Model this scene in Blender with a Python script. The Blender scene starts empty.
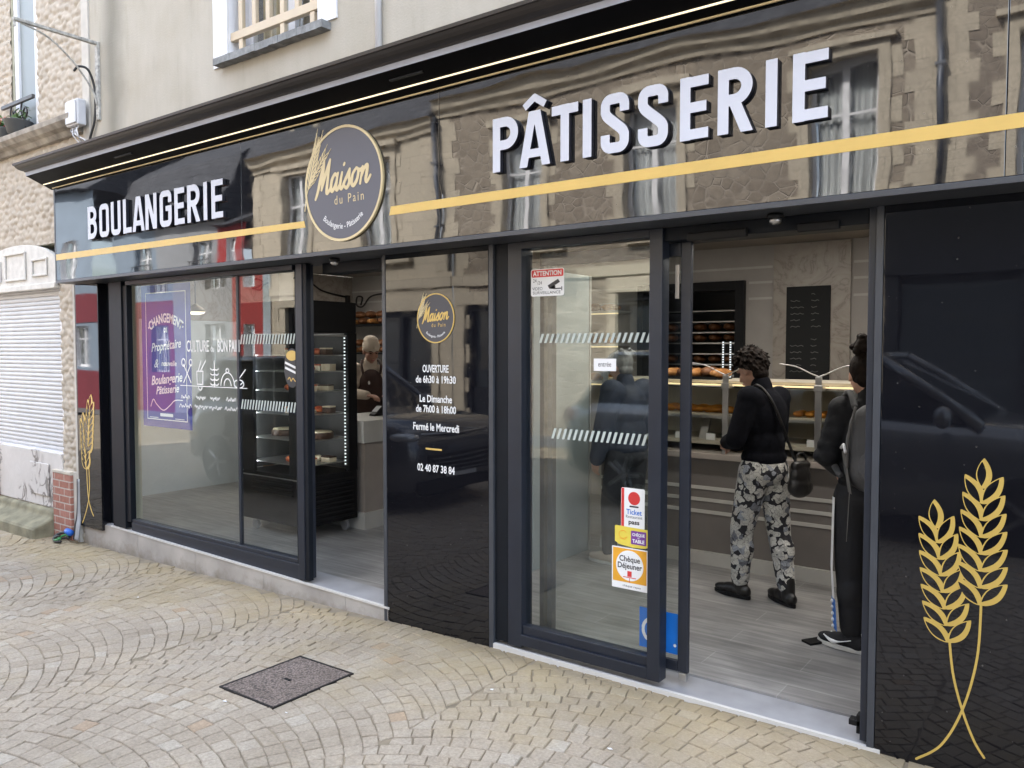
import bpy, bmesh, math, random
import numpy as np
from mathutils import Vector, Matrix, Euler
random.seed(7)
R = math.radians
SC = bpy.context.scene
COL = SC.collection
PI = math.pi

# ------------------------------------------------------------------ materials
def newmat(name):
    m = bpy.data.materials.new(name); m.use_nodes = True
    nt = m.node_tree
    return m, nt, nt.nodes['Principled BSDF']

def N(nt, t, **kw):
    n = nt.nodes.new(t)
    for k, v in kw.items():
        if k.startswith('i_'):
            key = k[2:]
            key = int(key) if key.isdigit() else key.replace('_', ' ')
            n.inputs[key].default_value = v
        else:
            setattr(n, k, v)
    return n

def L(nt, a, b): nt.links.new(a, b)

def ramp(nt, fac, stops):
    r = nt.nodes.new('ShaderNodeValToRGB')
    e = r.color_ramp.elements
    while len(e) > 1: e.remove(e[-1])
    e[0].position = stops[0][0]; e[0].color = (*stops[0][1], 1)
    for p, c in stops[1:]:
        x = e.new(p); x.color = (*c, 1)
    L(nt, fac, r.inputs[0])
    return r.outputs[0]

def coords(nt, scale=(1, 1, 1)):
    tc = N(nt, 'ShaderNodeTexCoord'); mp = N(nt, 'ShaderNodeMapping')
    mp.inputs['Scale'].default_value = scale
    L(nt, tc.outputs['Object'], mp.inputs[0])
    return mp.outputs[0]

def pbr(name, col, rough=.5, metal=0, ior=1.5, vary=.12, nscale=6, bump=0, bscale=60, coat=0, stretch=(1, 1, 1), rvary=.08):
    m, nt, b = newmat(name)
    b.inputs['Metallic'].default_value = metal
    b.inputs['IOR'].default_value = ior
    b.inputs['Coat Weight'].default_value = coat
    v = coords(nt, stretch)
    no = N(nt, 'ShaderNodeTexNoise', i_Scale=nscale, i_Detail=5.0)
    L(nt, v, no.inputs['Vector'])
    lo = tuple(max(0, c*(1-vary)) for c in col); hi = tuple(min(1, c*(1+vary)) for c in col)
    L(nt, ramp(nt, no.outputs[0], [(.3, lo), (.7, hi)]), b.inputs['Base Color'])
    mr = N(nt, 'ShaderNodeMapRange'); mr.inputs[3].default_value = max(0, rough-rvary); mr.inputs[4].default_value = min(1, rough+rvary)
    L(nt, no.outputs[0], mr.inputs[0]); L(nt, mr.outputs[0], b.inputs['Roughness'])
    if bump:
        n2 = N(nt, 'ShaderNodeTexNoise', i_Scale=bscale, i_Detail=6.0)
        L(nt, v, n2.inputs['Vector'])
        bp = N(nt, 'ShaderNodeBump', i_Strength=1.0, i_Distance=bump)
        L(nt, n2.outputs[0], bp.inputs['Height']); L(nt, bp.outputs[0], b.inputs['Normal'])
    return m

def emis(name, col, s):
    m, nt, b = newmat(name)
    b.inputs['Base Color'].default_value = (*col, 1)
    b.inputs['Emission Color'].default_value = (*col, 1)
    b.inputs['Emission Strength'].default_value = s
    return m

def glassmat(name, tint=(1, 1, 1), f0=.042, wave=0.0):
    """clear pane: transparent plus a mirror share by Schlick, the same from both faces"""
    m = bpy.data.materials.new(name); m.use_nodes = True
    nt = m.node_tree; nt.nodes.clear()
    o = N(nt, 'ShaderNodeOutputMaterial'); mx = N(nt, 'ShaderNodeMixShader')
    t = N(nt, 'ShaderNodeBsdfTransparent'); t.inputs[0].default_value = (*tint, 1)
    g = N(nt, 'ShaderNodeBsdfGlossy'); g.inputs['Roughness'].default_value = 0.0
    ge = N(nt, 'ShaderNodeNewGeometry'); dt = N(nt, 'ShaderNodeVectorMath', operation='DOT_PRODUCT')
    L(nt, ge.outputs['Normal'], dt.inputs[0]); L(nt, ge.outputs['Incoming'], dt.inputs[1])
    ab = N(nt, 'ShaderNodeMath', operation='ABSOLUTE'); L(nt, dt.outputs['Value'], ab.inputs[0])
    om = N(nt, 'ShaderNodeMath', operation='SUBTRACT'); om.inputs[0].default_value = 1.0; L(nt, ab.outputs[0], om.inputs[1])
    pw = N(nt, 'ShaderNodeMath', operation='POWER'); L(nt, om.outputs[0], pw.inputs[0]); pw.inputs[1].default_value = 5.0
    ma = N(nt, 'ShaderNodeMath', operation='MULTIPLY_ADD', use_clamp=True); L(nt, pw.outputs[0], ma.inputs[0]); ma.inputs[1].default_value = 1-f0; ma.inputs[2].default_value = f0
    if wave:
        v = coords(nt, (1, 1, .6)); no = N(nt, 'ShaderNodeTexNoise', i_Scale=1.3, i_Detail=1.0)
        L(nt, v, no.inputs['Vector'])
        bp = N(nt, 'ShaderNodeBump', i_Strength=1.0, i_Distance=wave); L(nt, no.outputs[0], bp.inputs['Height'])
        L(nt, bp.outputs[0], g.inputs['Normal'])
    L(nt, ma.outputs[0], mx.inputs[0])
    L(nt, t.outputs[0], mx.inputs[1]); L(nt, g.outputs[0], mx.inputs[2]); L(nt, mx.outputs[0], o.inputs[0])
    return m

def glossblack(name, col=(.006, .006, .008), ior=1.7, wave=.004, wscale=1.6):
    m, nt, b = newmat(name)
    b.inputs['Base Color'].default_value = (*col, 1)
    b.inputs['IOR'].default_value = ior
    v = coords(nt, (.7, 1, 1.6))
    no = N(nt, 'ShaderNodeTexNoise', i_Scale=wscale, i_Detail=1.5)
    L(nt, v, no.inputs['Vector'])
    bp = N(nt, 'ShaderNodeBump', i_Strength=1.0, i_Distance=wave)
    L(nt, no.outputs[0], bp.inputs['Height']); L(nt, bp.outputs[0], b.inputs['Normal'])
    d = N(nt, 'ShaderNodeTexNoise', i_Scale=14.0, i_Detail=8.0); L(nt, coords(nt), d.inputs['Vector'])
    mr = N(nt, 'ShaderNodeMapRange'); mr.inputs[1].default_value = .35; mr.inputs[2].default_value = .8
    mr.inputs[3].default_value = .01; mr.inputs[4].default_value = .06
    L(nt, d.outputs[0], mr.inputs[0]); L(nt, mr.outputs[0], b.inputs['Roughness'])
    sv = N(nt, 'ShaderNodeTexVoronoi', feature='F1', i_Scale=26.0); L(nt, coords(nt), sv.inputs['Vector'])
    sx = N(nt, 'ShaderNodeSeparateXYZ'); L(nt, sv.outputs['Color'], sx.inputs[0])
    th = N(nt, 'ShaderNodeMath', operation='MULTIPLY'); L(nt, sx.outputs[0], th.inputs[0]); th.inputs[1].default_value = .075
    lt = N(nt, 'ShaderNodeMath', operation='LESS_THAN'); L(nt, sv.outputs['Distance'], lt.inputs[0]); L(nt, th.outputs[0], lt.inputs[1])
    bx = N(nt, 'ShaderNodeMixRGB'); L(nt, lt.outputs[0], bx.inputs[0]); bx.inputs[1].default_value = (*col, 1); bx.inputs[2].default_value = (.10, .095, .085, 1)
    L(nt, bx.outputs[0], b.inputs['Base Color'])
    return m

M = {}
M['gloss'] = glossblack('gloss_black_fascia', ior=1.85, wave=.0042, wscale=1.3)
M['gloss_panel'] = glossblack('gloss_black_panel', ior=1.55, wave=.0022, wscale=1.3)
M['anth'] = pbr('anthracite_aluminium', (.012, .0155, .025), .42, 0, 1.5, .1, 9, rvary=.06)
M['anth_dark'] = pbr('black_aluminium', (.006, .008, .012), .5, ior=1.3)
M['rail'] = pbr('grey_rail_metal', (.045, .049, .058), .4, vary=.08)
M['cornice'] = pbr('cornice_brown_black', (.021, .017, .0165), .45, vary=.25, nscale=3, bump=.0008, bscale=40, stretch=(.3, 1, 1))
M['lip'] = pbr('cornice_grey_lip', (.33, .35, .42), .4)
M['soffit'] = pbr('soffit_black', (.003, .003, .004), .5, ior=1.15)
M['led'] = emis('led_warm', (1, .86, .6), .22)
M['led_cold'] = emis('led_cold', (.9, .97, 1), .2)
M['led_shelf'] = emis('led_shelf', (1, .78, .42), .17)
M['gold'] = pbr('gold_vinyl', (.64, .43, .12), .38, 0, vary=.05)
M['gold_deep'] = pbr('gold_vinyl_deep', (.49, .335, .08), .4, 0, vary=.05)
M['brass'] = pbr('brass_trim', (.5, .36, .17), .35, .6, vary=.05)
M['pale_gold'] = pbr('pale_gold_line', (.62, .5, .28), .4, vary=.05)
M['white'] = pbr('white_lacquer', (.57, .585, .655), .35, vary=.02)
M['letter_side'] = pbr('letter_side_black', (.012, .013, .022), .4)
M['vinyl_white'] = pbr('white_vinyl', (.78, .78, .78), .5, vary=.02)
M['disc'] = pbr('disc_grey', (.095, .093, .112), .5, vary=.06, nscale=2)
M['disc_dark'] = pbr('disc_grey_dark', (.06, .058, .068), .5, vary=.06, nscale=2)
M['glass'] = glassmat('window_glass', (.955, .975, .97), .044, .0006)
M['glass_in'] = glassmat('display_glass', (.98, .99, .985), .035)
M['glass_house'] = glossblack('house_window_glass', (.02, .025, .03), 1.7, .003, 2)
M['nosing'] = pbr('white_nosing', (.58, .56, .53), .4, vary=.05)
M['steel'] = pbr('brushed_steel', (.45, .44, .43), .35, .9, vary=.08)
M['white_paint'] = pbr('white_window_paint', (.74, .74, .76), .45, vary=.05)
M['taupe'] = pbr('taupe_panel', (.165, .15, .14), .5, vary=.06)
M['taupe_light'] = pbr('taupe_light', (.34, .30, .27), .5, vary=.06)
M['plinth'] = pbr('plinth_white', (.5, .49, .46), .5, vary=.06)
M['wall_in'] = pbr('interior_wall_beige', (.36, .335, .31), .7, vary=.05)
M['wall_white'] = pbr('interior_wall_white', (.62, .66, .68), .6, vary=.03)
M['ceiling'] = pbr('ceiling_beige', (.3, .26, .22), .8, vary=.05)
M['black_plastic'] = pbr('black_plastic', (.009, .009, .010), .5, vary=.2, ior=1.3)
M['chalk'] = pbr('chalkboard', (.006, .0065, .007), .75, vary=.3)
M['chalk_ink'] = pbr('chalk_ink', (.14, .14, .135), .8)
M['black_iron'] = pbr('black_iron', (.012, .01, .01), .5)
M['grey_dark'] = pbr('grey_dark', (.06, .06, .06), .5)
M['concrete_sill'] = pbr('cement_sill', (.23, .235, .235), .85, vary=.3, nscale=20, bump=.003, bscale=50)
M['cable_black'] = pbr('cable_black', (.02, .02, .02), .5)
M['cable_blue'] = pbr('cable_blue', (.02, .12, .5), .5)
M['cable_grey'] = pbr('cable_grey', (.3, .3, .31), .5)
M['cable_green'] = pbr('cable_green', (.05, .25, .08), .5)
M['box_grey'] = pbr('electric_box_grey', (.6, .6, .62), .5, vary=.06)
M['bracket'] = pbr('bracket_worn_paint', (.4, .39, .36), .6, vary=.4, nscale=30)
M['red'] = pbr('red_vinyl', (.62, .04, .04), .45)
M['orange'] = pbr('orange_vinyl', (.75, .36, .03), .45)
M['yellow'] = pbr('yellow_vinyl', (.72, .58, .08), .45)
M['purple'] = pbr('purple_vinyl', (.18, .05, .28), .45)
M['blue'] = pbr('blue_vinyl', (.01, .16, .6), .45)
M['ink'] = pbr('dark_ink', (.03, .03, .035), .5)
M['poster'] = pbr('poster_blue', (.025, .035, .25), .5, vary=.06)
M['wood'] = pbr('wood_plank', (.32, .19, .1), .6, vary=.25, nscale=4, stretch=(8, 8, .6))
M['green_sign'] = pbr('green_sign', (.02, .3, .08), .45)

# plaster wall with rain streaks and grime of its own
def plaster():
    m, nt, b = newmat('old_plaster')
    b.inputs['Roughness'].default_value = .92
    v1 = coords(nt, (5, 1, .9)); n1 = N(nt, 'ShaderNodeTexNoise', i_Scale=1.2, i_Detail=7.0, i_Roughness=.65); L(nt, v1, n1.inputs['Vector'])
    v2 = coords(nt); n2 = N(nt, 'ShaderNodeTexNoise', i_Scale=2.0, i_Detail=8.0); L(nt, v2, n2.inputs['Vector'])
    n3 = N(nt, 'ShaderNodeTexNoise', i_Scale=70.0, i_Detail=4.0); L(nt, v2, n3.inputs['Vector'])
    c1 = ramp(nt, n1.outputs[0], [(.25, (.37, .34, .285)), (.42, (.435, .402, .342)), (.7, (.475, .44, .378))])
    c2 = ramp(nt, n2.outputs[0], [(.3, (.84, .82, .77)), (.6, (1, 1, 1))])
    mx = N(nt, 'ShaderNodeMixRGB', blend_type='MULTIPLY', i_Fac=.8); L(nt, c1, mx.inputs[1]); L(nt, c2, mx.inputs[2])
    # dark rain stain running down beside the corner of the house
    sp = N(nt, 'ShaderNodeSeparateXYZ'); L(nt, v2, sp.inputs[0])
    wv = N(nt, 'ShaderNodeMath', operation='MULTIPLY_ADD'); L(nt, n2.outputs[0], wv.inputs[0]); wv.inputs[1].default_value = .25
    L(nt, sp.outputs[0], wv.inputs[2])
    d = N(nt, 'ShaderNodeMath', operation='ADD'); L(nt, wv.outputs[0], d.inputs[0]); d.inputs[1].default_value = 6.68 - .12
    ab = N(nt, 'ShaderNodeMath', operation='ABSOLUTE'); L(nt, d.outputs[0], ab.inputs[0])
    mr = N(nt, 'ShaderNodeMapRange'); mr.inputs[1].default_value = .02; mr.inputs[2].default_value = .22; mr.inputs[3].default_value = .8; mr.inputs[4].default_value = 0
    L(nt, ab.outputs[0], mr.inputs[0])
    m2 = N(nt, 'ShaderNodeMixRGB', blend_type='MIX'); L(nt, mr.outputs[0], m2.inputs[0]); L(nt, mx.outputs[0], m2.inputs[1]); m2.inputs[2].default_value = (.19, .18, .145, 1)
    L(nt, m2.outputs[0], b.inputs['Base Color'])
    bp = N(nt, 'ShaderNodeBump', i_Strength=1.0, i_Distance=.002); L(nt, n3.outputs[0], bp.inputs['Height']); L(nt, bp.outputs[0], b.inputs['Normal'])
    return m
M['plaster'] = plaster()

def tinted(name, stops, rough=.85, bump=.002, bscale=90, attr='tint', nmix=.35, nscale=30):
    m, nt, b = newmat(name)
    b.inputs['Roughness'].default_value = rough
    a = N(nt, 'ShaderNodeAttribute', attribute_name=attr)
    v = coords(nt)
    n = N(nt, 'ShaderNodeTexNoise', i_Scale=nscale, i_Detail=8.0, i_Roughness=.7); L(nt, v, n.inputs['Vector'])
    c = ramp(nt, a.outputs['Fac'], stops)
    c2 = ramp(nt, n.outputs[0], [(.25, (.62, .62, .62)), (.75, (1.25, 1.25, 1.25))])
    mx = N(nt, 'ShaderNodeMixRGB', blend_type='MULTIPLY', i_Fac=nmix*2); L(nt, c, mx.inputs[1]); L(nt, c2, mx.inputs[2])
    out = mx.outputs[0]
    n2 = N(nt, 'ShaderNodeTexNoise', i_Scale=bscale, i_Detail=5.0); L(nt, v, n2.inputs['Vector'])
    bp = N(nt, 'ShaderNodeBump', i_Strength=1.0, i_Distance=bump); L(nt, n2.outputs[0], bp.inputs['Height']); L(nt, bp.outputs[0], b.inputs['Normal'])
    L(nt, out, b.inputs['Base Color'])
    return m, nt, b, mx, v

def cobble():
    m, nt, b, mx, v = tinted('granite_setts', [(0, (.335, .275, .208)), (.35, (.375, .312, .24)), (.7, (.405, .342, .268)), (.9, (.445, .39, .32)), (1, (.39, .29, .20))], bump=.004, bscale=120, nscale=75, nmix=.5)
    # moss and lichen that grows near the shopfront
    sp = N(nt, 'ShaderNodeSeparateXYZ'); L(nt, v, sp.inputs[0])
    n = N(nt, 'ShaderNodeTexNoise', i_Scale=1.6, i_Detail=7.0, i_Roughness=.65); L(nt, v, n.inputs['Vector'])
    a = N(nt, 'ShaderNodeMapRange'); a.inputs[1].default_value = -1.15; a.inputs[2].default_value = -.05; a.inputs[3].default_value = -.06; a.inputs[4].default_value = .3
    L(nt, sp.outputs[1], a.inputs[0])
    ad = N(nt, 'ShaderNodeMath', operation='ADD'); L(nt, a.outputs[0], ad.inputs[0]); L(nt, n.outputs[0], ad.inputs[1])
    f = N(nt, 'ShaderNodeMapRange'); f.inputs[1].default_value = .52; f.inputs[2].default_value = .85; f.inputs[3].default_value = 0; f.inputs[4].default_value = .7
    L(nt, ad.outputs[0], f.inputs[0])
    mm = N(nt, 'ShaderNodeMixRGB'); L(nt, f.outputs[0], mm.inputs[0]); L(nt, mx.outputs[0], mm.inputs[1]); mm.inputs[2].default_value = (.355, .275, .145, 1)
    gm = N(nt, 'ShaderNodeTexVoronoi', feature='F1', i_Scale=2.7); L(nt, v, gm.inputs['Vector'])
    gs = N(nt, 'ShaderNodeTexNoise', i_Scale=60.0); L(nt, v, gs.inputs['Vector'])
    ga = N(nt, 'ShaderNodeMath', operation='MULTIPLY_ADD'); L(nt, gs.outputs[0], ga.inputs[0]); ga.inputs[1].default_value = .03; L(nt, gm.outputs['Distance'], ga.inputs[2])
    gf = N(nt, 'ShaderNodeMapRange'); gf.inputs[1].default_value = .045; gf.inputs[2].default_value = .06; gf.inputs[3].default_value = .55; gf.inputs[4].default_value = 0; L(nt, ga.outputs[0], gf.inputs[0])
    sx = N(nt, 'ShaderNodeSeparateXYZ'); L(nt, gm.outputs['Color'], sx.inputs[0])
    gc = ramp(nt, sx.outputs[0], [(.0, (.12, .11, .10)), (.55, (.16, .15, .13)), (.6, (.55, .53, .49)), (1, (.5, .48, .44))])
    m3 = N(nt, 'ShaderNodeMixRGB'); L(nt, gf.outputs[0], m3.inputs[0]); L(nt, mm.outputs[0], m3.inputs[1]); L(nt, gc, m3.inputs[2])
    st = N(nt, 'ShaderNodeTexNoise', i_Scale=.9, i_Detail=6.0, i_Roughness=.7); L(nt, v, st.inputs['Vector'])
    sc_ = ramp(nt, st.outputs[0], [(.32, (.80, .79, .77)), (.5, (1, 1, 1)), (.68, (1.07, 1.04, .97))])
    m4 = N(nt, 'ShaderNodeMixRGB', blend_type='MULTIPLY', i_Fac=1); L(nt, m3.outputs[0], m4.inputs[1]); L(nt, sc_, m4.inputs[2])
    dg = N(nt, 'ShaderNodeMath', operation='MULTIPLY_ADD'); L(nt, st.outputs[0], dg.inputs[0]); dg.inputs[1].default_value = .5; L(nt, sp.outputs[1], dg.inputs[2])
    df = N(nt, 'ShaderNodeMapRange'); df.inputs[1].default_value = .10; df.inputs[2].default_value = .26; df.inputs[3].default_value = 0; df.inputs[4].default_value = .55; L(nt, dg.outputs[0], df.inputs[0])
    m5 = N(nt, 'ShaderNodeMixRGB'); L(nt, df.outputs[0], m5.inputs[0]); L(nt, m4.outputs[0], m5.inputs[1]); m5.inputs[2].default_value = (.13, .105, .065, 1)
    L(nt, m5.outputs[0], b.inputs['Base Color'])
    return m
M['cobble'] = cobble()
M['joint'] = pbr('sett_joint_sand', (.25, .205, .145), .95, vary=.35, nscale=5, bump=.003, bscale=120)
M['asphalt'] = pbr('asphalt', (.05, .05, .05), .9, vary=.2, nscale=40, bump=.003, bscale=300)

def brickmat(name, c1, c2, mortar, scale, w, h, msize=.012, bump=.004, rot=True):
    m, nt, b = newmat(name); b.inputs['Roughness'].default_value = .85
    tc = N(nt, 'ShaderNodeTexCoord'); sp = N(nt, 'ShaderNodeSeparateXYZ'); cb = N(nt, 'ShaderNodeCombineXYZ')
    L(nt, tc.outputs['Object'], sp.inputs[0])
    ad = N(nt, 'ShaderNodeMath', operation='ADD'); L(nt, sp.outputs[0], ad.inputs[0]); L(nt, sp.outputs[1], ad.inputs[1])
    L(nt, ad.outputs[0], cb.inputs[0]); L(nt, sp.outputs[2], cb.inputs[1])
    br = N(nt, 'ShaderNodeTexBrick'); L(nt, cb.outputs[0], br.inputs['Vector'])
    br.inputs['Color1'].default_value = (*c1, 1); br.inputs['Color2'].default_value = (*c2, 1); br.inputs['Mortar'].default_value = (*mortar, 1)
    br.inputs['Scale'].default_value = scale; br.inputs['Brick Width'].default_value = w; br.inputs['Row Height'].default_value = h; br.inputs['Mortar Size'].default_value = msize
    n = N(nt, 'ShaderNodeTexNoise', i_Scale=30.0, i_Detail=6.0); L(nt, tc.outputs['Object'], n.inputs['Vector'])
    c = ramp(nt, n.outputs[0], [(.3, (.7, .7, .7)), (.7, (1.1, 1.1, 1.1))])
    mx = N(nt, 'ShaderNodeMixRGB', blend_type='MULTIPLY', i_Fac=.8); L(nt, br.outputs[0], mx.inputs[1]); L(nt, c, mx.inputs[2]); L(nt, mx.outputs[0], b.inputs['Base Color'])
    bp = N(nt, 'ShaderNodeBump', i_Strength=1.0, i_Distance=bump, invert=True); L(nt, br.outputs['Fac'], bp.inputs['Height']); L(nt, bp.outputs[0], b.inputs['Normal'])
    return m
M['brick'] = brickmat('red_brick_painted_joints', (.33, .14, .10), (.39, .18, .135), (.5, .43, .38), 1, .19, .068, .006)
M['coping'] = pbr('pier_cream', (.55, .5, .42), .9)

def rubble(name, dark, light, mortar, scale):
    m, nt, b = newmat(name); b.inputs['Roughness'].default_value = .9
    v = coords(nt, (1, 1, 1.35))
    vo = N(nt, 'ShaderNodeTexVoronoi', feature='DISTANCE_TO_EDGE', i_Scale=scale); L(nt, v, vo.inputs['Vector'])
    vc = N(nt, 'ShaderNodeTexVoronoi', feature='F1', i_Scale=scale); L(nt, v, vc.inputs['Vector'])
    sx = N(nt, 'ShaderNodeSeparateXYZ'); L(nt, vc.outputs['Color'], sx.inputs[0])
    c = ramp(nt, sx.outputs[0], [(0, dark), (1, light)])
    n = N(nt, 'ShaderNodeTexNoise', i_Scale=12.0, i_Detail=6.0); L(nt, v, n.inputs['Vector'])
    cn = ramp(nt, n.outputs[0], [(.3, (.7, .7, .7)), (.7, (1.1, 1.1, 1.1))])
    m0 = N(nt, 'ShaderNodeMixRGB', blend_type='MULTIPLY', i_Fac=.9); L(nt, c, m0.inputs[1]); L(nt, cn, m0.inputs[2])
    f = N(nt, 'ShaderNodeMapRange'); f.inputs[1].default_value = .03; f.inputs[2].default_value = .07; L(nt, vo.outputs['Distance'], f.inputs[0])
    mx = N(nt, 'ShaderNodeMixRGB'); L(nt, f.outputs[0], mx.inputs[0]); mx.inputs[1].default_value = (*mortar, 1); L(nt, m0.outputs[0], mx.inputs[2])
    L(nt, mx.outputs[0], b.inputs['Base Color'])
    bp = N(nt, 'ShaderNodeBump', i_Strength=1.0, i_Distance=.02); L(nt, f.outputs[0], bp.inputs['Height']); L(nt, bp.outputs[0], b.inputs['Normal'])
    return m
M['rubble'] = rubble('rubble_stone', (.235, .195, .15), (.33, .28, .22), (.4, .345, .28), 4.2)
M['rubble2'] = rubble('rubble_stone_brown', (.21, .175, .14), (.29, .245, .195), (.34, .29, .235), 5.5)
M['ashlar'] = brickmat('dressed_limestone', (.52, .455, .355), (.47, .415, .325), (.42, .37, .29), 1, .6, .32, .006, .003)
M['slate'] = brickmat('roof_slate', (.05, .052, .06), (.075, .078, .088), (.02, .02, .024), 1, .22, .14, .006, .01)
M['render_grey'] = pbr('grey_render', (.26, .27, .285), .85, vary=.08, nscale=2)
M['render_blue'] = pbr('blue_grey_render', (.2, .25, .31), .85, vary=.08, nscale=2)
M['jacket_navy'] = pbr('jacket_navy', (.026, .033, .055), .7, vary=.25, nscale=8, bump=.014, bscale=10, ior=1.4)
M['red_dark'] = pbr('dark_red_paint', (.17, .018, .028), .7, vary=.08, nscale=2)
M['render_red'] = pbr('red_render', (.31, .032, .03), .8, vary=.08, nscale=2)
M['zinc'] = pbr('zinc_pipe', (.09, .1, .12), .45, .5, vary=.1)
M['curtain'] = pbr('net_curtain', (.55, .56, .57), .9, vary=.4, nscale=3, stretch=(14, 14, .3))
M['curtain_yel'] = pbr('warm_curtain', (.5, .42, .28), .9, vary=.3, nscale=3, stretch=(12, 12, .3))
M['cream'] = pbr('cream_lacquer_wood', (.55, .45, .32), .5, vary=.06)
M['shutter'] = pbr('white_shutter', (.56, .56, .565), .45, vary=.06)
M['white_old'] = pbr('old_white_moulding', (.62, .6, .56), .7, vary=.12, nscale=14, bump=.001)
M['stone_ledge'] = pbr('weathered_ledge', (.3, .27, .23), .9, vary=.45, nscale=7, bump=.004, bscale=30)
M['stone_step'] = pbr('mossy_step', (.23, .21, .14), .95, vary=.4, nscale=6, bump=.004, bscale=60)
M['cream_edge'] = pbr('cream_corner_band', (.52, .49, .44), .85, vary=.12)
M['cream_wall'] = pbr('cream_jamb', (.58, .55, .42), .8, vary=.06)

def flaking():
    m, nt, b = newmat('flaking_paint'); b.inputs['Roughness'].default_value = .8
    v = coords(nt, (1, 1, .7))
    n0 = N(nt, 'ShaderNodeTexNoise', i_Scale=2.2, i_Detail=2.0); L(nt, v, n0.inputs['Vector'])
    n1 = N(nt, 'ShaderNodeTexNoise', i_Scale=5.0, i_Detail=6.0, i_Distortion=2.5); L(nt, v, n1.inputs['Vector'])
    sb = N(nt, 'ShaderNodeMath', operation='SUBTRACT'); L(nt, n1.outputs[0], sb.inputs[0]); sb.inputs[1].default_value = .5
    ab = N(nt, 'ShaderNodeMath', operation='ABSOLUTE'); L(nt, sb.outputs[0], ab.inputs[0])
    k = N(nt, 'ShaderNodeMapRange'); k.inputs[1].default_value = .35; k.inputs[2].default_value = .62; k.inputs[3].default_value = .2; k.inputs[4].default_value = -.03; L(nt, n0.outputs[0], k.inputs[0])
    f = N(nt, 'ShaderNodeMath', operation='ADD'); L(nt, ab.outputs[0], f.inputs[0]); L(nt, k.outputs[0], f.inputs[1])
    c = ramp(nt, f.outputs[0], [(.0, (.2, .18, .165)), (.045, (.33, .3, .28)), (.07, (.58, .55, .52)), (.6, (.66, .63, .61))])
    L(nt, c, b.inputs['Base Color'])
    bp = N(nt, 'ShaderNodeBump', i_Strength=1.0, i_Distance=.004); L(nt, f.outputs[0], bp.inputs['Height']); L(nt, bp.outputs[0], b.inputs['Normal'])
    return m
M['flaking'] = flaking()

def plankfloor():
    m, nt, b = newmat('grey_plank_tiles')
    v = coords(nt)
    br = N(nt, 'ShaderNodeTexBrick', offset=.37); L(nt, v, br.inputs['Vector'])
    br.inputs['Color1'].default_value = (.28, .27, .26, 1); br.inputs['Color2'].default_value = (.34, .33, .32, 1); br.inputs['Mortar'].default_value = (.4, .39, .38, 1)
    br.inputs['Scale'].default_value = 1; br.inputs['Brick Width'].default_value = 1.2; br.inputs['Row Height'].default_value = .2; br.inputs['Mortar Size'].default_value = .003
    vs = coords(nt, (1.2, 14, 1)); n = N(nt, 'ShaderNodeTexNoise', i_Scale=2.0, i_Detail=8.0, i_Roughness=.6); L(nt, vs, n.inputs['Vector'])
    n2 = N(nt, 'ShaderNodeTexNoise', i_Scale=3.0, i_Detail=6.0); L(nt, v, n2.inputs['Vector'])
    c = ramp(nt, n.outputs[0], [(.3, (.6, .6, .6)), (.7, (1.15, 1.14, 1.12))])
    c2 = ramp(nt, n2.outputs[0], [(.35, (.75, .75, .75)), (.6, (1.05, 1.05, 1.05))])
    mx = N(nt, 'ShaderNodeMixRGB', blend_type='MULTIPLY', i_Fac=1); L(nt, br.outputs[0], mx.inputs[1]); L(nt, c, mx.inputs[2])
    m2 = N(nt, 'ShaderNodeMixRGB', blend_type='MULTIPLY', i_Fac=1); L(nt, mx.outputs[0], m2.inputs[1]); L(nt, c2, m2.inputs[2])
    L(nt, m2.outputs[0], b.inputs['Base Color'])
    mr = N(nt, 'ShaderNodeMapRange'); mr.inputs[3].default_value = .25; mr.inputs[4].default_value = .5; L(nt, n2.outputs[0], mr.inputs[0]); L(nt, mr.outputs[0], b.inputs['Roughness'])
    return m
M['floor'] = plankfloor()
M['display_cream'] = pbr('display_cream', (.46, .42, .34), .45, vary=.06)

def marble():
    m, nt, b = newmat('beige_marble'); b.inputs['Roughness'].default_value = .35
    v = coords(nt)
    n = N(nt, 'ShaderNodeTexNoise', i_Scale=3.2, i_Detail=9.0, i_Roughness=.6, i_Distortion=1.6); L(nt, v, n.inputs['Vector'])
    s = N(nt, 'ShaderNodeMath', operation='SUBTRACT'); L(nt, n.outputs[0], s.inputs[0]); s.inputs[1].default_value = .5
    a = N(nt, 'ShaderNodeMath', operation='ABSOLUTE'); L(nt, s.outputs[0], a.inputs[0])
    L(nt, ramp(nt, a.outputs[0], [(0, (.24, .205, .175)), (.02, (.33, .29, .25)), (.12, (.38, .34, .295))]), b.inputs['Base Color'])
    return m
M['marble'] = marble()

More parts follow.
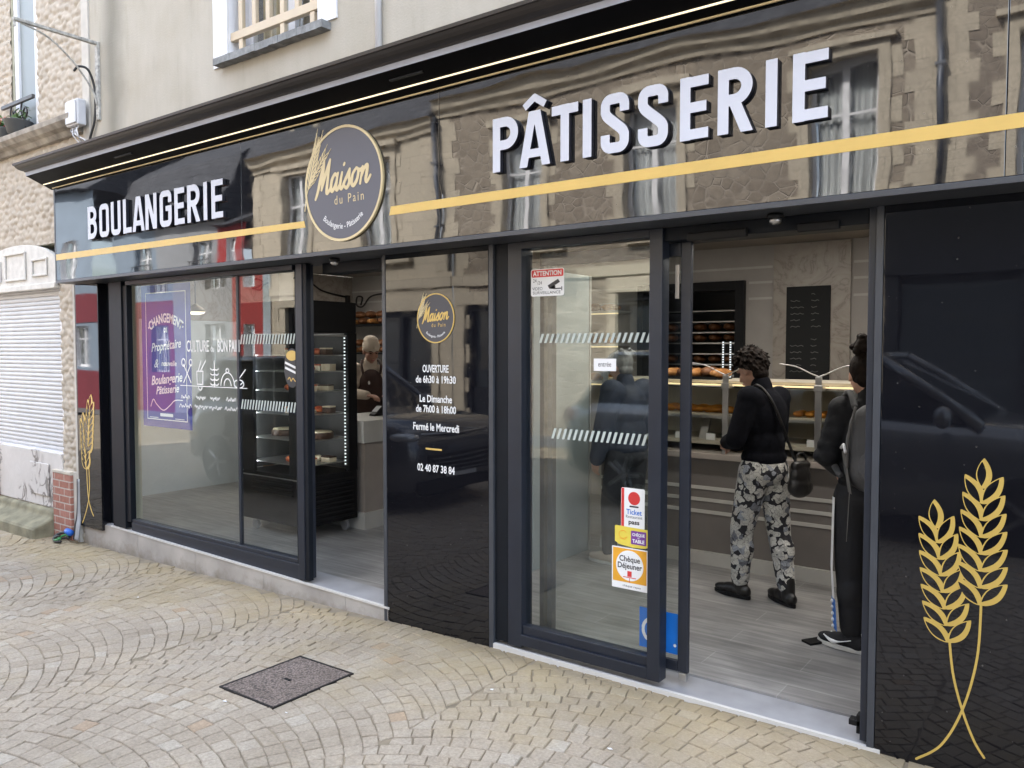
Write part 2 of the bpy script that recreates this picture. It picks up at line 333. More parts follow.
def skirt_tile():
    m = pbr('grey_sill_tile', (.38, .35, .32), .55, vary=.25, nscale=3, bump=.0006, bscale=40)
    nt = m.node_tree; b = nt.nodes['Principled BSDF']; src = b.inputs['Base Color'].links[0].from_socket
    v = coords(nt); sp = N(nt, 'ShaderNodeSeparateXYZ'); L(nt, v, sp.inputs[0])
    n = N(nt, 'ShaderNodeTexNoise', i_Scale=7.0, i_Detail=7.0, i_Roughness=.7); L(nt, v, n.inputs['Vector'])
    a = N(nt, 'ShaderNodeMath', operation='MULTIPLY_ADD'); L(nt, sp.outputs[2], a.inputs[0]); a.inputs[1].default_value = -2.2; L(nt, n.outputs[0], a.inputs[2])
    f = N(nt, 'ShaderNodeMapRange'); f.inputs[1].default_value = .55; f.inputs[2].default_value = .85; f.inputs[3].default_value = 0; f.inputs[4].default_value = .7; L(nt, a.outputs[0], f.inputs[0])
    mx = N(nt, 'ShaderNodeMixRGB'); L(nt, f.outputs[0], mx.inputs[0]); L(nt, src, mx.inputs[1]); mx.inputs[2].default_value = (.17, .14, .095, 1); L(nt, mx.outputs[0], b.inputs['Base Color'])
    return m
M['tile'] = skirt_tile()
M['tile_top'] = pbr('grey_threshold_plate', (.3, .3, .315), .4, vary=.12, nscale=8)

def crust(name, a, b_, s=18):
    m, nt, b = newmat(name); b.inputs['Roughness'].default_value = .5
    n = N(nt, 'ShaderNodeTexNoise', i_Scale=s, i_Detail=5.0); L(nt, coords(nt), n.inputs['Vector'])
    L(nt, ramp(nt, n.outputs[0], [(.3, a), (.7, b_)]), b.inputs['Base Color'])
    bp = N(nt, 'ShaderNodeBump', i_Strength=1.0, i_Distance=.006); L(nt, n.outputs[0], bp.inputs['Height']); L(nt, bp.outputs[0], b.inputs['Normal'])
    return m
M['crust'] = crust('bread_crust', (.22, .075, .018), (.5, .24, .07))
M['orange_crust'] = crust('glazed_pastry', (.5, .16, .015), (.75, .36, .05))
M['cream_cake'] = crust('cream_cake', (.65, .5, .3), (.8, .72, .55))
M['choc'] = crust('chocolate_cake', (.03, .012, .008), (.09, .04, .02))
M['berry'] = crust('berry_tart', (.4, .03, .03), (.65, .2, .06), 40)

M['skin'] = pbr('skin', (.58, .34, .25), .5, vary=.08, nscale=12)
M['skin_tan'] = pbr('skin_tan', (.40, .205, .14), .5, vary=.08, nscale=12)
M['skin_pale'] = pbr('skin_pale', (.6, .36, .27), .5, vary=.08, nscale=12)
M['hair_dark'] = pbr('hair_dark', (.013, .0085, .0065), .7, vary=.6, nscale=30, bump=.004, bscale=70, ior=1.25)
M['hair_grey'] = pbr('hair_grey', (.2, .195, .19), .6, vary=.3, nscale=30, bump=.008, bscale=50, stretch=(1, 1, .4))
M['knit_black'] = pbr('knit_black', (.006, .0065, .010), .95, vary=.3, nscale=40, bump=.009, bscale=12, ior=1.25)
M['jacket'] = pbr('jacket_black', (.006, .0065, .009), .7, vary=.25, nscale=8, bump=.014, bscale=10, ior=1.4)
M['trouser_black'] = pbr('trouser_black', (.009, .009, .011), .8, vary=.3, bump=.005, bscale=14)
M['leather'] = pbr('black_leather', (.012, .011, .011), .35, vary=.3, bump=.002, bscale=60)
M['canvas_grey'] = pbr('backpack_grey', (.085, .085, .088), .8, vary=.2, bump=.002, bscale=150)
M['webbing'] = pbr('webbing_grey', (.12, .115, .11), .8, vary=.15)
M['sole'] = pbr('white_sole', (.6, .58, .54), .6)
M['beige_cloth'] = pbr('beige_cloth', (.56, .47, .38), .85, vary=.1, bump=.003, bscale=30)
M['apron'] = pbr('brown_apron', (.055, .028, .022), .8, vary=.15, bump=.003, bscale=20)
M['jeans'] = pbr('dark_jeans', (.03, .032, .04), .85, vary=.3, bump=.003, bscale=20)
M['lips'] = pbr('lips', (.35, .11, .09), .5)
M['eye'] = pbr('eye', (.03, .02, .015), .2)

def floral():
    m, nt, b = newmat('floral_cloth'); b.inputs['Roughness'].default_value = .85
    v = coords(nt)
    nz = N(nt, 'ShaderNodeTexNoise', i_Scale=16.0, i_Detail=2.0); L(nt, v, nz.inputs['Vector'])
    va = N(nt, 'ShaderNodeVectorMath', operation='MULTIPLY_ADD'); L(nt, nz.outputs['Color'], va.inputs[0]); va.inputs[1].default_value = (.06, .06, .06); L(nt, v, va.inputs[2])
    v1 = N(nt, 'ShaderNodeTexVoronoi', feature='F1', i_Scale=24.0); L(nt, va.outputs[0], v1.inputs['Vector'])
    v2 = N(nt, 'ShaderNodeTexVoronoi', feature='DISTANCE_TO_EDGE', i_Scale=38.0); L(nt, va.outputs[0], v2.inputs['Vector'])
    sx = N(nt, 'ShaderNodeSeparateXYZ'); L(nt, v1.outputs['Color'], sx.inputs[0])
    c = ramp(nt, sx.outputs[0], [(0, (.58, .57, .53)), (.32, (.66, .65, .61)), (.5, (.19, .20, .23)), (.58, (.34, .36, .40)), (.70, (.54, .53, .5)), (.92, (.03, .03, .035))])
    c.node.color_ramp.interpolation = 'CONSTANT'
    f = N(nt, 'ShaderNodeMapRange'); f.inputs[1].default_value = .015; f.inputs[2].default_value = .05; f.inputs[3].default_value = .38; L(nt, v2.outputs['Distance'], f.inputs[0])
    mx = N(nt, 'ShaderNodeMixRGB'); L(nt, f.outputs[0], mx.inputs[0]); mx.inputs[1].default_value = (.025, .025, .03, 1); L(nt, c, mx.inputs[2])
    g = N(nt, 'ShaderNodeMath', operation='LESS_THAN'); L(nt, v1.outputs['Distance'], g.inputs[0]); g.inputs[1].default_value = .66
    m2 = N(nt, 'ShaderNodeMixRGB'); L(nt, g.outputs[0], m2.inputs[0]); m2.inputs[1].default_value = (.022, .022, .028, 1); L(nt, mx.outputs[0], m2.inputs[2])
    L(nt, m2.outputs[0], b.inputs['Base Color'])
    n3 = N(nt, 'ShaderNodeTexNoise', i_Scale=14.0, i_Detail=3.0); L(nt, v, n3.inputs['Vector'])
    bp = N(nt, 'ShaderNodeBump', i_Strength=1.0, i_Distance=.026); L(nt, n3.outputs[0], bp.inputs['Height']); L(nt, bp.outputs[0], b.inputs['Normal'])
    return m
M['floral'] = floral()

def manholemat():
    m, nt, b = newmat('manhole_iron'); b.inputs['Roughness'].default_value = .7; b.inputs['Metallic'].default_value = .2
    v = coords(nt)
    vo = N(nt, 'ShaderNodeTexVoronoi', feature='F1', i_Scale=95.0); L(nt, v, vo.inputs['Vector'])
    n = N(nt, 'ShaderNodeTexNoise', i_Scale=9.0, i_Detail=6.0); L(nt, v, n.inputs['Vector'])
    c = ramp(nt, vo.outputs['Distance'], [(.1, (.36, .30, .255)), (.5, (.2, .165, .14)), (.8, (.09, .075, .065))])
    c2 = ramp(nt, n.outputs[0], [(.3, (.75, .7, .68)), (.7, (1.1, 1.05, 1.05))])
    mx = N(nt, 'ShaderNodeMixRGB', blend_type='MULTIPLY', i_Fac=1); L(nt, c, mx.inputs[1]); L(nt, c2, mx.inputs[2]); L(nt, mx.outputs[0], b.inputs['Base Color'])
    bp = N(nt, 'ShaderNodeBump', i_Strength=1.0, i_Distance=.004, invert=True); L(nt, vo.outputs['Distance'], bp.inputs['Height']); L(nt, bp.outputs[0], b.inputs['Normal'])
    return m
M['manhole'] = manholemat()
M['car_black'] = pbr('car_black', (.14, .145, .16), .2, .5, coat=1, vary=.05)
M['car_grey'] = pbr('car_grey', (.24, .25, .265), .25, .4, coat=1, vary=.05)
M['tyre'] = pbr('tyre', (.02, .02, .02), .8)
M['rim'] = pbr('rim', (.4, .4, .41), .3, .8)
M['lamp_red'] = pbr('lamp_red', (.4, .02, .02), .2)
M['lamp_clear'] = pbr('lamp_clear', (.6, .62, .65), .1, .3)
M['pot'] = pbr('pot_grey', (.12, .125, .13), .6)
M['leaf'] = pbr('leaf_green', (.06, .11, .03), .6, vary=.4)
M['flower'] = pbr('flower_red', (.6, .06, .05), .6)

# ------------------------------------------------------------------ mesh helpers
class MB:
    def __init__(s): s.v = []; s.f = []; s.m = []; s.mats = []
    def mi(s, m):
        if m not in s.mats: s.mats.append(m)
        return s.mats.index(m)
    def add(s, vs, fs, m):
        o = len(s.v); i = s.mi(m)
        s.v += [tuple(p) for p in vs]
        for f in fs: s.f.append(tuple(o+k for k in f)); s.m.append(i)
        return s
    def box(s, x0, x1, y0, y1, z0, z1, m):
        x0, x1 = min(x0, x1), max(x0, x1); y0, y1 = min(y0, y1), max(y0, y1); z0, z1 = min(z0, z1), max(z0, z1)
        vs = [(x0, y0, z0), (x1, y0, z0), (x1, y1, z0), (x0, y1, z0), (x0, y0, z1), (x1, y0, z1), (x1, y1, z1), (x0, y1, z1)]
        return s.add(vs, [(0, 3, 2, 1), (4, 5, 6, 7), (0, 1, 5, 4), (1, 2, 6, 5), (2, 3, 7, 6), (3, 0, 4, 7)], m)
    def quad(s, a, b, c, d, m): return s.add([a, b, c, d], [(0, 1, 2, 3)], m)
    def prism(s, poly, axis, a, b, m):
        """poly: 2D points; axis 0: (y,z) extruded in x; 1: (x,z) in y; 2: (x,y) in z"""
        n = len(poly)
        def P(p, t):
            return (t, p[0], p[1]) if axis == 0 else (p[0], t, p[1]) if axis == 1 else (p[0], p[1], t)
        vs = [P(p, a) for p in poly] + [P(p, b) for p in poly]
        fs = [tuple(range(n)), tuple(range(2*n-1, n-1, -1))] + [(i, (i+1) % n, n+(i+1) % n, n+i) for i in range(n)]
        return s.add(vs, fs, m)
    def tube(s, pts, r, m, seg=8, caps=True):
        pts = [Vector(p) for p in pts]; n = len(pts)
        rs = r if isinstance(r, (list, tuple)) else [r]*n
        vs = []; up = None
        for i, p in enumerate(pts):
            d = (pts[min(i+1, n-1)]-pts[max(i-1, 0)]).normalized()
            if up is None:
                up = Vector((0, 0, 1)) if abs(d.z) < .9 else Vector((1, 0, 0))
            a = (up-d*up.dot(d)).normalized(); b = d.cross(a); up = a
            for k in range(seg):
                t = 2*PI*k/seg
                vs.append(p+(a*math.cos(t)+b*math.sin(t))*rs[i])
        fs = [(i*seg+k, i*seg+(k+1) % seg, (i+1)*seg+(k+1) % seg, (i+1)*seg+k) for i in range(n-1) for k in range(seg)]
        if caps: fs += [tuple(range(seg-1, -1, -1)), tuple((n-1)*seg+k for k in range(seg))]
        return s.add(vs, fs, m)
    def lathe(s, prof, c, m, seg=20, axis=2):
        """prof: (r,h) pairs"""
        vs = []
        for r, h in prof:
            for k in range(seg):
                t = 2*PI*k/seg; a, b = r*math.cos(t), r*math.sin(t)
                vs.append((c[0]+a, c[1]+b, c[2]+h) if axis == 2 else (c[0]+a, c[1]+h, c[2]+b) if axis == 1 else (c[0]+h, c[1]+a, c[2]+b))
        n = len(prof)
        fs = [(i*seg+k, i*seg+(k+1) % seg, (i+1)*seg+(k+1) % seg, (i+1)*seg+k) for i in range(n-1) for k in range(seg)]
        fs += [tuple(range(seg)), tuple((n-1)*seg+k for k in range(seg))]
        return s.add(vs, fs, m)
    def ell(s, c, r, m, seg=12, rings=8, rot=None):
        vs = []; fs = []
        c = Vector(c)
        for i in range(rings+1):
            a = PI*i/rings
            for k in range(seg):
                t = 2*PI*k/seg
                p = Vector((r[0]*math.sin(a)*math.cos(t), r[1]*math.sin(a)*math.sin(t), r[2]*math.cos(a)))
                if rot is not None: p = rot @ p
                vs.append(c+p)
        for i in range(rings):
            for k in range(seg): fs.append((i*seg+k, (i+1)*seg+k, (i+1)*seg+(k+1) % seg, i*seg+(k+1) % seg))
        return s.add(vs, fs, m)
    def mesh(s, name, smooth=False):
        me = bpy.data.meshes.new(name); me.from_pydata([tuple(p) for p in s.v], [], s.f)
        for m in s.mats: me.materials.append(m)
        me.polygons.foreach_set('material_index', s.m)
        bm = bmesh.new(); bm.from_mesh(me); bmesh.ops.remove_doubles(bm, verts=bm.verts, dist=1e-6)
        bmesh.ops.recalc_face_normals(bm, faces=bm.faces); bm.to_mesh(me); bm.free()
        if smooth: me.polygons.foreach_set('use_smooth', [True]*len(me.polygons))
        me.update()
        return me
    def build(s, name, parent=None, smooth=False, bev=0, seg=2, **tags):
        return obj(name, s.mesh(name, smooth), parent, bev, seg, **tags)

def obj(name, me, parent=None, bev=0, seg=2, label=None, cat=None, group=None, kind=None):
    o = bpy.data.objects.new(name, me); COL.objects.link(o)
    if parent is not None:
        o.parent = parent
        w = Matrix.Identity(4); p = parent
        # every parent chain is built from plain translations
        t = Vector(parent.get('_at', (0, 0, 0)))
        o.matrix_parent_inverse = Matrix.Translation(-t)
        o['_at'] = (0.0, 0.0, 0.0)
    if bev:
        b = o.modifiers.new('edge', 'BEVEL'); b.width = bev; b.segments = seg; b.limit_method = 'ANGLE'; b.angle_limit = R(40)
        b.harden_normals = False
    tag(o, label, cat, group, kind)
    return o

def tag(o, label=None, cat=None, group=None, kind=None):
    if label: o['label'] = label
    if cat: o['category'] = cat
    if group: o['group'] = group
    if kind: o['kind'] = kind

def thing(name, loc, label, cat, group=None, kind=None):
    o = bpy.data.objects.new(name, None); COL.objects.link(o)
    o.location = loc; o.empty_display_size = .1
    o['_at'] = tuple(float(c) for c in loc)
    tag(o, label, cat, group, kind)
    return o

def kids(o): return [c for c in bpy.data.objects if c.parent == o]

def copy_tree(o, delta, label=None, parent=None):
    c = o.copy(); COL.objects.link(c)
    if parent is None: c.location = Vector(o.location)+Vector(delta)
    else: c.parent = parent
    if label: c['label'] = label
    for ch in kids(o): copy_tree(ch, delta, None, c)
    return c

def wall_holes(mb, x0, x1, z0, z1, holes, y, depth, m, mr=None):
    xs = sorted({x0, x1, *[h[0] for h in holes], *[h[1] for h in holes]})
    zs = sorted({z0, z1, *[h[2] for h in holes], *[h[3] for h in holes]})
    for a, b in zip(xs, xs[1:]):
        for c, d in zip(zs, zs[1:]):
            cx, cz = (a+b)/2, (c+d)/2
            if any(h[0] < cx < h[1] and h[2] < cz < h[3] for h in holes): continue
            mb.quad((a, y, c), (b, y, c), (b, y, d), (a, y, d), m)
    for a, b, c, d in holes:
        k = mr or m
        mb.quad((a, y, c), (a, y+depth, c), (a, y+depth, d), (a, y, d), k); mb.quad((b, y, c), (b, y, d), (b, y+depth, d), (b, y+depth, c), k)
        mb.quad((a, y, c), (b, y, c), (b, y+depth, c), (a, y+depth, c), k); mb.quad((a, y, d), (a, y+depth, d), (b, y+depth, d), (b, y, d), k)

# ------------------------------------------------------------------ flat shapes from signed fields
def contours(F, x0, y0, h):
    """marching squares of F (rows = y) at 0; returns closed loops of (x,y)"""
    S = F > 0
    ny, nx = F.shape
    cells = np.argwhere((S[:-1, :-1] != S[1:, 1:]) | (S[:-1, 1:] != S[1:, :-1]) | (S[:-1, :-1] != S[:-1, 1:]))
    segs = {}
    def pt(e):
        j, i, d = e
        a = F[j, i]; b = F[j, i+1] if d == 0 else F[j+1, i]
        t = a/(a-b) if a != b else .5
        t = min(max(t, .02), .98)
        return (x0+(i+t)*h, y0+j*h) if d == 0 else (x0+i*h, y0+(j+t)*h)
    nxt = {}
    for j, i in cells:
        j = int(j); i = int(i)
        a, b, c, d = S[j, i], S[j, i+1], S[j+1, i+1], S[j+1, i]
        bot, rig, top, lef = (j, i, 0), (j, i+1, 1), (j+1, i, 0), (j, i, 1)
        k = a*1+b*2+c*4+d*8
        T = {1: [(lef, bot)], 2: [(bot, rig)], 3: [(lef, rig)], 4: [(rig, top)], 5: [(lef, bot), (rig, top)], 6: [(bot, top)], 7: [(lef, top)],
             8: [(top, lef)], 9: [(top, bot)], 10: [(bot, rig), (top, lef)], 11: [(top, rig)], 12: [(rig, lef)], 13: [(rig, bot)], 14: [(bot, lef)]}.get(int(k), [])
        for s, e in T: nxt[s] = e
    loops = []
    while nxt:
        s = next(iter(nxt)); lp = [s]; e = nxt.pop(s)
        while e != s and e in nxt:
            lp.append(e); e = nxt.pop(e)
        if len(lp) > 3: loops.append([pt(q) for q in lp])
    return loops

def fill_mesh(loops, depth, name='shape'):
    """polygons with holes -> mesh in the XZ plane facing -y, front at y=0, back at y=depth"""
    cu = bpy.data.curves.new(name, 'CURVE'); cu.dimensions = '2D'; cu.fill_mode = 'BOTH'; cu.extrude = depth/2
    for lp in loops:
        sp = cu.splines.new('POLY'); sp.points.add(len(lp)-1); sp.use_cyclic_u = True
        co = []
        for x, y in lp: co += [x, y, 0, 1]
        sp.points.foreach_set('co', co)
    return curve_to_mesh(cu, depth)

def curve_to_mesh(cu, depth, shift=True):
    o = bpy.data.objects.new('tmp', cu); COL.objects.link(o)
    dg = bpy.context.evaluated_depsgraph_get()
    me = bpy.data.meshes.new_from_object(o.evaluated_get(dg))
    bpy.data.objects.remove(o); bpy.data.curves.remove(cu)
    n = len(me.vertices); co = np.empty(n*3); me.vertices.foreach_get('co', co); co = co.reshape(-1, 3)
    out = np.stack([co[:, 0], depth/2-co[:, 2], co[:, 1]], 1)
    me.vertices.foreach_set('co', out.ravel()); me.update()
    return me

def text_mesh(body, size, cx, z, y, sx=1.0, offset=0.0, shear=0.0, align='CENTER', warp=None, rot=0.0, width=None, space=1.0):
    cu = bpy.data.curves.new('t', 'FONT'); cu.body = body; cu.size = size; cu.offset = offset; cu.shear = shear
    cu.align_x = align; cu.resolution_u = 3; cu.space_character = space
    me = curve_to_mesh(cu, 0)
    n = len(me.vertices)
    if n == 0: return me
    co = np.empty(n*3); me.vertices.foreach_get('co', co); co = co.reshape(-1, 3)
    if width:
        w = co[:, 0].max()-co[:, 0].min(); sx = width/w
    X = co[:, 0]*sx; Z = co[:, 2]
    if warp: X, Z = warp(X, Z)
    c, s = math.cos(rot), math.sin(rot)
    co = np.stack([cx+X*c-Z*s, np.full(n, y), z+X*s+Z*c], 1)
    me.vertices.foreach_set('co', co.ravel()); me.update()
    return me

def xform(me, fn):
    n = len(me.vertices); co = np.empty(n*3); me.vertices.foreach_get('co', co); co = co.reshape(-1, 3)
    co = fn(co); me.vertices.foreach_set('co', np.ascontiguousarray(co).ravel()); me.update()
    return me

def setmat(me, m):
    me.materials.clear(); me.materials.append(m)
    me.polygons.foreach_set('material_index', [0]*len(me.polygons)); return me

def join_meshes(ms, name='joined'):
    bm = bmesh.new(); mats = []
    for me in ms:
        off = []
        for m in me.materials:
            if m not in mats: mats.append(m)
            off.append(mats.index(m))
        st = len(bm.faces); bm.from_mesh(me); bm.faces.ensure_lookup_table()
        for f in bm.faces[st:]: f.material_index = off[f.material_index] if off else 0
    out = bpy.data.meshes.new(name); bm.to_mesh(out); bm.free()
    for m in mats: out.materials.append(m)
    return out

class Field:
    def __init__(s, x0, x1, y0, y1, h):
        s.x0, s.y0, s.h = x0-2*h, y0-2*h, h
        s.X, s.Y = np.meshgrid(np.arange(s.x0, x1+2.5*h, h), np.arange(s.y0, y1+2.5*h, h))
        s.F = np.full(s.X.shape, -1.0)
    def uni(s, G): s.F = np.maximum(s.F, G)
    def seg(s, a, b, t, t2=None):
        ax, ay = a; bx, by = b; dx, dy = bx-ax, by-ay; l = math.hypot(dx, dy) or 1e-9; ux, uy = dx/l, dy/l
        al = (s.X-ax)*ux+(s.Y-ay)*uy; ac = np.abs((s.X-ax)*-uy+(s.Y-ay)*ux)
        half = t/2 if t2 is None else (t/2+(t2-t)/2*np.clip(al/l, 0, 1))
        s.uni(np.minimum(half-ac, np.minimum(al, l-al)))
    def dot(s, c, r): s.uni(r-np.hypot(s.X-c[0], s.Y-c[1]))
    def line(s, pts, t, closed=False, round_=False):
        n = len(pts)
        for i in range(n-1+(1 if closed else 0)): s.seg(pts[i], pts[(i+1) % n], t)
        for i, p in enumerate(pts):
            if closed or round_ or 0 < i < n-1: s.dot(p, t/2)
    def taper(s, pts, ts):
        for i in range(len(pts)-1): s.seg(pts[i], pts[i+1], ts[i], ts[i+1])
        for p, t in zip(pts, ts): s.dot(p, t/2)
    def clip(s, lo, hi): s.F = np.minimum(s.F, np.minimum(s.Y-lo, hi-s.Y))
    def loops(s):
        F = s.F.copy(); F[0, :] = F[-1, :] = -1; F[:, 0] = F[:, -1] = -1
        return contours(F, s.x0, s.y0, s.h)

def arc(cx, cy, rx, ry, a0, a1, n=10):
    return [(cx+rx*math.cos(R(a0+(a1-a0)*i/n)), cy+ry*math.sin(R(a0+(a1-a0)*i/n))) for i in range(n+1)]

def spline(pts, n=6):
    out = []
    P = [pts[0]]+list(pts)+[pts[-1]]
    for i in range(1, len(P)-2):
        p0, p1, p2, p3 = [np.array(q, float) for q in P[i-1:i+3]]
        for k in range(n):
            t = k/n
            out.append(tuple(.5*((2*p1)+(p2-p0)*t+(2*p0-5*p1+4*p2-p3)*t*t+(3*p1-p0-3*p2+p3)*t**3)))
    out.append(tuple(pts[-1])); return out

def glyph(ch, w, h, t):
    """bold condensed capital; returns contour loops"""
    top = h*1.32 if ch == 'Â' else h
    f = Field(0, w, 0, top, .0022 if h > .1 else h/70)
    q = t/2; r = min(w*.42, h*.2)
    def bowl(y0, y1, xr=w):
        rr = min(xr*.5, (y1-y0)*.5-q*.2)
        return [(q, y1-q)]+arc(xr-q-rr*.75, y1-q-rr*.75, rr*.75, rr*.75, 90, 0, 8)+arc(xr-q-rr*.75, y0+q+rr*.75, rr*.75, rr*.75, 0, -90, 8)+[(q, y0+q)]
    if ch == 'I': f.seg((w/2, 0), (w/2, h), t)
    elif ch in 'EL':
        f.seg((q, 0), (q, h), t); f.seg((0, q), (w, q), t*.92)
        if ch == 'E': f.seg((0, h-q), (w, h-q), t*.92); f.seg((0, h*.51), (w*.93, h*.51), t*.92)
    elif ch == 'T': f.seg((w/2, 0), (w/2, h), t); f.seg((0, h-q), (w, h-q), t*.95)
    elif ch in 'AÂ':
        f.seg((q*.9-.004, -.02), (w/2-q*.25, h+.02), t*.98); f.seg((w-q*.9+.004, -.02), (w/2+q*.25, h+.02), t*.98); f.seg((w*.2, h*.24), (w*.8, h*.24), t*.85)
        f.clip(0, h)
        if ch == 'Â':
            f.line([(w/2-.062, h*1.085), (w/2, h*1.24), (w/2+.062, h*1.085)], t*.72)
    elif ch == 'P': f.seg((q, 0), (q, h), t); f.line(bowl(h*.4, h), t)
    elif ch == 'R':
        f.seg((q, 0), (q, h), t); f.line(bowl(h*.42, h, w*.98), t); f.seg((w*.46, h*.5), (w-q*1.02+.012, -.03), t); f.clip(0, h)
    elif ch == 'B': f.seg((q, 0), (q, h), t); f.line(bowl(h*.46, h, w*.97), t); f.line(bowl(0, h*.46+t*.95, w), t)
    elif ch == 'O': f.line(arc(r, h-r, r-q, r-q, 180, 90, 6)+arc(w-r, h-r, r-q, r-q, 90, 0, 6)+arc(w-r, r, r-q, r-q, 0, -90, 6)+arc(r, r, r-q, r-q, -90, -180, 6), t, True)
    elif ch == 'U': f.line([(q, h)]+arc(r, r, r-q, r-q, 180, 270, 6)+arc(w-r, r, r-q, r-q, 270, 360, 6)+[(w-q, h)], t)
    elif ch == 'N':
        f.seg((q, 0), (q, h), t); f.seg((w-q, 0), (w-q, h), t); f.seg((q*.8, h+.03), (w-q*.8, -.03), t*1.0); f.clip(0, h)
    elif ch == 'G':
        f.line([(w-q, h*.66)]+arc(w-r, h-r, r-q, r-q, 0, 90, 6)+arc(r, h-r, r-q, r-q, 90, 180, 6)+arc(r, r, r-q, r-q, 180, 270, 6)+arc(w-r, r, r-q, r-q, 270, 360, 6)+[(w-q, h*.52)], t)
        f.seg((w*.5, h*.5), (w, h*.5), t*.85)
    elif ch == 'S':
        a = h*.27
        p = [(w-q, h*.68)]+arc(w-r, h-r, r-q, r-q, 0, 90, 6)+arc(r, h-r, r-q, r-q, 90, 180, 6)+[(q, h*.72)]+spline([(q, h*.70), (q+.012, h*.62), (w/2, h*.5), (w-q-.012, h*.38), (w-q, h*.30)], 5)+arc(w-r, r, r-q, r-q, 0, -90, 6)+arc(r, r, r-q, r-q, -90, -180, 6)+[(q, h*.32)]
        f.line(p, t)
    return f.loops()

def flat(name, loops, m, y, parent=None, depth=.0015, **tags):
    me = fill_mesh(loops, depth, name); setmat(me, m); xform(me, lambda c: c+np.array([0, y-depth, 0]))
    return obj(name, me, parent, **tags)

def rect_loop(x0, x1, z0, z1, r=0):
    if r <= 0: return [(x0, z0), (x1, z0), (x1, z1), (x0, z1)]
    return arc(x1-r, z0+r, r, r, -90, 0, 5)+arc(x1-r, z1-r, r, r, 0, 90, 5)+arc(x0+r, z1-r, r, r, 90, 180, 5)+arc(x0+r, z0+r, r, r, 180, 270, 5)
# ================================================================== GROUND
_GX = [(-60, -.35), (-24, -.33), (-7.3, -.125), (-5.4, -.092), (-3.6, -.050), (-2.6, -.034), (-.75, -.022), (2, -.01), (60, .1)]
def gz(x): return float(np.interp(x, [p[0] for p in _GX], [p[1] for p in _GX]))
def slope_sheet(mb, x0, x1, y0, y1, dz, m, n=12):
    for i in range(n):
        a, b = x0+(x1-x0)*i/n, x0+(x1-x0)*(i+1)/n
        mb.quad((a, y0, gz(a)+dz), (b, y0, gz(b)+dz), (b, y1, gz(b)+dz), (a, y1, gz(a)+dz), m)
g = MB(); slope_sheet(g, -60, 60, -80, 60, -.16, M['asphalt'], 60)
g.build('ground', kind='structure', label='dark asphalt ground under the whole street')
g = MB(); slope_sheet(g, -24, 8, -10.2, .35, -.0065, M['joint'], 64)
g.build('pavement_bed', kind='structure', label='sandy joints between the granite setts')

MAN = (-3.475, -3.05, -1.195, -.70)          # manhole frame
def setts():
    rng = random.Random(3)
    V = []; F = []; T = []
    def stone(q, tint, inset=.0035):
        c = (sum(p[0] for p in q)/4, sum(p[1] for p in q)/4)
        if MAN[0]+.04 < c[0] < MAN[1]-.04 and MAN[2]+.04 < c[1] < MAN[3]-.04: return
        if c[1] > .16 and c[0] > -7.3 or c[1] > .3: return
        if c[1] > -.05 and -7.3 < c[0] < -3.5: return
        o = len(V); dz = rng.uniform(-.0025, .0025); tx, ty = rng.uniform(-.015, .015), rng.uniform(-.015, .015)
        for k, (ins, h) in enumerate(((inset*.55, -.010), (inset*.7, -.0035), (inset*1.7, 0))):
            for p in q:
                d = math.hypot(c[0]-p[0], c[1]-p[1]) or 1
                x = p[0]+(c[0]-p[0])*ins/d*1.3; y = p[1]+(c[1]-p[1])*ins/d*1.3
                V.append((x, y, gz(x)+h+dz+(x-c[0])*tx+(y-c[1])*ty))
        F.append((o+8, o+9, o+10, o+11)); T.append(tint)
        for a in (0, 4):
            for k in range(4):
                F.append((o+a+k, o+a+(k+1) % 4, o+a+4+(k+1) % 4, o+a+4+k)); T.append(tint)
    LW, RAD, ST = 1.8, 1.34, .089
    for lane in range(-6, 4):
        cx = -3.3+lane*LW
        xl, xr = cx-LW/2, cx+LW/2
        for row in range(-6, 66):
            base = .35-row*ST      # apex of this arc
            if base < -5.2 or base-.5 > .4: continue
            def on(x, k):
                x = min(max(x, xl), xr); d = x-cx
                y = base-k*ST-RAD+math.sqrt(RAD*RAD-d*d)
                wob = .008*math.sin(6.3*x+1.7*(row+k))+.010*math.sin(2.1*x+.6*(row+k)+lane)
                return (x, y+wob)
            amax = math.asin(LW/2/RAD)
            n = 22; da = 2*amax/n
            off = rng.random()
            angs = [-amax-da+da*(i+off+rng.uniform(-.13, .13)) for i in range(0, n+3)]
            for a0, a1 in zip(angs, angs[1:]):
                def up(a): return RAD*math.sin(max(-1.5, min(1.5, a)))
                u0, u1 = cx+up(a0), cx+up(a1)
                l0, l1 = u0-ST*math.cos(a0)*math.sin(a0), u1-ST*math.cos(a1)*math.sin(a1)
                q = [on(u0, 0), on(l0, 1), on(l1, 1), on(u1, 0)]
                ar = abs(sum(q[i][0]*q[(i+1) % 4][1]-q[(i+1) % 4][0]*q[i][1] for i in range(4)))/2
                if ar < .0016: continue
                q = [(p[0]+rng.uniform(-.0045, .0045), p[1]+rng.uniform(-.0045, .0045)) for p in q]
                t = min(.9, max(0, rng.gauss(.5, .17)))
                if rng.random() < .012: t = 1
                stone(q, t)
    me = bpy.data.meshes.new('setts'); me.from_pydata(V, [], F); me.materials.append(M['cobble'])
    at = me.attributes.new('tint', 'FLOAT', 'FACE'); at.data.foreach_set('value', T)
    bm = bmesh.new(); bm.from_mesh(me); bmesh.ops.recalc_face_normals(bm, faces=bm.faces)
    for f in bm.faces:
        if f.normal.z < 0: f.normal_flip()
    bm.to_mesh(me); bm.free()
    return me
obj('pavement', setts(), kind='structure', label='pale granite setts laid in fan arcs')

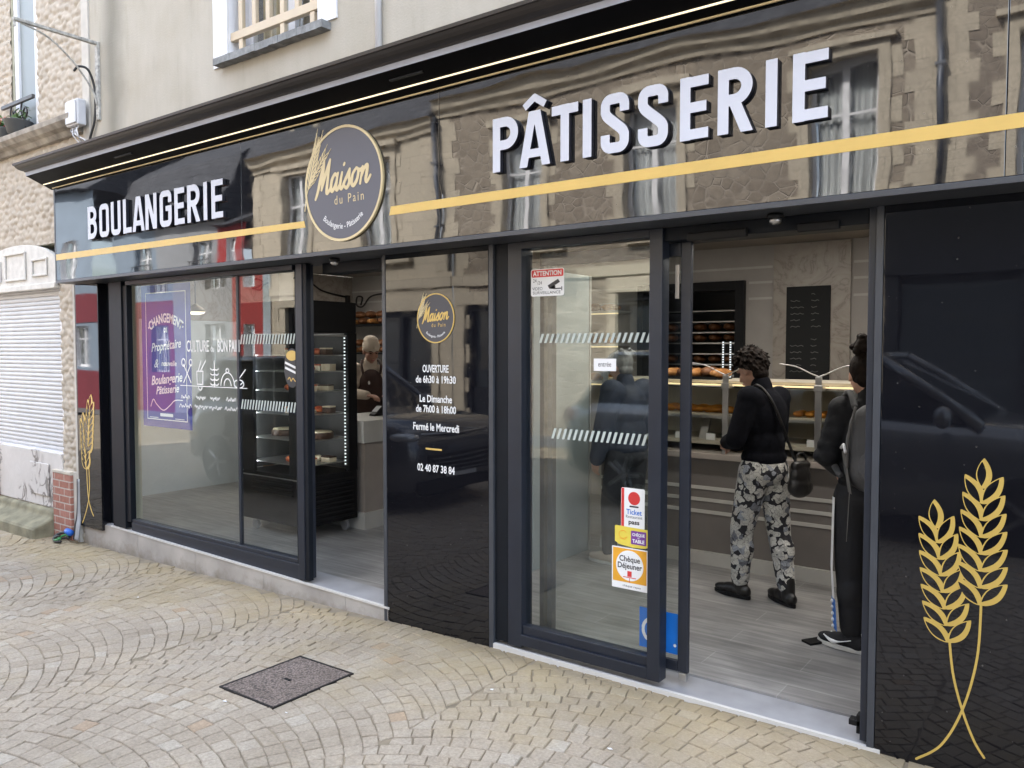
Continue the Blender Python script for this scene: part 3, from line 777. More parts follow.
t = thing('manhole_cover', (-3.26, -.95, gz(-3.26)), 'dark pebbled iron manhole cover set in the pale setts', 'manhole cover')
x0, x1, y0, y1 = MAN
def sheet_box(mb, x0, x1, y0, y1, h, m):
    vs = [(x, y, gz(x)+z) for z in (-.03, h) for x, y in ((x0, y0), (x1, y0), (x1, y1), (x0, y1))]
    mb.add(vs, [(0, 3, 2, 1), (4, 5, 6, 7), (0, 1, 5, 4), (1, 2, 6, 5), (2, 3, 7, 6), (3, 0, 4, 7)], m)
b = MB(); sheet_box(b, x0+.012, x1-.012, y0+.012, y1-.012, .005, M['manhole']); b.build('lid', t)
b = MB()
for q in ((x0, x0+.010, y0, y1), (x1-.010, x1, y0, y1), (x0+.010, x1-.010, y0, y0+.010), (x0+.010, x1-.010, y1-.010, y1)): sheet_box(b, *q, .0065, M['black_iron'])
b.build('rim', t)
b = MB(); sheet_box(b, -3.29, -3.24, -.955, -.935, .0062, M['black_plastic']); b.build('lifting_slot', t)

rng = random.Random(4)
for k, (x, y) in enumerate(((-2.96, -1.19), (-3.95, -1.62), (-3.30, -1.28), (-5.3, -.62), (-2.35, -.45), (-1.6, -.62))):
    mb = MB(); a = rng.uniform(0, 6); r = rng.uniform(.006, .012); zz = gz(x)+.0045
    q = [(x+r*math.cos(a+i*1.57+rng.uniform(-.3, .3))*(1.6 if i % 2 else 1), y+r*math.sin(a+i*1.57)*(1 if i % 2 else .8), zz+rng.uniform(0, .005)) for i in range(4)]
    mb.quad(*q, M['vinyl_white']); mb.build('paper_scrap', label='tiny white paper scrap lying on the setts', cat='litter', group='paper scraps on the setts')

# ================================================================== SHOP SILL
t = thing('shop_sill', (-5.4, .1, 0), 'grey tiled step with white nosing under the left shop window', 'step')
b = MB()
def sl(x): return .095-.0185*(x+6.9)
def wedge(mb, xa, xb, y0, y1, zb, zt, m, n=1):
    for i in range(n):
        a, c = xa+(xb-xa)*i/n, xa+(xb-xa)*(i+1)/n
        vs = [(a, y0, zb(a)), (c, y0, zb(c)), (c, y1, zb(c)), (a, y1, zb(a)), (a, y0, zt(a)), (c, y0, zt(c)), (c, y1, zt(c)), (a, y1, zt(a))]
        mb.add(vs, [(0, 3, 2, 1), (4, 5, 6, 7), (0, 1, 5, 4), (1, 2, 6, 5), (2, 3, 7, 6), (3, 0, 4, 7)], m)
XS = [-7.36, -6.45, -5.6, -4.75, -3.9, -3.5]
for i, (a, c) in enumerate(zip(XS, XS[1:])):
    wedge(b, a+.0015, c-.0015, 0.0, .012, lambda x: gz(x)-.05, lambda x: sl(x)-.012, M['tile'])
b.build('tile_face', t)
b = MB(); wedge(b, -7.28, -3.5, .013, .24, lambda x: gz(x)-.1, lambda x: sl(x)-.004, M['tile_top']); b.build('tread', t)
b = MB(); wedge(b, -6.88, -3.5, -.006, .014, lambda x: sl(x)-.011, lambda x: sl(x)+.002, M['nosing']); b.build('nosing', t)

t = thing('door_threshold', (-1.6, .03, 0), 'grey metal threshold with white nosing at the open entrance', 'threshold')
b = MB(); wedge(b, -2.69, -.70, .016, .3, lambda x: gz(x)-.05, lambda x: -.011, M['tile_top']); b.build('plate', t)
b = MB(); wedge(b, -2.69, -.70, -.004, .015, lambda x: gz(x)-.05, lambda x: -.008, M['nosing']); b.build('nosing', t)

# ================================================================== SHOPFRONT FRAMES
A, AD = M['anth'], M['anth_dark']
t = thing('display_window', (-5.6, .05, .1), 'large fixed shop window in anthracite frame left of the side entrance', 'shop window')
b = MB(); b.box(-6.845, -6.64, .0, .06, .10, 2.185, AD); b.box(-6.639, -6.572, .012, .06, .16, 2.15, AD); b.build('post', t, bev=.003)
b = MB(); b.box(-4.40, -4.365, .02, .09, .16, 2.15, AD); b.box(-4.365, -4.300, 0, .10, .06, 2.185, A); b.box(-4.298, -4.262, .006, .045, .06, 2.185, AD); b.build('post', t, bev=.003)
b = MB(); b.box(-6.572, -4.366, .016, .1, .03, .155, A); b.box(-6.572, -4.40, .022, .085, .155, .185, A); b.build('bottom_rail', t, bev=.003)
b = MB(); b.box(-6.572, -4.40, .0, .1, 2.15, 2.185, A); b.build('top_rail', t, bev=.003)
b = MB(); b.box(-5.098, -5.072, .045, .07, .186, 2.149, A); b.build('mullion', t, bev=.003)
b = MB(); b.box(-6.572, -5.099, .05, .056, .186, 2.149, M['glass']); b.build('pane', t)
b = MB(); b.box(-5.071, -4.401, .052, .058, .186, 2.149, M['glass']); b.build('pane', t)
b = MB(); b.box(-7.0, -6.85, .06, .1, .03, 2.185, AD); b.build('recess_strip', t)

# left pilaster
t = thing('pilaster_board', (-7.2, .02, .04), 'narrow gloss black panel beside the brick pier at the far end', 'panel')
b = MB(); b.box(-7.385, -6.99, -.024, .06, .035, 2.185, M['gloss_panel']); b.build('face', t, bev=.003)
b = MB(); b.box(-7.41, -7.387, -.02, .1, .035, 2.2, M['cornice']); b.build('edge_trim', t)
# central panel (side entrance door pocket)
t = thing('hours_board', (-3.1, .02, -.05), 'tall gloss black panel carrying the logo and opening hours', 'panel')
b = MB(); b.box(-3.515, -2.722, 0, .055, -.052, 2.187, M['gloss_panel']); b.build('face', t, bev=.003)
b = MB(); b.box(-3.545, -3.517, -.002, .06, -.055, 2.188, M['rail']); b.build('edge_trim', t, bev=.002)
b = MB(); b.box(-2.72, -2.690, -.002, .06, -.05, 2.188, M['rail']); b.build('edge_trim', t, bev=.002)
# right panel
t = thing('wheat_board', (.2, .02, -.03), 'wide gloss black panel at the near end of the shopfront', 'panel')
b = MB(); b.box(-.722, 1.6, 0, .06, -.03, 2.188, M['gloss_panel']); b.build('face', t, bev=.003)
b = MB(); b.box(-.752, -.724, -.003, .06, -.03, 2.188, M['rail']); b.build('edge_trim', t, bev=.002)
b = MB(); b.box(-.782, -.754, .012, .12, .003, 2.188, A); b.build('jamb', t, bev=.003)
b = MB(); b.box(-.83, -.784, .03, .075, .05, .075, M['black_plastic']); b.box(-.80, -.784, .03, .075, .02, .10, M['black_plastic']); b.build('door_stop', t, bev=.003)

# entrance glazing
t = thing('entrance_glazing', (-2.1, .05, 0), 'fixed glazed bay in anthracite frame covered with payment stickers', 'glazed bay')
b = MB(); b.box(-2.688, -2.60, .015, .11, .01, 2.187, AD); b.box(-2.596, -2.505, .008, .11, .004, 2.187, A); b.build('post', t, bev=.003)
b = MB(); b.box(-1.752, -1.684, .0, .075, .02, 2.187, A); b.build('stile', t, bev=.003)
b = MB(); b.box(-2.505, -1.752, .0, .075, .02, .078, A); b.box(-2.505, -1.752, .018, .07, .078, .125, A); b.build('bottom_rail', t, bev=.003)
b = MB(); b.box(-2.505, -1.752, .0, .075, 2.148, 2.187, A); b.build('top_rail', t, bev=.003)
b = MB(); b.box(-2.504, -1.753, .05, .056, .125, 2.148, M['glass']); b.build('pane', t)
b = MB(); b.box(-2.49, -2.462, .16, .2, .06, 2.14, M['grey_dark']); b.box(-2.44, -2.41, .16, .2, .06, 2.14, M['rail']); b.build('inner_post', t)
t = thing('sliding_door', (-1.6, .12, .06), 'slid-open glazed door leaf just behind the sticker-covered bay', 'sliding door')
b = MB(); b.box(-1.632, -1.58, .09, .115, .06, 2.125, A); b.build('stile', t, bev=.003)
b = MB(); b.box(-2.43, -1.633, .09, .115, .06, .11, A); b.build('bottom_rail', t, bev=.003)
b = MB(); b.box(-2.43, -1.633, .09, .115, 2.06, 2.125, A); b.build('top_rail', t, bev=.003)
b = MB(); b.box(-2.43, -1.633, .107, .113, .11, 2.06, M['glass']); b.build('pane', t)
b = MB(); b.box(-1.625, -1.585, .085, .12, .02, .058, M['steel']); b.build('guide_shoe', t, bev=.004)
b = MB(); b.box(-1.66, -1.64, .088, .094, 1.86, 2.02, M['steel']); b.build('latch_plate', t)

# header over both openings
t = thing('door_header', (-2.4, .1, 2.14), 'dark operator beam over the entrance doors', 'door header')
b = MB(); b.box(-1.684, -.784, .02, .19, 2.125, 2.187, AD); b.build('beam', t, bev=.003)
b = MB(); b.box(-4.21, -3.546, .1, .24, 2.12, 2.187, AD); b.build('beam', t, bev=.003)
for (x, y, w, lab) in ((-1.42, -.012, .28, 'slim black door sensor above the sliding door leaf'), (-.98, .0, .17, 'short black door sensor nearest the gloss wheat panel')):
    b = MB(); b.box(x-w/2, x+w/2, y, y+.03, 2.112, 2.15, M['black_plastic']); b.build('door_sensor', bev=.006, label=lab, cat='sensor', group='door sensors')
for (x, z, lab) in ((-1.13, 2.16, 'tiny dome camera under the fascia over the open entrance'), (-3.88, 2.15, 'tiny dome camera under the fascia over the side entrance')):
    t = thing('dome_camera', (x, -.08, 2.18), lab, 'camera', 'dome cameras under the fascia')
    b = MB(); b.lathe([(.032, 0), (.034, -.012), (.03, -.02)], (x, -.08, 2.184), M['black_plastic'], 16); b.build('base', t, True)
    b = MB(); b.lathe([(.026, -.02), (.024, -.034), (.012, -.043)], (x, -.08, 2.184), M['steel'], 16); b.build('lens', t, True)

# ================================================================== FASCIA AND CORNICE
t = thing('shop_fascia', (-3.5, -.1, 2.2), 'long gloss black fascia board above the shopfront mirroring the street', 'fascia')
b = MB()
for a, c in ((-7.33, -4.66), (-4.658, -2.9), (-2.898, -.3), (-.298, 1.6)): b.box(a, c, -.2, -.03, 2.213, 3.03, M['gloss'])
b.build('board', t, bev=.002)
b = MB(); b.box(-7.335, 1.6, -.207, .19, 2.188, 2.2115, M['rail']); b.build('bottom_rail', t, bev=.002)
b = MB(); b.box(-7.352, -7.332, -.202, .0, 2.19, 3.03, M['rail']); b.build('end_cap', t)
f1 = [(-7.328, 2.386), (-4.005, 2.372), (-4.018, 2.412), (-7.328, 2.438)]
flat('gold_stripe', [f1], M['gold'], -.2005, t, .002)
f2 = [(-3.275, 2.374), (1.6, 2.372), (1.6, 2.424), (-3.262, 2.422)]
flat('gold_stripe', [f2], M['gold'], -.2005, t, .002)

t = thing('cornice', (-2.6, -.4, 3), 'dark moulded cornice with light strips above the gloss fascia', 'cornice')
prof = [(-.203, 2.998), (-.395, 3.078), (-.405, 3.081), (-.408, 3.111), (-.416, 3.112), (-.42, 3.118), (-.438, 3.121), (-.458, 3.128), (-.474, 3.14), (-.484, 3.154), (-.494, 3.156), (-.498, 3.172), (-.44, 3.182), (-.02, 3.24), (-.02, 3.05), (-.203, 3.05)]
def cornice_ring(prof, x_end, x_far):
    mb = MB(); n = len(prof)
    # mitred left return: each profile point is pushed outward as far as it projects
    vs = []
    for y, z in prof: vs.append((x_end-max(0, -y-.41)*.4, y, z))
    for y, z in prof: vs.append((x_far, y, z))
    mats = []
    for i in range(n):
        j = (i+1) % n
        m = M['soffit'] if i in (0, 1) else M['lip'] if i == 2 else M['cornice']
        mb.add([vs[i], vs[j], vs[n+j], vs[n+i]], [(0, 1, 2, 3)], m)
        # return face: same moulding running back to the wall
        a = vs[i]; c = vs[j]
        if i in (2, 3, 4, 5, 6, 7, 8, 9, 10): mb.add([a, (a[0], -.02, a[2]), (c[0], -.02, c[2]), c], [(0, 1, 2, 3)], M['lip'] if i == 2 else M['cornice'])
    ya, yb = vs[0], vs[1]
    mb.add([vs[1], vs[2], (vs[2][0], -.02, vs[2][2]), (vs[1][0], -.02, vs[1][2])], [(0, 1, 2, 3)], M['soffit'])
    mb.add([vs[0], vs[1], (vs[1][0], -.02, vs[1][2]), (vs[0][0], -.02, vs[0][2])], [(0, 1, 2, 3)], M['soffit'])
    mb.add([vs[11], vs[12], vs[13], (vs[11][0], -.02, vs[11][2])], [(0, 1, 2, 3)], M['cornice'])
    return mb
# the left end stands a little beyond the fascia board
cornice_ring(prof, -7.385, 1.6).build('moulding', t)
def sof(y): return 2.998+(y+.203)/(-.192)*.080
b = MB(); b.box(-7.36, 1.6, -.281, -.274, sof(-.278)-.005, sof(-.278)+.004, M['led']); b.build('light_strip', t)
b = MB(); b.box(-7.33, 1.6, -.222, -.214, sof(-.218)-.006, sof(-.218)+.004, M['pale_gold']); b.build('gold_strip', t)  # thin pale gold strip along the soffit next to the board
for k, x in enumerate((-5.9, -3.0, -.9)):
    b = MB(); b.box(x-.12, x+.12, -.35, -.335, sof(-.342)-.006, sof(-.342)+.004, M['anth_dark']); b.build('soffit_vent', t)

# ================================================================== RAISED LETTERING
def word(name, label, letters, z, h, th):
    t = thing(name, (letters[0][1], -.2, z), label, 'sign')
    for ch, xa, w in letters:
        me = fill_mesh(glyph(ch, w, h, th), .024, 'letter')
        me.materials.clear(); me.materials.append(M['white']); me.materials.append(M['letter_side'])
        for p in me.polygons: p.material_index = 0 if p.normal.y < -.7 else 1
        xform(me, lambda c: c+np.array([xa, -.2265, z]))
        obj('letter', me, t)
    return t
word('raised_lettering', 'large white raised capitals reading PÂTISSERIE above the long gold stripe', [('P', -2.515, .158), ('Â', -2.347, .178), ('T', -2.158, .148), ('I', -1.985, .048), ('S', -1.888, .145), ('S', -1.698, .145), ('E', -1.497, .128), ('R', -1.328, .15), ('I', -1.128, .048), ('E', -1.02, .135)], 2.508, .266, .047)
word('raised_lettering', 'white raised capitals reading BOULANGERIE above the short gold stripe', [('B', -6.705, .148), ('O', -6.515, .152), ('U', -6.33, .148), ('L', -6.145, .125), ('A', -6.005, .17), ('N', -5.82, .158), ('G', -5.62, .158), ('E', -5.425, .13), ('R', -5.26, .158), ('I', -5.06, .045), ('E', -4.965, .135)], 2.512, .262, .044)

# ================================================================== LOGO SIGNS
def ear(f, base, tip, w, n, t):
    """outlined ear of wheat: pairs of slim grains along an axis"""
    bx, by = base; dx, dy = tip[0]-bx, tip[1]-by; Ln = math.hypot(dx, dy); ux, uy = dx/Ln, dy/Ln
    for i in range(n):
        s = i/n*.82
        for sd in (-1, 1):
            ox, oy = bx+dx*s, by+dy*s
            ex = ox+ux*Ln*.26-uy*sd*w*(1-.35*s); ey = oy+uy*Ln*.26+ux*sd*w*(1-.35*s)
            mx_, my_ = (ox+ex)/2, (oy+ey)/2
            f.line(spline([(ox, oy), (mx_-uy*sd*w*.45, my_+ux*sd*w*.45), (ex, ey)], 4), t)
            f.line(spline([(ox, oy), (mx_+uy*sd*w*.2, my_-ux*sd*w*.2), (ex, ey)], 4), t)
            f.line([(ex, ey), (ex+ux*Ln*.12-uy*sd*w*.15, ey+uy*Ln*.12+ux*sd*w*.15)], t*.7)
SCRIPT = {
 'M': ([[(0, -.12), (.07, .1), (.14, .6), (.2, 1.0)], [(.2, 1.0), (.22, .6), (.24, .12)], [(.24, .12), (.36, .6), (.48, .98)], [(.48, .98), (.48, .5), (.5, .02), (.6, .02), (.68, .14)]]),
 'a': ([[(.24, .42), (.14, .5), (.03, .34), (.03, .1), (.12, 0), (.24, .2), (.28, .5)], [(.28, .5), (.26, .14), (.33, 0), (.45, .16)]]),
 'i': ([[(.04, .48), (.02, .14), (.1, 0), (.22, .16)], [(.08, .7), (.1, .74)]]),
 's': ([[(-.04, .12), (.1, .34), (.18, .52)], [(.18, .52), (.2, .3), (.24, .12), (.14, -.02), (.02, .06)], [(.24, .12), (.34, .16)]]),
 'o': ([[(.16, .5), (.03, .34), (.03, .08), (.14, 0), (.26, .16), (.27, .4), (.16, .5)], [(.24, .44), (.36, .4), (.42, .44)]]),
 'n': ([[(.02, .48), (.0, .0)], [(.01, .18), (.12, .44), (.22, .48), (.24, .28), (.23, .08), (.3, 0), (.42, .16)]]),
}
def script_word(f, word_, x, y, size, t, slant=.28, rot=0):
    c, s = math.cos(rot), math.sin(rot)
    adv = {'M': .66, 'a': .43, 'i': .2, 's': .32, 'o': .42, 'n': .42}
    px_ = 0
    for ch in word_:
        for st in SCRIPT[ch]:
            pts = spline(st, 5) if len(st) > 2 else st
            P = []
            for a, b_ in pts:
                X = (px_+a+slant*b_)*size; Y = b_*size
                P.append((x+X*c-Y*s, y+X*s+Y*c))
            n = len(P); f.taper(P, [t*(.75+.35*math.sin(PI*i/max(1, n-1))) for i in range(n)])
        px_ += adv[ch]
    return px_*size
def circ(cx, cz, r, n=64): return [(cx+r*math.cos(2*PI*i/n), cz+r*math.sin(2*PI*i/n)) for i in range(n)]
def logo(cx, cz, r, y, label, small=False):
    k = r/.335
    t = thing('round_sign', (cx, y, cz), label, 'sign', 'round shop logos')
    dep = .012 if not small else .002
    G = M['pale_gold'] if not small else M['gold']
    flat('disc', [circ(cx, cz, r*.955)], M['disc' if not small else 'disc_dark'], y, t, dep)
    flat('ring', [circ(cx, cz, r), circ(cx, cz, r*.957)], G, y, t, dep+.003)
    yf = y-dep-.0006
    f = Field(cx-.27*k, cx+.31*k, cz-.15*k, cz+.2*k, .0028*k)
    script_word(f, 'Maison', cx-.235*k, cz-.045*k, .19*k, .0215*k, rot=R(4))
    flat('script_lettering', f.loops(), M['gold'] if small else M['pale_gold'], yf, t, .0015)
    me = text_mesh('du Pain', .075*k, cx+.055*k, cz-.115*k, yf-.001, width=.25*k, offset=.0, rot=R(1), space=1.35); setmat(me, M['pale_gold' if not small else 'gold']); obj('text_line', me, t)
    rr = .262*k
    def wp(X, Z):
        a = X/(rr); return (rr-Z)*np.sin(a), -(rr-Z)*np.cos(a)
    me = text_mesh('Boulangerie - Pâtisserie', .047*k, cx, cz, yf-.001, sx=.86, offset=.0004*k, warp=wp); setmat(me, M['vinyl_white']); obj('text_line', me, t)
    f = Field(cx-.37*k, cx-.05*k, cz-.17*k, cz+.36*k, .0026*k)
    ear(f, (cx-.305*k, cz+.0*k), (cx-.20*k, cz+.31*k), .030*k, 9, .0045*k)
    ear(f, (cx-.295*k, cz+.02*k), (cx-.125*k, cz+.215*k), .024*k, 7, .004*k)
    f.line(spline([(cx-.34*k, cz-.13*k), (cx-.325*k, cz-.05*k), (cx-.30*k, cz+.02*k), (cx-.20*k, cz+.3*k)], 6), .006*k)
    flat('wheat_drawing', f.loops(), M['pale_gold'], yf-.0005, t, .0015)
    return t
logo(-3.65, 2.597, .338, -.2005, 'large grey and gold round shop sign on the fascia between both words')
logo(-3.108, 1.797, .143, -.0005, 'small grey and gold round logo on the black opening hours panel', True)

# opening hours lettering
t = thing('hours_lettering', (-3.11, -.002, 1.2), 'white opening hours and phone number lettered on the gloss black panel', 'lettering')
for body, z, w, s in (('OUVERTURE', 1.486, .20, .075), ('de 6h30 à 19h30', 1.424, .31, .073), ('Le Dimanche', 1.312, .25, .073), ('de 7h00 à 18h00', 1.252, .31, .073), ('Fermé le Mercredi', 1.146, .355, .076), ('02 40 87 38 84', .905, .29, .075)):
    me = text_mesh(body, s*.80, -3.112, z, -.0022, width=w, offset=.0012); setmat(me, M['vinyl_white']); obj('text_line', me, t)
flat('gold_dash', [rect_loop(-3.19, -3.065, 1.033, 1.043)], M['gold'], -.0008, t)

# ================================================================== WHEAT DECALS
def wheat_shape(ears, stems, h):
    xs = [p for e in ears for p in (e['tip'][0], e['bot'][0])]+[q[0] for s in stems for q in s[0]]
    zs = [p for e in ears for p in (e['tip'][1], e['bot'][1])]+[q[1] for s in stems for q in s[0]]
    f = Field(min(xs)-.1, max(xs)+.1, min(zs)-.03, max(zs)+.03, h)
    X, Y = f.X, f.Y
    for pts, tt in stems: f.line(spline(pts, 8), tt, round_=True)
    golds, lenses = [], []
    def grain(ox, oy, ang, Ln, wd, ol):
        ux, uy = math.cos(ang), math.sin(ang); vx, vy = -uy, ux
        s = (X-ox)*ux+(Y-oy)*uy; q = (X-ox)*vx+(Y-oy)*vy
        if uy < 0: pass
        u = np.clip(s/Ln, 0, 1)
        prof = np.power(np.sin(PI*np.power(u, .85)), .8)
        fo = np.where((s > 0) & (s < Ln), wd*prof-np.abs(q), -np.maximum(np.abs(s-Ln/2)-Ln/2, .001))
        # black sliver on the left side of every grain
        q2 = q-wd*.30
        u2 = np.clip((s-Ln*.07)/(Ln*.83), 0, 1); p2 = np.power(np.sin(PI*u2), .9)
        fi = np.where((s > Ln*.07) & (s < Ln*.90), np.minimum(wd*.56*p2-np.abs(q2), wd*prof-ol-np.abs(q)), -.01)
        golds.append(fo); lenses.append(fi)
    for e in ears:
        (tx, ty), (bx, by) = e['tip'], e['bot']; n = e['n']; GL, W, sp_ = e['gl'], e['w'], e['spread']
        dx, dy = tx-bx, ty-by; Ln = math.hypot(dx, dy); a = math.atan2(dy, dx)
        body = Ln-GL*.95
        order = [(n, 0)]+[(i, sd) for i in range(n-1, -1, -1) for sd in (1, -1)]
        for i, sd in order:
            s = body*i/n if sd else body*.985
            ox, oy = bx+dx*s/Ln, by+dy*s/Ln
            ang = a+(0 if sd == 0 else sd*sp_*(1-.38*(i/n)**2))
            grain(ox, oy, ang, GL*(1 if sd == 0 else 1.08), W, e['ol'])
    for G in golds: f.uni(G)
    for G in lenses: f.F = np.minimum(f.F, -G)
    return f.loops()
lp = wheat_shape([dict(tip=(-.359, 1.213), bot=(-.357, .655), n=7, gl=.115, w=.0262, spread=R(42), ol=.0034),
                  dict(tip=(-.523, 1.040), bot=(-.460, .490), n=7, gl=.113, w=.0262, spread=R(42), ol=.0034)],
                 [([(-.357, .68), (-.366, .45), (-.411, .237), (-.48, .08), (-.566, -.002)], .0085), ([(-.462, .52), (-.445, .37), (-.411, .237), (-.37, .13), (-.335, .074)], .0085)], .0016)
flat('wheat_emblem', lp, M['gold_deep'], -.0005, None, .0018, label='two large gold wheat ears on the wide panel at the near end', cat='wheat decal', group='gold wheat emblems')
lp = wheat_shape([dict(tip=(-7.135, 1.225), bot=(-7.215, .70), n=7, gl=.125, w=.036, spread=R(36), ol=.006),
                  dict(tip=(-7.29, 1.06), bot=(-7.245, .555), n=7, gl=.122, w=.036, spread=R(36), ol=.006)],
                 [([(-7.215, .72), (-7.20, .45), (-7.222, .29), (-7.28, .16), (-7.345, .062)], .011), ([(-7.245, .57), (-7.238, .4), (-7.222, .29), (-7.18, .2), (-7.14, .15)], .011)], .0022)
flat('wheat_emblem', lp, M['gold'], -.0245, None, .0018, label='two gold wheat ears on the narrow panel beside the brick pier', cat='wheat decal', group='gold wheat emblems')

# ================================================================== STICKERS ON THE GLASS
def txt(parent, name, body, size, cx, z, y, m, **kw):
    me = text_mesh(body, size, cx, z, y, **kw); setmat(me, M[m]); return obj(name, me, parent)
GY = .049
def hatch(name, x0, x1, z0, z1, label, y=GY, zslope=0):
    f = []
    s = .033; x = x0
    while x < x1-.03:
        f.append([(x, z0), (x+.015, z0), (x+.033, z1), (x+.018, z1)]); x += s*1.0
    return flat(name, f, M['hatch'], y, None, .0008, label=label, cat='glass marking', group='hatched safety bands on the glass')
M['hatch'] = pbr('frosted_band', (.45, .5, .47), .6)
hatch('safety_band', -5.06, -4.41, 1.655, 1.725, 'upper hatched safety band on the side window pane', .050)
hatch('safety_band', -5.06, -4.41, 1.185, 1.255, 'lower hatched safety band on the side window pane', .050)
hatch('safety_band', -2.42, -1.76, 1.652, 1.700, 'upper hatched safety band on the bay beside the open door')
hatch('safety_band', -2.34, -1.76, 1.15, 1.205, 'lower hatched safety band on the bay beside the open door')

t = thing('warning_sticker', (-2.37, GY, 1.96), 'red and white video surveillance sticker at the top of the glazed bay', 'sticker')
flat('backing', [rect_loop(-2.472, -2.263, 1.898, 2.041, .012)], M['vinyl_white'], GY, t, .0006)
flat('red_header', [rect_loop(-2.468, -2.267, 1.998, 2.037, .009)], M['red'], GY-.0008, t, .0005)
txt(t, 'header_text', 'ATTENTION', .034, -2.3675, 2.006, GY-.0018, 'vinyl_white', width=.18, offset=.001)
txt(t, 'text_line', '24', .026, -2.447, 1.972, GY-.0012, 'ink', sx=.9); txt(t, 'text_line', '/24', .026, -2.416, 1.960, GY-.0012, 'ink', sx=.9)
txt(t, 'text_line', 'VIDEO', .024, -2.43, 1.930, GY-.0012, 'ink', width=.065); txt(t, 'text_line', 'SURVEILLANCE', .022, -2.372, 1.909, GY-.0012, 'ink', width=.175)
flat('camera_drawing', [[(-2.365, 1.953), (-2.30, 1.985), (-2.288, 1.968), (-2.355, 1.936)], [(-2.324, 1.955), (-2.318, 1.957), (-2.316, 1.938), (-2.28, 1.938), (-2.28, 1.932), (-2.322, 1.932)], [(-2.279, 1.945), (-2.274, 1.945), (-2.274, 1.924), (-2.279, 1.924)]], M['ink'], GY-.0008, t, .0004)

t = thing('label_sticker', (-2.0, GY, 1.54), 'small white door label reading entrée on the glazed bay', 'sticker')
flat('backing', [rect_loop(-2.083, -1.955, 1.510, 1.572)], M['vinyl_white'], GY, t, .0006)
txt(t, 'text_line', 'entrée', .036, -2.02, 1.532, GY-.0012, 'ink', width=.075)

t = thing('payment_sticker', (-1.86, GY, .83), 'white voucher sticker with a red ball, topmost of three', 'sticker', 'payment stickers on the glass')
flat('backing', [rect_loop(-1.922, -1.792, .735, .935, .008)], M['vinyl_white'], GY, t, .0006)
flat('red_edge', [rect_loop(-1.920, -1.905, .737, .933)], M['red'], GY-.0008, t, .0004)
flat('red_ball', [circ(-1.85, .885, .033, 24)], M['red'], GY-.0008, t, .0004)
flat('ink_bar', [rect_loop(-1.875, -1.825, .84, .848, .003)], M['ink'], GY-.0008, t, .0004)  # printed dark bar under the red ball
txt(t, 'text_line', 'Ticket', .036, -1.85, .805, GY-.0013, 'blue', width=.085, offset=.0006); txt(t, 'text_line', 'Restaurant', .02, -1.85, .786, GY-.0013, 'ink', width=.09)
txt(t, 'text_line', 'pass', .03, -1.85, .757, GY-.0013, 'ink', width=.06, offset=.001)
t = thing('payment_sticker', (-1.86, GY, .69), 'yellow and purple voucher sticker, between the white and orange ones', 'sticker', 'payment stickers on the glass')
flat('backing', [[(-1.956, .738), (-1.95, .742), (-1.775, .738), (-1.768, .73), (-1.772, .652), (-1.785, .645), (-1.85, .640), (-1.93, .648), (-1.955, .662)]], M['yellow'], GY-.0012, t, .0006)
flat('purple_field', [rect_loop(-1.865, -1.782, .658, .725, .003)], M['purple'], GY-.002, t, .0004)
txt(t, 'text_line', 'CHÈQUE', .02, -1.824, .70, GY-.0027, 'vinyl_white', width=.068, offset=.0006); txt(t, 'text_line', 'de', .014, -1.824, .688, GY-.0027, 'vinyl_white', sx=.9); txt(t, 'text_line', 'TABLE', .024, -1.824, .667, GY-.0027, 'vinyl_white', width=.066, offset=.0008)
f = Field(-1.95, -1.87, .65, .74, .0015)
f.line(arc(-1.91, .70, .022, .02, 30, 330, 12), .003); f.line([(-1.93, .68), (-1.90, .675), (-1.885, .69)], .003); f.line([(-1.92, .715), (-1.90, .72)], .003)
flat('line_drawing', f.loops(), M['orange'], GY-.002, t, .0004)
t = thing('payment_sticker', (-1.87, GY, .53), 'orange square voucher sticker with white disc, lowest of three', 'sticker', 'payment stickers on the glass')
flat('backing', [rect_loop(-1.972, -1.773, .428, .636, .004)], M['vinyl_white'], GY, t, .0006)
flat('orange_field', [rect_loop(-1.966, -1.779, .462, .630)], M['orange'], GY-.0008, t, .0004)
flat('white_disc', [circ(-1.872, .547, .076, 36)], M['vinyl_white'], GY-.0014, t, .0004)
txt(t, 'text_line', 'Chèque', .04, -1.872, .567, GY-.0024, 'ink', width=.115, offset=.0008); txt(t, 'text_line', 'Déjeuner', .04, -1.872, .532, GY-.0024, 'ink', width=.135, offset=.0008)
flat('red_drawing', [rect_loop(-1.884, -1.86, .492, .52), rect_loop(-1.908, -1.836, .486, .490), rect_loop(-1.8735, -1.8705, .462, .4855)], M['red'], GY-.0018, t, .0004)
txt(t, 'text_line', 'chèque repas', .014, -1.86, .44, GY-.0012, 'ink', width=.1)
t = thing('blue_sticker', (-1.72, .104, .25), 'blue square sticker with white wheel low on the sliding leaf', 'sticker')
flat('backing', [rect_loop(-1.845, -1.638, .135, .335)], M['blue'], .105, t, .0006)
f = Field(-1.83, -1.65, .14, .30, .0015); f.line(arc(-1.765, .228, .06, .06, 95, 300, 14), .016)
flat('white_wheel_arc', f.loops(), M['vinyl_white'], .104, t, .0004)
flat('white_dot', [circ(-1.652, .178, .008, 12)], M['vinyl_white'], .104, t, .0004)

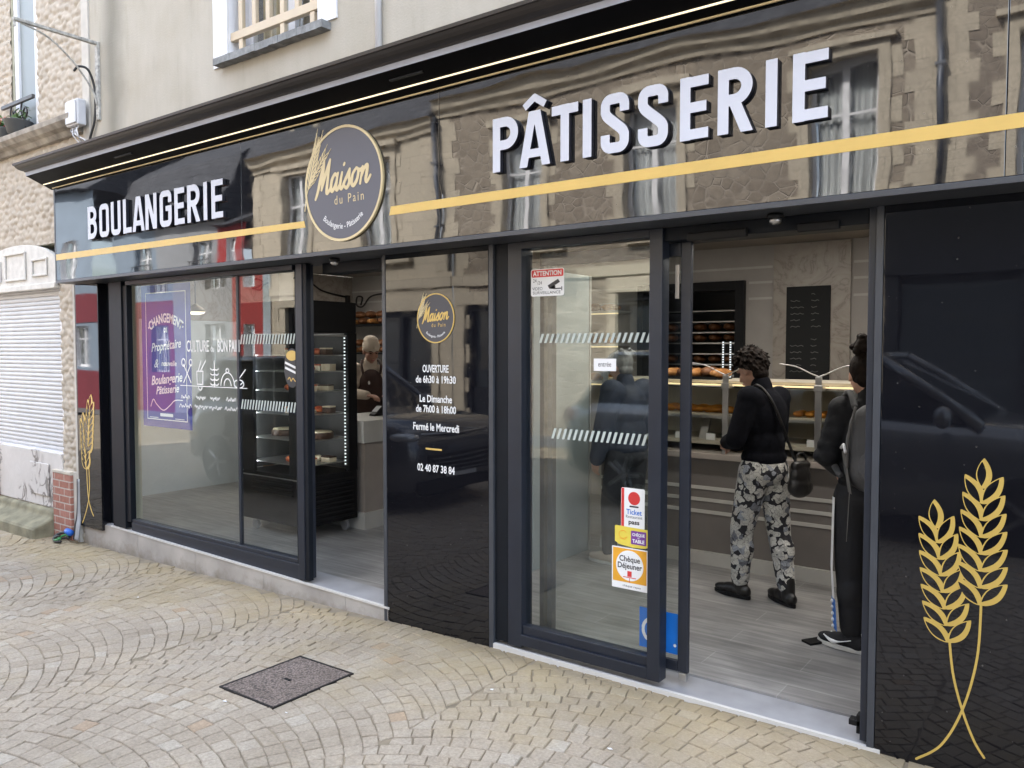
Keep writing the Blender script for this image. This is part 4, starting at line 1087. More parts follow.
# poster behind the left pane
PY = .062
t = thing('shop_poster', (-6.05, PY, 1.55), 'blue and white change of ownership poster hung inside the left window', 'poster')
flat('sheet', [rect_loop(-6.43, -5.71, .985, 2.138)], M['poster'], PY+.0004, t, .0008)
flat('white_margin', [rect_loop(-6.365, -5.775, 1.045, 2.078), rect_loop(-6.358, -5.782, 1.052, 2.071)], M['vinyl_white'], PY-.0012, t, .0004)
def arcw(rr):
    def wp(X, Z):
        a = X/rr; return (rr+Z)*np.sin(a), (rr+Z)*np.cos(a)-rr
    return wp
PT = PY-.0016
txt(t, 'text_line', '·CHANGEMENT·', .1, -6.07, 1.835, PT, 'vinyl_white', sx=.70, offset=.003, warp=arcw(.42))
txt(t, 'text_line', 'DE', .05, -6.07, 1.755, PT, 'vinyl_white', sx=.8, offset=.002)
txt(t, 'text_line', 'Propriétaire', .1, -6.07, 1.615, PT, 'vinyl_white', width=.44, shear=.35, rot=R(5), offset=.0015)
txt(t, 'text_line', '&', .1, -6.22, 1.47, PT, 'vinyl_white', shear=.3); txt(t, 'text_line', 'nouvelle', .06, -6.03, 1.485, PT, 'vinyl_white', width=.22, shear=.2, offset=.001)
txt(t, 'text_line', 'Boulangerie', .105, -6.07, 1.345, PT, 'vinyl_white', width=.46, shear=.35, rot=R(5), offset=.002)
txt(t, 'text_line', 'Pâtisserie', .09, -6.06, 1.265, PT, 'vinyl_white', width=.34, shear=.35, rot=R(5), offset=.0015)
f = Field(-6.33, -5.80, 1.10, 1.26, .004)
f.line(spline([(-6.31, 1.15), (-6.27, 1.21), (-6.22, 1.17), (-6.12, 1.125), (-6.02, 1.17), (-5.95, 1.21), (-5.84, 1.215)], 6), .008, round_=True)
flat('flourish', f.loops(), M['vinyl_white'], PT+.0003, t, .0003)
flat('base_rule', [rect_loop(-6.33, -6.20, 1.06, 1.065), rect_loop(-5.95, -5.82, 1.06, 1.065), rect_loop(-6.17, -5.98, 1.075, 1.10, .008)], M['vinyl_white'], PT+.0003, t, .0003)

t = thing('window_lettering', (-5.2, GY, 1.45), 'white line drawings and slogan about good bread on the left pane', 'lettering')
txt(t, 'text_line', 'CULTURE', .125, -5.60, 1.60, .047, 'vinyl_white', width=.30, offset=.001); txt(t, 'text_line', 'du', .07, -5.405, 1.60, .047, 'vinyl_white', sx=.7)
txt(t, 'text_line', 'BON PAIN', .125, -5.20, 1.60, .047, 'vinyl_white', width=.27, offset=.002)
f = Field(-5.9, -4.95, 1.28, 1.56, .0035); W_ = .009
f.line([(-5.85, 1.335), (-4.98, 1.335)], W_*.6)
def L_(pts, sm=True, w=W_): f.line(spline(pts, 5) if sm and len(pts) > 2 else pts, w, round_=True)
# whisk crossed with a spoon, a jug, a baker's ear of wheat, an oven and a loaf
L_([(-5.80, 1.36), (-5.70, 1.50)]); L_([(-5.70, 1.36), (-5.80, 1.50)]); f.line(arc(-5.70, 1.515, .02, .025, 0, 360, 12), W_); f.line(arc(-5.80, 1.515, .025, .03, 0, 360, 12), W_)
f.line([(-5.62, 1.45), (-5.615, 1.35), (-5.54, 1.35), (-5.535, 1.45), (-5.62, 1.45)], W_); L_([(-5.60, 1.45), (-5.56, 1.53)]); L_([(-5.57, 1.45), (-5.50, 1.53)]); f.line(arc(-5.575, 1.335, .025, .03, 180, 360, 10), W_)
for k in range(4):
    f.line(arc(-5.41, 1.37+k*.038, .03, .022, 200, 350, 8), W_); f.line(arc(-5.36, 1.37+k*.038, .03, .022, 190, 340, 8), W_)
L_([(-5.385, 1.335), (-5.385, 1.53)])
f.line(arc(-5.22, 1.345, .085, .10, 0, 180, 14), W_); f.line(arc(-5.22, 1.345, .045, .055, 0, 180, 12), W_); f.line(arc(-5.22, 1.46, .02, .015, 0, 360, 8), W_)
f.line(arc(-5.08, 1.365, .06, .03, 0, 360, 14), W_); L_([(-5.10, 1.385), (-5.0, 1.47)]); L_([(-5.06, 1.36), (-5.03, 1.38)])
flat('line_drawing', f.loops(), M['vinyl_white'], .0495, t, .0006)
f = Field(-5.9, -4.9, 1.10, 1.29, .003)
for cx in (-5.78, -5.57, -5.38, -5.18):
    for k, (w, z) in enumerate(((.06, 1.245), (.085, 1.175))):
        pts = [(cx-w+2*w*i/14, z+.012*math.sin(i*2.3+cx*9)+.006*math.sin(i*1.1)) for i in range(15)]
        L_(pts, True, .006)
flat('handwriting', f.loops(), M['vinyl_white'], .0495, t, .0006)
t = thing('oval_sticker', (-4.5, GY, 1.46), 'oval black and gold sticker near the edge of the side window pane', 'sticker')
flat('oval', [[(-4.475+.085*math.cos(a*PI/16), 1.49+.135*math.sin(a*PI/16)) for a in range(32)]], M['ink'], .0515, t, .0006)
flat('gold_top', [[(-4.475+.06*math.cos(a*PI/12), 1.575+.035*math.sin(a*PI/12)) for a in range(24)]], M['gold'], .0505, t, .0005)
flat('white_bands', [[(-4.55, 1.52), (-4.545, 1.535), (-4.40, 1.49), (-4.405, 1.475)], [(-4.55, 1.485), (-4.545, 1.50), (-4.40, 1.455), (-4.405, 1.44)]], M['vinyl_white'], .0505, t, .0005)
f = Field(-4.54, -4.40, 1.37, 1.45, .003); f.line(spline([(-4.52, 1.41), (-4.50, 1.425), (-4.485, 1.40), (-4.465, 1.42), (-4.44, 1.40), (-4.425, 1.41)], 5), .007)
flat('gold_scroll', f.loops(), M['gold'], .0505, t, .0005)
# ================================================================== BAKERY HOUSE ABOVE THE SHOPFRONT
t = thing('bakery_house', (-2.5, 3, 0), 'pale plastered town house above and around the black shopfront', 'house')
HO = [(-5.07, -4.10, 3.66, 5.4), (-2.2, -1.2, 3.66, 5.4), (.6, 1.5, 3.66, 5.4)]
b = MB(); wall_holes(b, -7.07, 2.6, 2.9, 9.0, HO, .0, .22, M['plaster'], M['white_paint'])
b.quad((-7.07, 9, 8.9), (2.6, 9, 8.9), (2.6, 0, 9.0), (-7.07, 0, 9.0), M['slate']); b.build('wall', t)
b = MB(); b.box(1.62, 2.6, 0, .3, -.1, 2.9, M['plaster']); b.build('corner_pier', t)
b = MB(); b.prism([(-.25, 8.95), (.02, 8.95), (9, 11.5), (9, 11.7)], 0, -7.1, 2.7, M['slate']); b.build('roof', t)
b = MB(); b.box(-7.1, 2.62, 8.9, 9.0, 0, 9, M['plaster']); b.box(2.6, 2.7, .3, 9, 0, 9, M['plaster']); b.build('rear_wall', t)
b = MB(); b.box(-7.05, 2.6, .23, 8.9, 2.75, 2.9, M['ceiling']); b.build('floor_slab', t)
def upper_window(par, x0, x1, z0, z1, first=False):
    w = MB()
    fr = M['white_paint']
    for q in ((x0, x0+.05, z0, z1), (x1-.05, x1, z0, z1), ((x0+x1)/2-.035, (x0+x1)/2+.035, z0+.05, z1-.05)): w.box(q[0], q[1], .17, .21, q[2], q[3], fr)
    w.box(x0+.051, x1-.051, .171, .209, z0, z0+.05, fr); w.box(x0+.051, x1-.051, .171, .209, z1-.05, z1, fr)
    win = w.build('window', par, bev=.004)
    p = MB(); p.box(x0+.05, x1-.05, .192, .196, z0+.05, z1-.05, M['glass_in']); p.build('pane', win)
    p = MB()
    n = 40
    for side in ((x0+.05, x0+.40), (x1-.40, x1-.05)):
        for i in range(n):
            a = side[0]+(side[1]-side[0])*i/n; c = side[0]+(side[1]-side[0])*(i+1)/n
            p.quad((a, .26+.02*math.sin(i*1.4), z0+.02), (c, .26+.02*math.sin((i+1)*1.4), z0+.02), (c, .26+.02*math.sin((i+1)*1.4), z1), (a, .26+.02*math.sin(i*1.4), z1), M['curtain_yel' if side[0] < (x0+x1)/2 else 'curtain'])
    p.build('curtain', win)
    s = MB(); s.box(x0-.17, x0-.003, -.012, .05, z0-.02, z1+.15, fr); s.build('white_surround', win)
    s = MB(); s.box(x1+.003, x1+.18, -.012, .05, z0+.03, z1+.15, fr); s.build('white_surround', win)
    s = MB()
    nseg = 24
    rng = random.Random(5)
    x_a, x_b = x0-.085, x1+.115
    for i in range(nseg):
        a = x_a+(x_b-x_a)*i/nseg; c = x_a+(x_b-x_a)*(i+1)/nseg
        s.box(a, c, -.075+rng.uniform(-.002, .002), .17, z0-.030+rng.uniform(-.0025, .002), z0+.018, M['concrete_sill'])
    s.build('sill', win)
    s = MB()
    zb = z0+.175
    s.box(x0-.0, x1+.0, .015, .055, zb-.03, zb+.03, M['cream']); s.build('railing_bar', win, bev=.004)
    s = MB(); s.box(x0, x1, .015, .055, zb+.62, zb+.68, M['cream']); s.build('railing_bar', win, bev=.004)
    k = 6
    for i in range(k):
        x = x0+.11+(x1-x0-.2)*i/(k-1)
        s = MB(); s.box(x-.022, x+.022, .02, .05, zb+.031, zb+.619, M['cream']); s.build('baluster', win, bev=.004)
    for i in (0, k-1, k//2):
        x = x0+.11+(x1-x0-.2)*i/(k-1)
        s = MB(); s.box(x-.022, x+.022, .02, .05, z0+.019, zb-.031, M['cream']); s.build('baluster', win, bev=.004)
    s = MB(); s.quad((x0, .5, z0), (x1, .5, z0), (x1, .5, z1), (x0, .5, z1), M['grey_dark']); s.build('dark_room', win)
for i, h in enumerate(HO[:2]): upper_window(t, *h)

t = thing('wall_conduit', (-3.54, -.01, 3.2), 'thin white pipe running down the pale plaster above the cornice', 'pipe')
b = MB(); b.tube([(-3.545, -.02, 9), (-3.542, -.02, 5), (-3.54, -.02, 3.16)], .021, M['white_paint'], 10); b.build('pipe', t, True)
for z in (3.9, 5.2):
    b = MB(); b.box(-3.572, -3.51, -.046, .0, z, z+.025, M['white_paint']); b.build('clip', t, bev=.003)
b = MB(); b.box(-3.68, -3.53, -.02, .0, 3.24, 3.27, M['white_paint']); b.build('elbow_patch', t, bev=.005)

# lamp bracket left of the cornice
t = thing('wall_bracket', (-6.92, 0, 3.55), 'worn white L shaped iron bracket fixed to the house corner', 'bracket')
b = MB(); b.box(-6.945, -6.90, -.022, .0, 3.56, 4.21, M['bracket']); b.build('upright', t, bev=.003)
b = MB(); b.box(-6.94, -6.905, -.66, -.023, 4.185, 4.21, M['bracket']); b.tube([(-6.922, -.65, 4.187), (-6.922, -.65, 4.14)], .010, M['bracket']); b.build('arm', t, bev=.002)
b = MB(); b.tube(spline([(-6.922, -.60, 4.182), (-6.922, -.40, 4.13), (-6.922, -.20, 3.98), (-6.922, -.06, 3.80), (-6.922, -.022, 3.68)], 6), .008, M['bracket']); b.build('brace', t, True)
for z in (3.60, 3.66, 3.72):
    b = MB(); b.tube([(-6.922, -.03, z), (-6.922, -.02, z)], .007, M['steel']); b.build('bolt', t)
b = MB(); b.tube(spline([(-7.02, -.16, 3.95), (-6.98, -.14, 3.985), (-6.95, -.08, 3.97), (-6.955, -.03, 3.86), (-6.955, -.02, 3.72), (-6.98, -.02, 3.55), (-7.05, -.03, 3.4), (-7.06, -.03, 3.22)], 7), .010, M['cable_black'], 8)
b.build('loose_cable', smooth=True, label='black cable hooking out beside the worn wall bracket', cat='cable')

t = thing('meter_box', (-7.38, -.05, 3.64), 'light grey plastic junction box with dangling wires on the rough wall', 'junction box')
b = MB(); b.box(-7.27, -7.06, -.12, -.045, 3.53, 3.75, M['box_grey']); b.build('housing', t, bev=.012, seg=3)
b = MB(); b.box(-7.255, -7.075, -.135, -.121, 3.545, 3.735, M['box_grey']); b.build('lid', t, bev=.01, seg=3)
for k in range(5):
    rng = random.Random(k)
    x = -7.23+.03*k
    b = MB(); b.tube(spline([(x, -.08, 3.54), (x+rng.uniform(-.04, .05), -.1, 3.50), (x+rng.uniform(-.02, .09), -.11, 3.45), (x+.05+rng.uniform(0, .08), -.07, 3.39), (-7.10+.012*k, -.04, 3.33), (-7.08+.01*k, -.03, 3.15)], 6), .0055, M['cable_grey' if k % 2 else 'white_paint'], 6); b.build('wire', t, True)

# ================================================================== STONE HOUSE ON THE LEFT
t = thing('stone_house', (-8.5, .2, 0), 'beige pebbled stone house with white roller shutter next to the shop', 'house')
def pebble_wall(x0, x1, z0, z1, holes, y, seed):
    """lumpy hand-thrown render: overlapping flattened pebbles displaced from one sheet"""
    h = .0125; rng = np.random.default_rng(seed)
    nx = int((x1-x0)/h)+1; nz = int((z1-z0)/h)+1
    X, Z = np.meshgrid(np.linspace(x0, x1, nx), np.linspace(z0, z1, nz))
    D = np.zeros_like(X)
    cw, ch = .085, .058
    rows = int((z1-z0)/ch)+2; cols = int((x1-x0)/cw)+2
    for r in range(rows):
        for c in range(cols):
            px_ = x0+(c+.5*(r % 2)+rng.uniform(-.3, .3))*cw; pz_ = z0+(r+rng.uniform(-.3, .3))*ch
            a = rng.uniform(.85, 1.25)*cw*.52; bb = rng.uniform(.85, 1.2)*ch*.55; hh = rng.uniform(.010, .021); th = rng.uniform(-.5, .3)
            i0, i1 = max(0, int((px_-.09-x0)/h)), min(nx, int((px_+.09-x0)/h)+1); j0, j1 = max(0, int((pz_-.09-z0)/h)), min(nz, int((pz_+.09-z0)/h)+1)
            if i0 >= i1 or j0 >= j1: continue
            dx = X[j0:j1, i0:i1]-px_; dz = Z[j0:j1, i0:i1]-pz_
            u = (dx*math.cos(th)+dz*math.sin(th))/a; v = (-dx*math.sin(th)+dz*math.cos(th))/bb
            q = np.clip(1-u*u-v*v, 0, 1)
            D[j0:j1, i0:i1] = np.maximum(D[j0:j1, i0:i1], hh*np.sqrt(q))
    V = np.stack([X, y-D, Z], -1).reshape(-1, 3)
    idx = np.arange(nx*nz).reshape(nz, nx)
    F = np.stack([idx[:-1, :-1], idx[:-1, 1:], idx[1:, 1:], idx[1:, :-1]], -1).reshape(-1, 4)
    cx = V[F].mean(1)
    keep = np.ones(len(F), bool)
    for a, c, d, e in holes: keep &= ~((cx[:, 0] > a) & (cx[:, 0] < c) & (cx[:, 2] > d) & (cx[:, 2] < e))
    me = bpy.data.meshes.new('pebbles'); me.from_pydata(V.tolist(), [], F[keep].tolist()); me.materials.append(M['pebble'])
    me.polygons.foreach_set('use_smooth', [True]*len(me.polygons)); return me
M['pebble'] = pbr('pebbled_render', (.46, .405, .335), .9, vary=.12, nscale=9, bump=.002, bscale=90)
SH = (-9.6, -7.76, .64, 2.60)
obj('rough_wall', pebble_wall(-9.7, -7.19, -.2, 5.9, [(-9.6, -7.76, .12, 2.60), (-8.64, -8.09, 3.66, 5.75), (-9.7, -7.0, 3.52, 3.66)], .02, 4), t)
b = MB(); wall_holes(b, -9.7, -7.19, -.3, 6, [(-9.6, -7.76, .12, 2.60), (-8.64, -8.09, 3.66, 5.75)], .022, .28, M['cream_wall']); b.build('wall_core', t)
b = MB(); b.box(-9.7, -7.1, .3, .4, 0, 6.2, M['cream_wall']); wall_holes(b, -16.2, -9.7, -.3, 6, [(-12.6, -11.4, .6, 2.3), (-15, -13.9, .6, 2.3), (-12.5, -11.5, 3.7, 5.3), (-15, -14, 3.7, 5.3)], .02, .2, M['cream_wall']); b.box(-16.2, -9.7, .25, .4, 0, 6.2, M['grey_dark']); b.build('far_wall', t)
b = MB(); b.prism([(-.2, 5.95), (9, 8.6), (9, 8.8), (-.2, 6.1)], 0, -16.2, -7.08, M['slate']); b.build('roof', t)
b = MB(); b.box(-7.19, -7.071, -.015, .05, 2.0, 6.2, M['cream_edge']); b.box(-7.45, -7.412, -.02, .05, -.2, 2.28, M['cream_edge']); b.build('corner_band', t, bev=.004)
b = MB(); b.prism([(.02, 3.50), (-.03, 3.50), (-.06, 3.54), (-.10, 3.56), (-.135, 3.60), (-.14, 3.645), (.02, 3.665)], 0, -9.7, -7.19, M['stone_ledge']); b.build('string_course', t, bev=.006)
# shutter and its surround
sh = MB()
z = .66; i = 0
pr = []
while z < 2.17:
    sh.prism([(.055, z), (.047, z+.006), (.044, z+.02), (.047, z+.035), (.055, z+.040)], 0, -9.6, -7.775, M['shutter']); z += .0405
sh.build('roller_shutter', t)
b = MB(); b.box(-7.775, -7.757, .02, .08, .64, 2.2, M['white_paint']); b.box(-9.6, -7.776, .03, .07, .625, .66, M['white_paint']); b.build('shutter_guide', t)
b = MB(); b.prism([(-9.6, 2.20), (-7.757, 2.20), (-7.757, 2.40)]+[(-8.62+.865*math.cos(R(a)), 2.40+.23*math.sin(R(a))) for a in range(10, 175, 12)]+[(-9.6, 2.40)], 1, -.01, .03, M['white_old']); b.build('lintel_panel', t, bev=.006)
b = MB(); b.box(-9.6, -7.757, -.035, .03, 2.18, 2.235, M['white_old']); b.build('lintel_shelf', t, bev=.008)
for xa, xb, zt, zb in ((-8.25, -7.93, 2.475, 2.305), (-8.85, -8.38, 2.56, 2.285), (-9.3, -8.95, 2.5, 2.285)):
    b = MB(); b.box(xa, xb, -.028, -.011, zb, zb+.022, M['white_old']); b.box(xa, xb, -.028, -.011, zt-.022, zt, M['white_old']); b.box(xa, xa+.022, -.027, -.011, zb+.022, zt-.022, M['white_old']); b.box(xb-.022, xb, -.027, -.011, zb+.022, zt-.022, M['white_old']); b.build('raised_frame', t, bev=.005)
b = MB(); b.box(-9.6, -7.757, .0, .05, .12, .64, M['flaking']); b.build('flaking_panel', t)
b = MB(); b.box(-8.42, -8.02, -.015, -.001, .22, .53, M['flaking']); b.build('wooden_hatch', t, bev=.006)
b = MB(); b.box(-7.885, -7.535, -.035, .03, -.25, .475, M['brick']); b.box(-7.885, -7.535, -.04, .03, .4755, .50, M['coping']); b.build('brick_pier', t, bev=.003)
b = MB(); b.box(-9.7, -9.16, -.035, .03, -.25, .51, M['brick']); b.build('brick_pier', t, bev=.003)
b = MB(); b.box(-7.533, -7.455, -.01, .03, -.25, .5, M['cream_edge']); b.build('plaster_strip', t)
b = MB(); b.prism([(.02, .115), (-.035, .10), (-.05, .035), (-.20, -.03), (-.215, -.05), (-.22, -.3), (.02, -.3)], 0, -11.5, -7.89, M['stone_step']); b.build('stone_plinth', t, bev=.02, seg=3)
M['pane_grey'] = pbr('curtained_glass', (.24, .27, .275), .45, vary=.1, nscale=2)
# upper window with a rail
w = MB()
x0, x1, z0, z1 = -8.64, -8.09, 3.66, 5.75
for q in ((x0+.02, x0+.10), (x1-.10, x1-.02)): w.box(q[0], q[1], .03, .09, z0, z1, M['white_paint'])
w.box(x0+.10, x1-.10, .031, .089, z0, z0+.08, M['white_paint'])
win = w.build('window', t, bev=.005)
p = MB(); p.box(x0+.10, x1-.10, .055, .06, z0+.08, z1, M['pane_grey']); p.build('pane', win)
p = MB(); p.box(x0-.12, x1+.01, -.05, -.02, 3.955, 3.99, M['grey_dark']); p.build('rail', win, bev=.004)
p = MB()
for cx in (-8.50, -8.27):
    p.tube(spline([(cx-.06, -.035, 3.955), (cx-.08, -.035, 3.88), (cx-.02, -.035, 3.80), (cx+.05, -.035, 3.84), (cx+.02, -.035, 3.90), (cx-.03, -.035, 3.86), (cx-.01, -.035, 3.74), (cx+.05, -.035, 3.68)], 6), .008, M['black_iron'], 6)
p.build('iron_scroll', win, True)
for i, (x, lab, fl) in enumerate(((-8.66, 'terracotta-red flowering pot at the rail of the upper window', True), (-8.36, 'plain grey trough pot on the ledge of the upper window', False))):
    pt_ = thing('flower_pot', (x, -.08, 3.665), lab, 'flower pot', 'pots on the window ledge')
    b = MB(); b.lathe([(.05, 0), (.075, .09), (.08, .095), (.07, .1)] if fl else [(.09, 0), (.12, .11), (.13, .115), (.12, .12)], (x, -.06, 3.662), M['pot'], 16); b.build('pot', pt_, True)
    b = MB(); rng = random.Random(i)
    for k in range(70 if fl else 50):
        c = Vector((x+rng.gauss(0, .07), -.06+rng.gauss(0, .04), 3.78+abs(rng.gauss(0, .05)))); d = Vector((rng.uniform(-1, 1), rng.uniform(-1, 1), rng.uniform(-.5, 1)))*.03; e = Vector((rng.uniform(-1, 1), rng.uniform(-1, 1), rng.uniform(-1, 1)))*.02
        b.quad(c-d, c+e, c+d, c-e, M['flower'] if fl and k % 3 == 0 else M['leaf'])
    b.build('foliage', pt_)
# bundle of cables on the ground by the brick pier
t = thing('cable_bundle', (-7.45, -.08, gz(-7.45)), 'tangle of black and blue cable ends left on the setts beside the brick pier', 'cables')
g0 = gz(-7.45)
for k, (m, r) in enumerate((('cable_black', .016), ('cable_black', .013), ('cable_grey', .018), ('cable_grey', .013))):
    b = MB(); b.tube(spline([(-7.43+.012*k, -.012, .45), (-7.43+.012*k, -.02, .15), (-7.42+.02*k, -.05, .02), (-7.40+.015*k, -.07, g0+.04)], 6), r, M[m], 8); b.build('cable', t, True)
b = MB(); b.tube([(-7.50, -.09, g0+.105), (-7.41, -.10, g0+.10)], .028, M['cable_blue'], 10); b.build('blue_sleeve', t, True)
for k in range(3):
    b = MB(); b.tube([(-7.56+.11*math.cos(a*PI/10)*(1-.1*k), -.11+.05*math.sin(a*PI/10), g0+.045+.03*math.sin(a*PI/10+k)) for a in range(0, 18)], .013-.002*k, M['cable_black' if k != 1 else 'cable_green'], 8); b.build('cable', t, True)

# ================================================================== SHOP INTERIOR (setting)
LWX, BWY, CZ, RWX = -8.5, 4.25, 2.62, 2.2
b = MB(); b.box(LWX, RWX, .24, 8.2, -.12, 0, M['floor']); b.build('shop_floor', kind='structure', label='grey wood-look plank tiles of the shop floor')
b = MB(); b.box(LWX, RWX, .2, 8.2, CZ, CZ+.1, M['ceiling']); b.build('ceiling', kind='structure', label='beige shop ceiling')
b = MB(); b.box(-7.05, 1.6, .13, .3, 2.19, CZ+.1, M['ceiling']); b.build('front_wall', kind='structure', label='inside of the wall over the shop windows')
b = MB(); b.box(LWX-.1, LWX, .2, 8.2, 0, 1.95, M['wall_white']); b.box(LWX-.1, LWX-.002, .2, 8.2, 1.951, CZ, M['marble']); b.box(LWX-.1, -7.02, .20, .3, 0, CZ, M['wall_white']); b.build('side_wall', kind='structure', label='white side wall of the shop')
b = MB(); b.box(RWX, RWX+.1, .2, 8.2, 0, CZ, M['wall_in']); b.build('end_wall', kind='structure', label='beige end wall of the shop')
b = MB()
b.box(LWX, -4.02, BWY, BWY+.1, 0, CZ, M['wall_in']); b.box(-2.86, RWX, BWY, BWY+.1, 0, CZ, M['wall_in']); b.box(-4.02, -2.86, BWY, BWY+.1, 2.29, CZ, M['wall_in']); b.box(-4.02, -2.86, BWY, BWY+.1, 0, .9, M['wall_in'])
for z in (2.40, 2.255, 2.10):
    b.box(LWX, -2.60, BWY-.004, BWY+.01, z, z+.022, M['plinth']) if z > 2.3 else (b.box(LWX, -4.04, BWY-.004, BWY+.01, z, z+.022, M['plinth']), b.box(-2.83, -2.60, BWY-.004, BWY+.01, z, z+.022, M['plinth']))
    b.box(-1.86, RWX, BWY-.004, BWY+.01, z, z+.022, M['plinth'])
b.build('back_wall', kind='structure', label='taupe back wall with three white lines')
b = MB(); b.box(-2.58, -1.88, BWY-.03, BWY-.005, .9, CZ-.01, M['marble']); b.build('marble_panel', label='beige marbled panel behind the chalkboard on the back wall', cat='wall panel')
t = thing('chalkboard', (-2.24, BWY-.05, 1.3), 'tall black chalkboard price list hung on the marbled panel', 'chalkboard')
b = MB(); b.box(-2.45, -2.05, BWY-.05, BWY-.032, 1.25, 2.205, M['chalk']); b.build('board', t, bev=.004)
f = Field(-2.44, -2.06, 1.3, 2.2, .004); rng = random.Random(2)
for r in range(13):
    z = 2.13-.06*r
    for xa, n in ((-2.41, rng.randint(2, 6)), (-2.22, rng.randint(1, 4))):
        if rng.random() < .3: continue
        f.line([(xa+.018*k, z+.006*math.sin(k*2.2+r)) for k in range(n+2)], .006)
flat('chalk_writing', f.loops(), M['chalk_ink'], BWY-.0505, t, .0005)

# lamps added out of view to brighten the shop interior
M['fill_glow'] = emis('added_lamp_glow', (1, .95, .88), 6.0)
for i, (x, y, lab) in enumerate(((-7.2, 1.9, 'added fill lamp above the empty floor behind the poster'), (-1.95, 1.35, 'added fill lamp above the glazed bay'), (-.5, 1.35, 'added fill lamp above the open entrance'), (-6.9, 3.1, 'added fill lamp above the shop worker'), (-2.5, 2.38, 'added fill lamp above the counter at the oven'), (-.8, 2.38, 'added fill lamp above the counter at the chalkboard'))):
    t = thing('fill_lamp', (x, y, CZ), lab, 'lamp', 'added fill lamps')
    b = MB(); b.box(x-.62, x+.62, y-.09, y+.09, CZ-.045, CZ-.003, M['white_paint']); b.build('housing', t, bev=.004)
    b = MB(); b.box(x-.60, x+.60, y-.07, y+.07, CZ-.052, CZ-.0455, M['fill_glow']); b.build('diffuser', t)

# white partition between the two counters
M['screen_grey'] = pbr('screen_grey_green', (.31, .35, .355), .45, vary=.04)
t = thing('partition', (-3.37, 1.7, 0), 'white side screen standing between the counters behind the glazed bay', 'screen')
b = MB(); b.box(-3.40, -3.325, 1.29, 2.06, 0, 2.2, M['screen_grey']); b.build('panel', t, bev=.004)
b = MB(); b.box(-3.41, -3.315, 2.062, 2.075, 0, 2.2, M['plinth']); b.build('edge', t)

# ------------------------------------------------------------------ serving counter with display
t = thing('serving_counter', (-1.2, 2.5, 0), 'long taupe serving counter with glass display and white stripes', 'counter')
CX0, CX1 = -3.3, 2.1
b = MB(); b.box(CX0, CX1, 2.22, 2.9, .1, .80, M['taupe']); b.build('base', t)
b = MB(); b.box(CX0, CX1, 2.20, 2.89, 0, .098, M['plinth']); b.build('plinth', t)
for z in (.565, .475, .385):
    b = MB(); b.box(CX0, CX1, 2.214, 2.225, z, z+.026, M['plinth']); b.build('white_stripe', t)
b = MB(); b.box(CX0, CX1, 2.16, 2.9, .802, .846, M['taupe_light']); b.build('ledge', t, bev=.004)
b = MB(); b.box(CX0, CX1, 2.86, 2.9, .846, 1.30, M['display_cream']); b.build('rear_panel', t)
b = MB(); b.box(CX0, CX1, 2.30, 2.85, .90, .93, M['display_cream']); b.build('display_deck', t)
b = MB(); b.box(CX0, CX1, 2.38, 2.85, 1.10, 1.125, M['display_cream']); b.build('display_shelf', t)
b = MB(); b.box(CX0, CX1, 2.36, 2.374, 1.092, 1.112, M['steel']); b.build('shelf_edge', t)
b = MB(); b.box(CX0, CX1, 2.28, 2.86, 1.365, 1.385, M['display_cream']); b.build('top_shelf', t)
b = MB(); b.box(CX0, CX1, 2.25, 2.275, 1.348, 1.36, M['led_shelf']); b.build('shelf_light', t)
b = MB(); b.box(CX0, CX1, 2.19, 2.196, .847, 1.34, M['glass_in']); b.build('front_glass', t)
posts = (-3.24, -2.235, -1.575, -.6, .4)
for x in posts:
    b = MB(); b.box(x-.022, x+.022, 2.172, 2.187, .847, 1.43, M['steel']); b.box(x-.03, x+.03, 2.165, 2.24, 1.33, 1.372, M['steel']); b.build('post', t, bev=.003)
    b = MB()
    for sd in (-1, 1): b.tube(spline([(x, 2.18, 1.43), (x+sd*.06, 2.18, 1.455), (x+sd*.16, 2.18, 1.50), (x+sd*.27, 2.18, 1.515)], 5), .005, M['steel'], 6)
    b.build('glass_clip_wire', t, True)
b = MB(); b.prism([(2.45, 1.08), (2.48, 1.08), (2.40, .93), (2.36, .93)], 0, -2.52, -2.46, M['steel']); b.build('support_bracket', t)
b = MB(); b.prism([(2.45, 1.08), (2.48, 1.08), (2.40, .93), (2.36, .93)], 0, -1.42, -1.36, M['steel']); b.build('support_bracket', t)

M['crust_dark'] = crust('dark_crust', (.10, .035, .012), (.24, .10, .035))
# food on the counter
G_top, G_shelf = 'bread on the counter top', 'pastries in the counter display'
def tray(x, y, z, w, d, lab, group):
    tr = thing('tray', (x, y, z), lab, 'tray', group)
    q = MB(); q.box(x-w/2, x+w/2, y-d/2, y+d/2, z, z+.006, M['black_plastic']); q.build('base', tr)
    q = MB(); q.box(x-w/2, x+w/2, y-d/2-.006, y-d/2, z, z+.022, M['black_plastic']); q.build('rim', tr)
    return tr
def loaf_mesh(l, r, m, cuts=4):
    q = MB(); n = 14
    prof = [(r*math.sin(PI*i/n)**.55*(1+.05*math.cos(i*2.2)), -l/2+l*i/n) for i in range(1, n)]
    q.lathe(prof, (0, 0, 0), M[m], 12, 0); me = q.mesh('loaf', True)
    return xform(me, lambda c: np.stack([c[:, 0], c[:, 1], c[:, 2]*.72+r*.7], 1))
def croissant_mesh(s, m):
    q = MB(); pts = []; rs = []
    for i in range(13):
        a = PI*(.1+.8*i/12); pts.append((s*math.cos(a), s*.55*math.sin(a)-s*.3, s*.30)); rs.append(s*(.08+.30*math.sin(PI*i/12)**.8)*(1+.08*(i % 2)))
    q.tube(pts, rs, M[m], 10); return q.mesh('croissant', True)
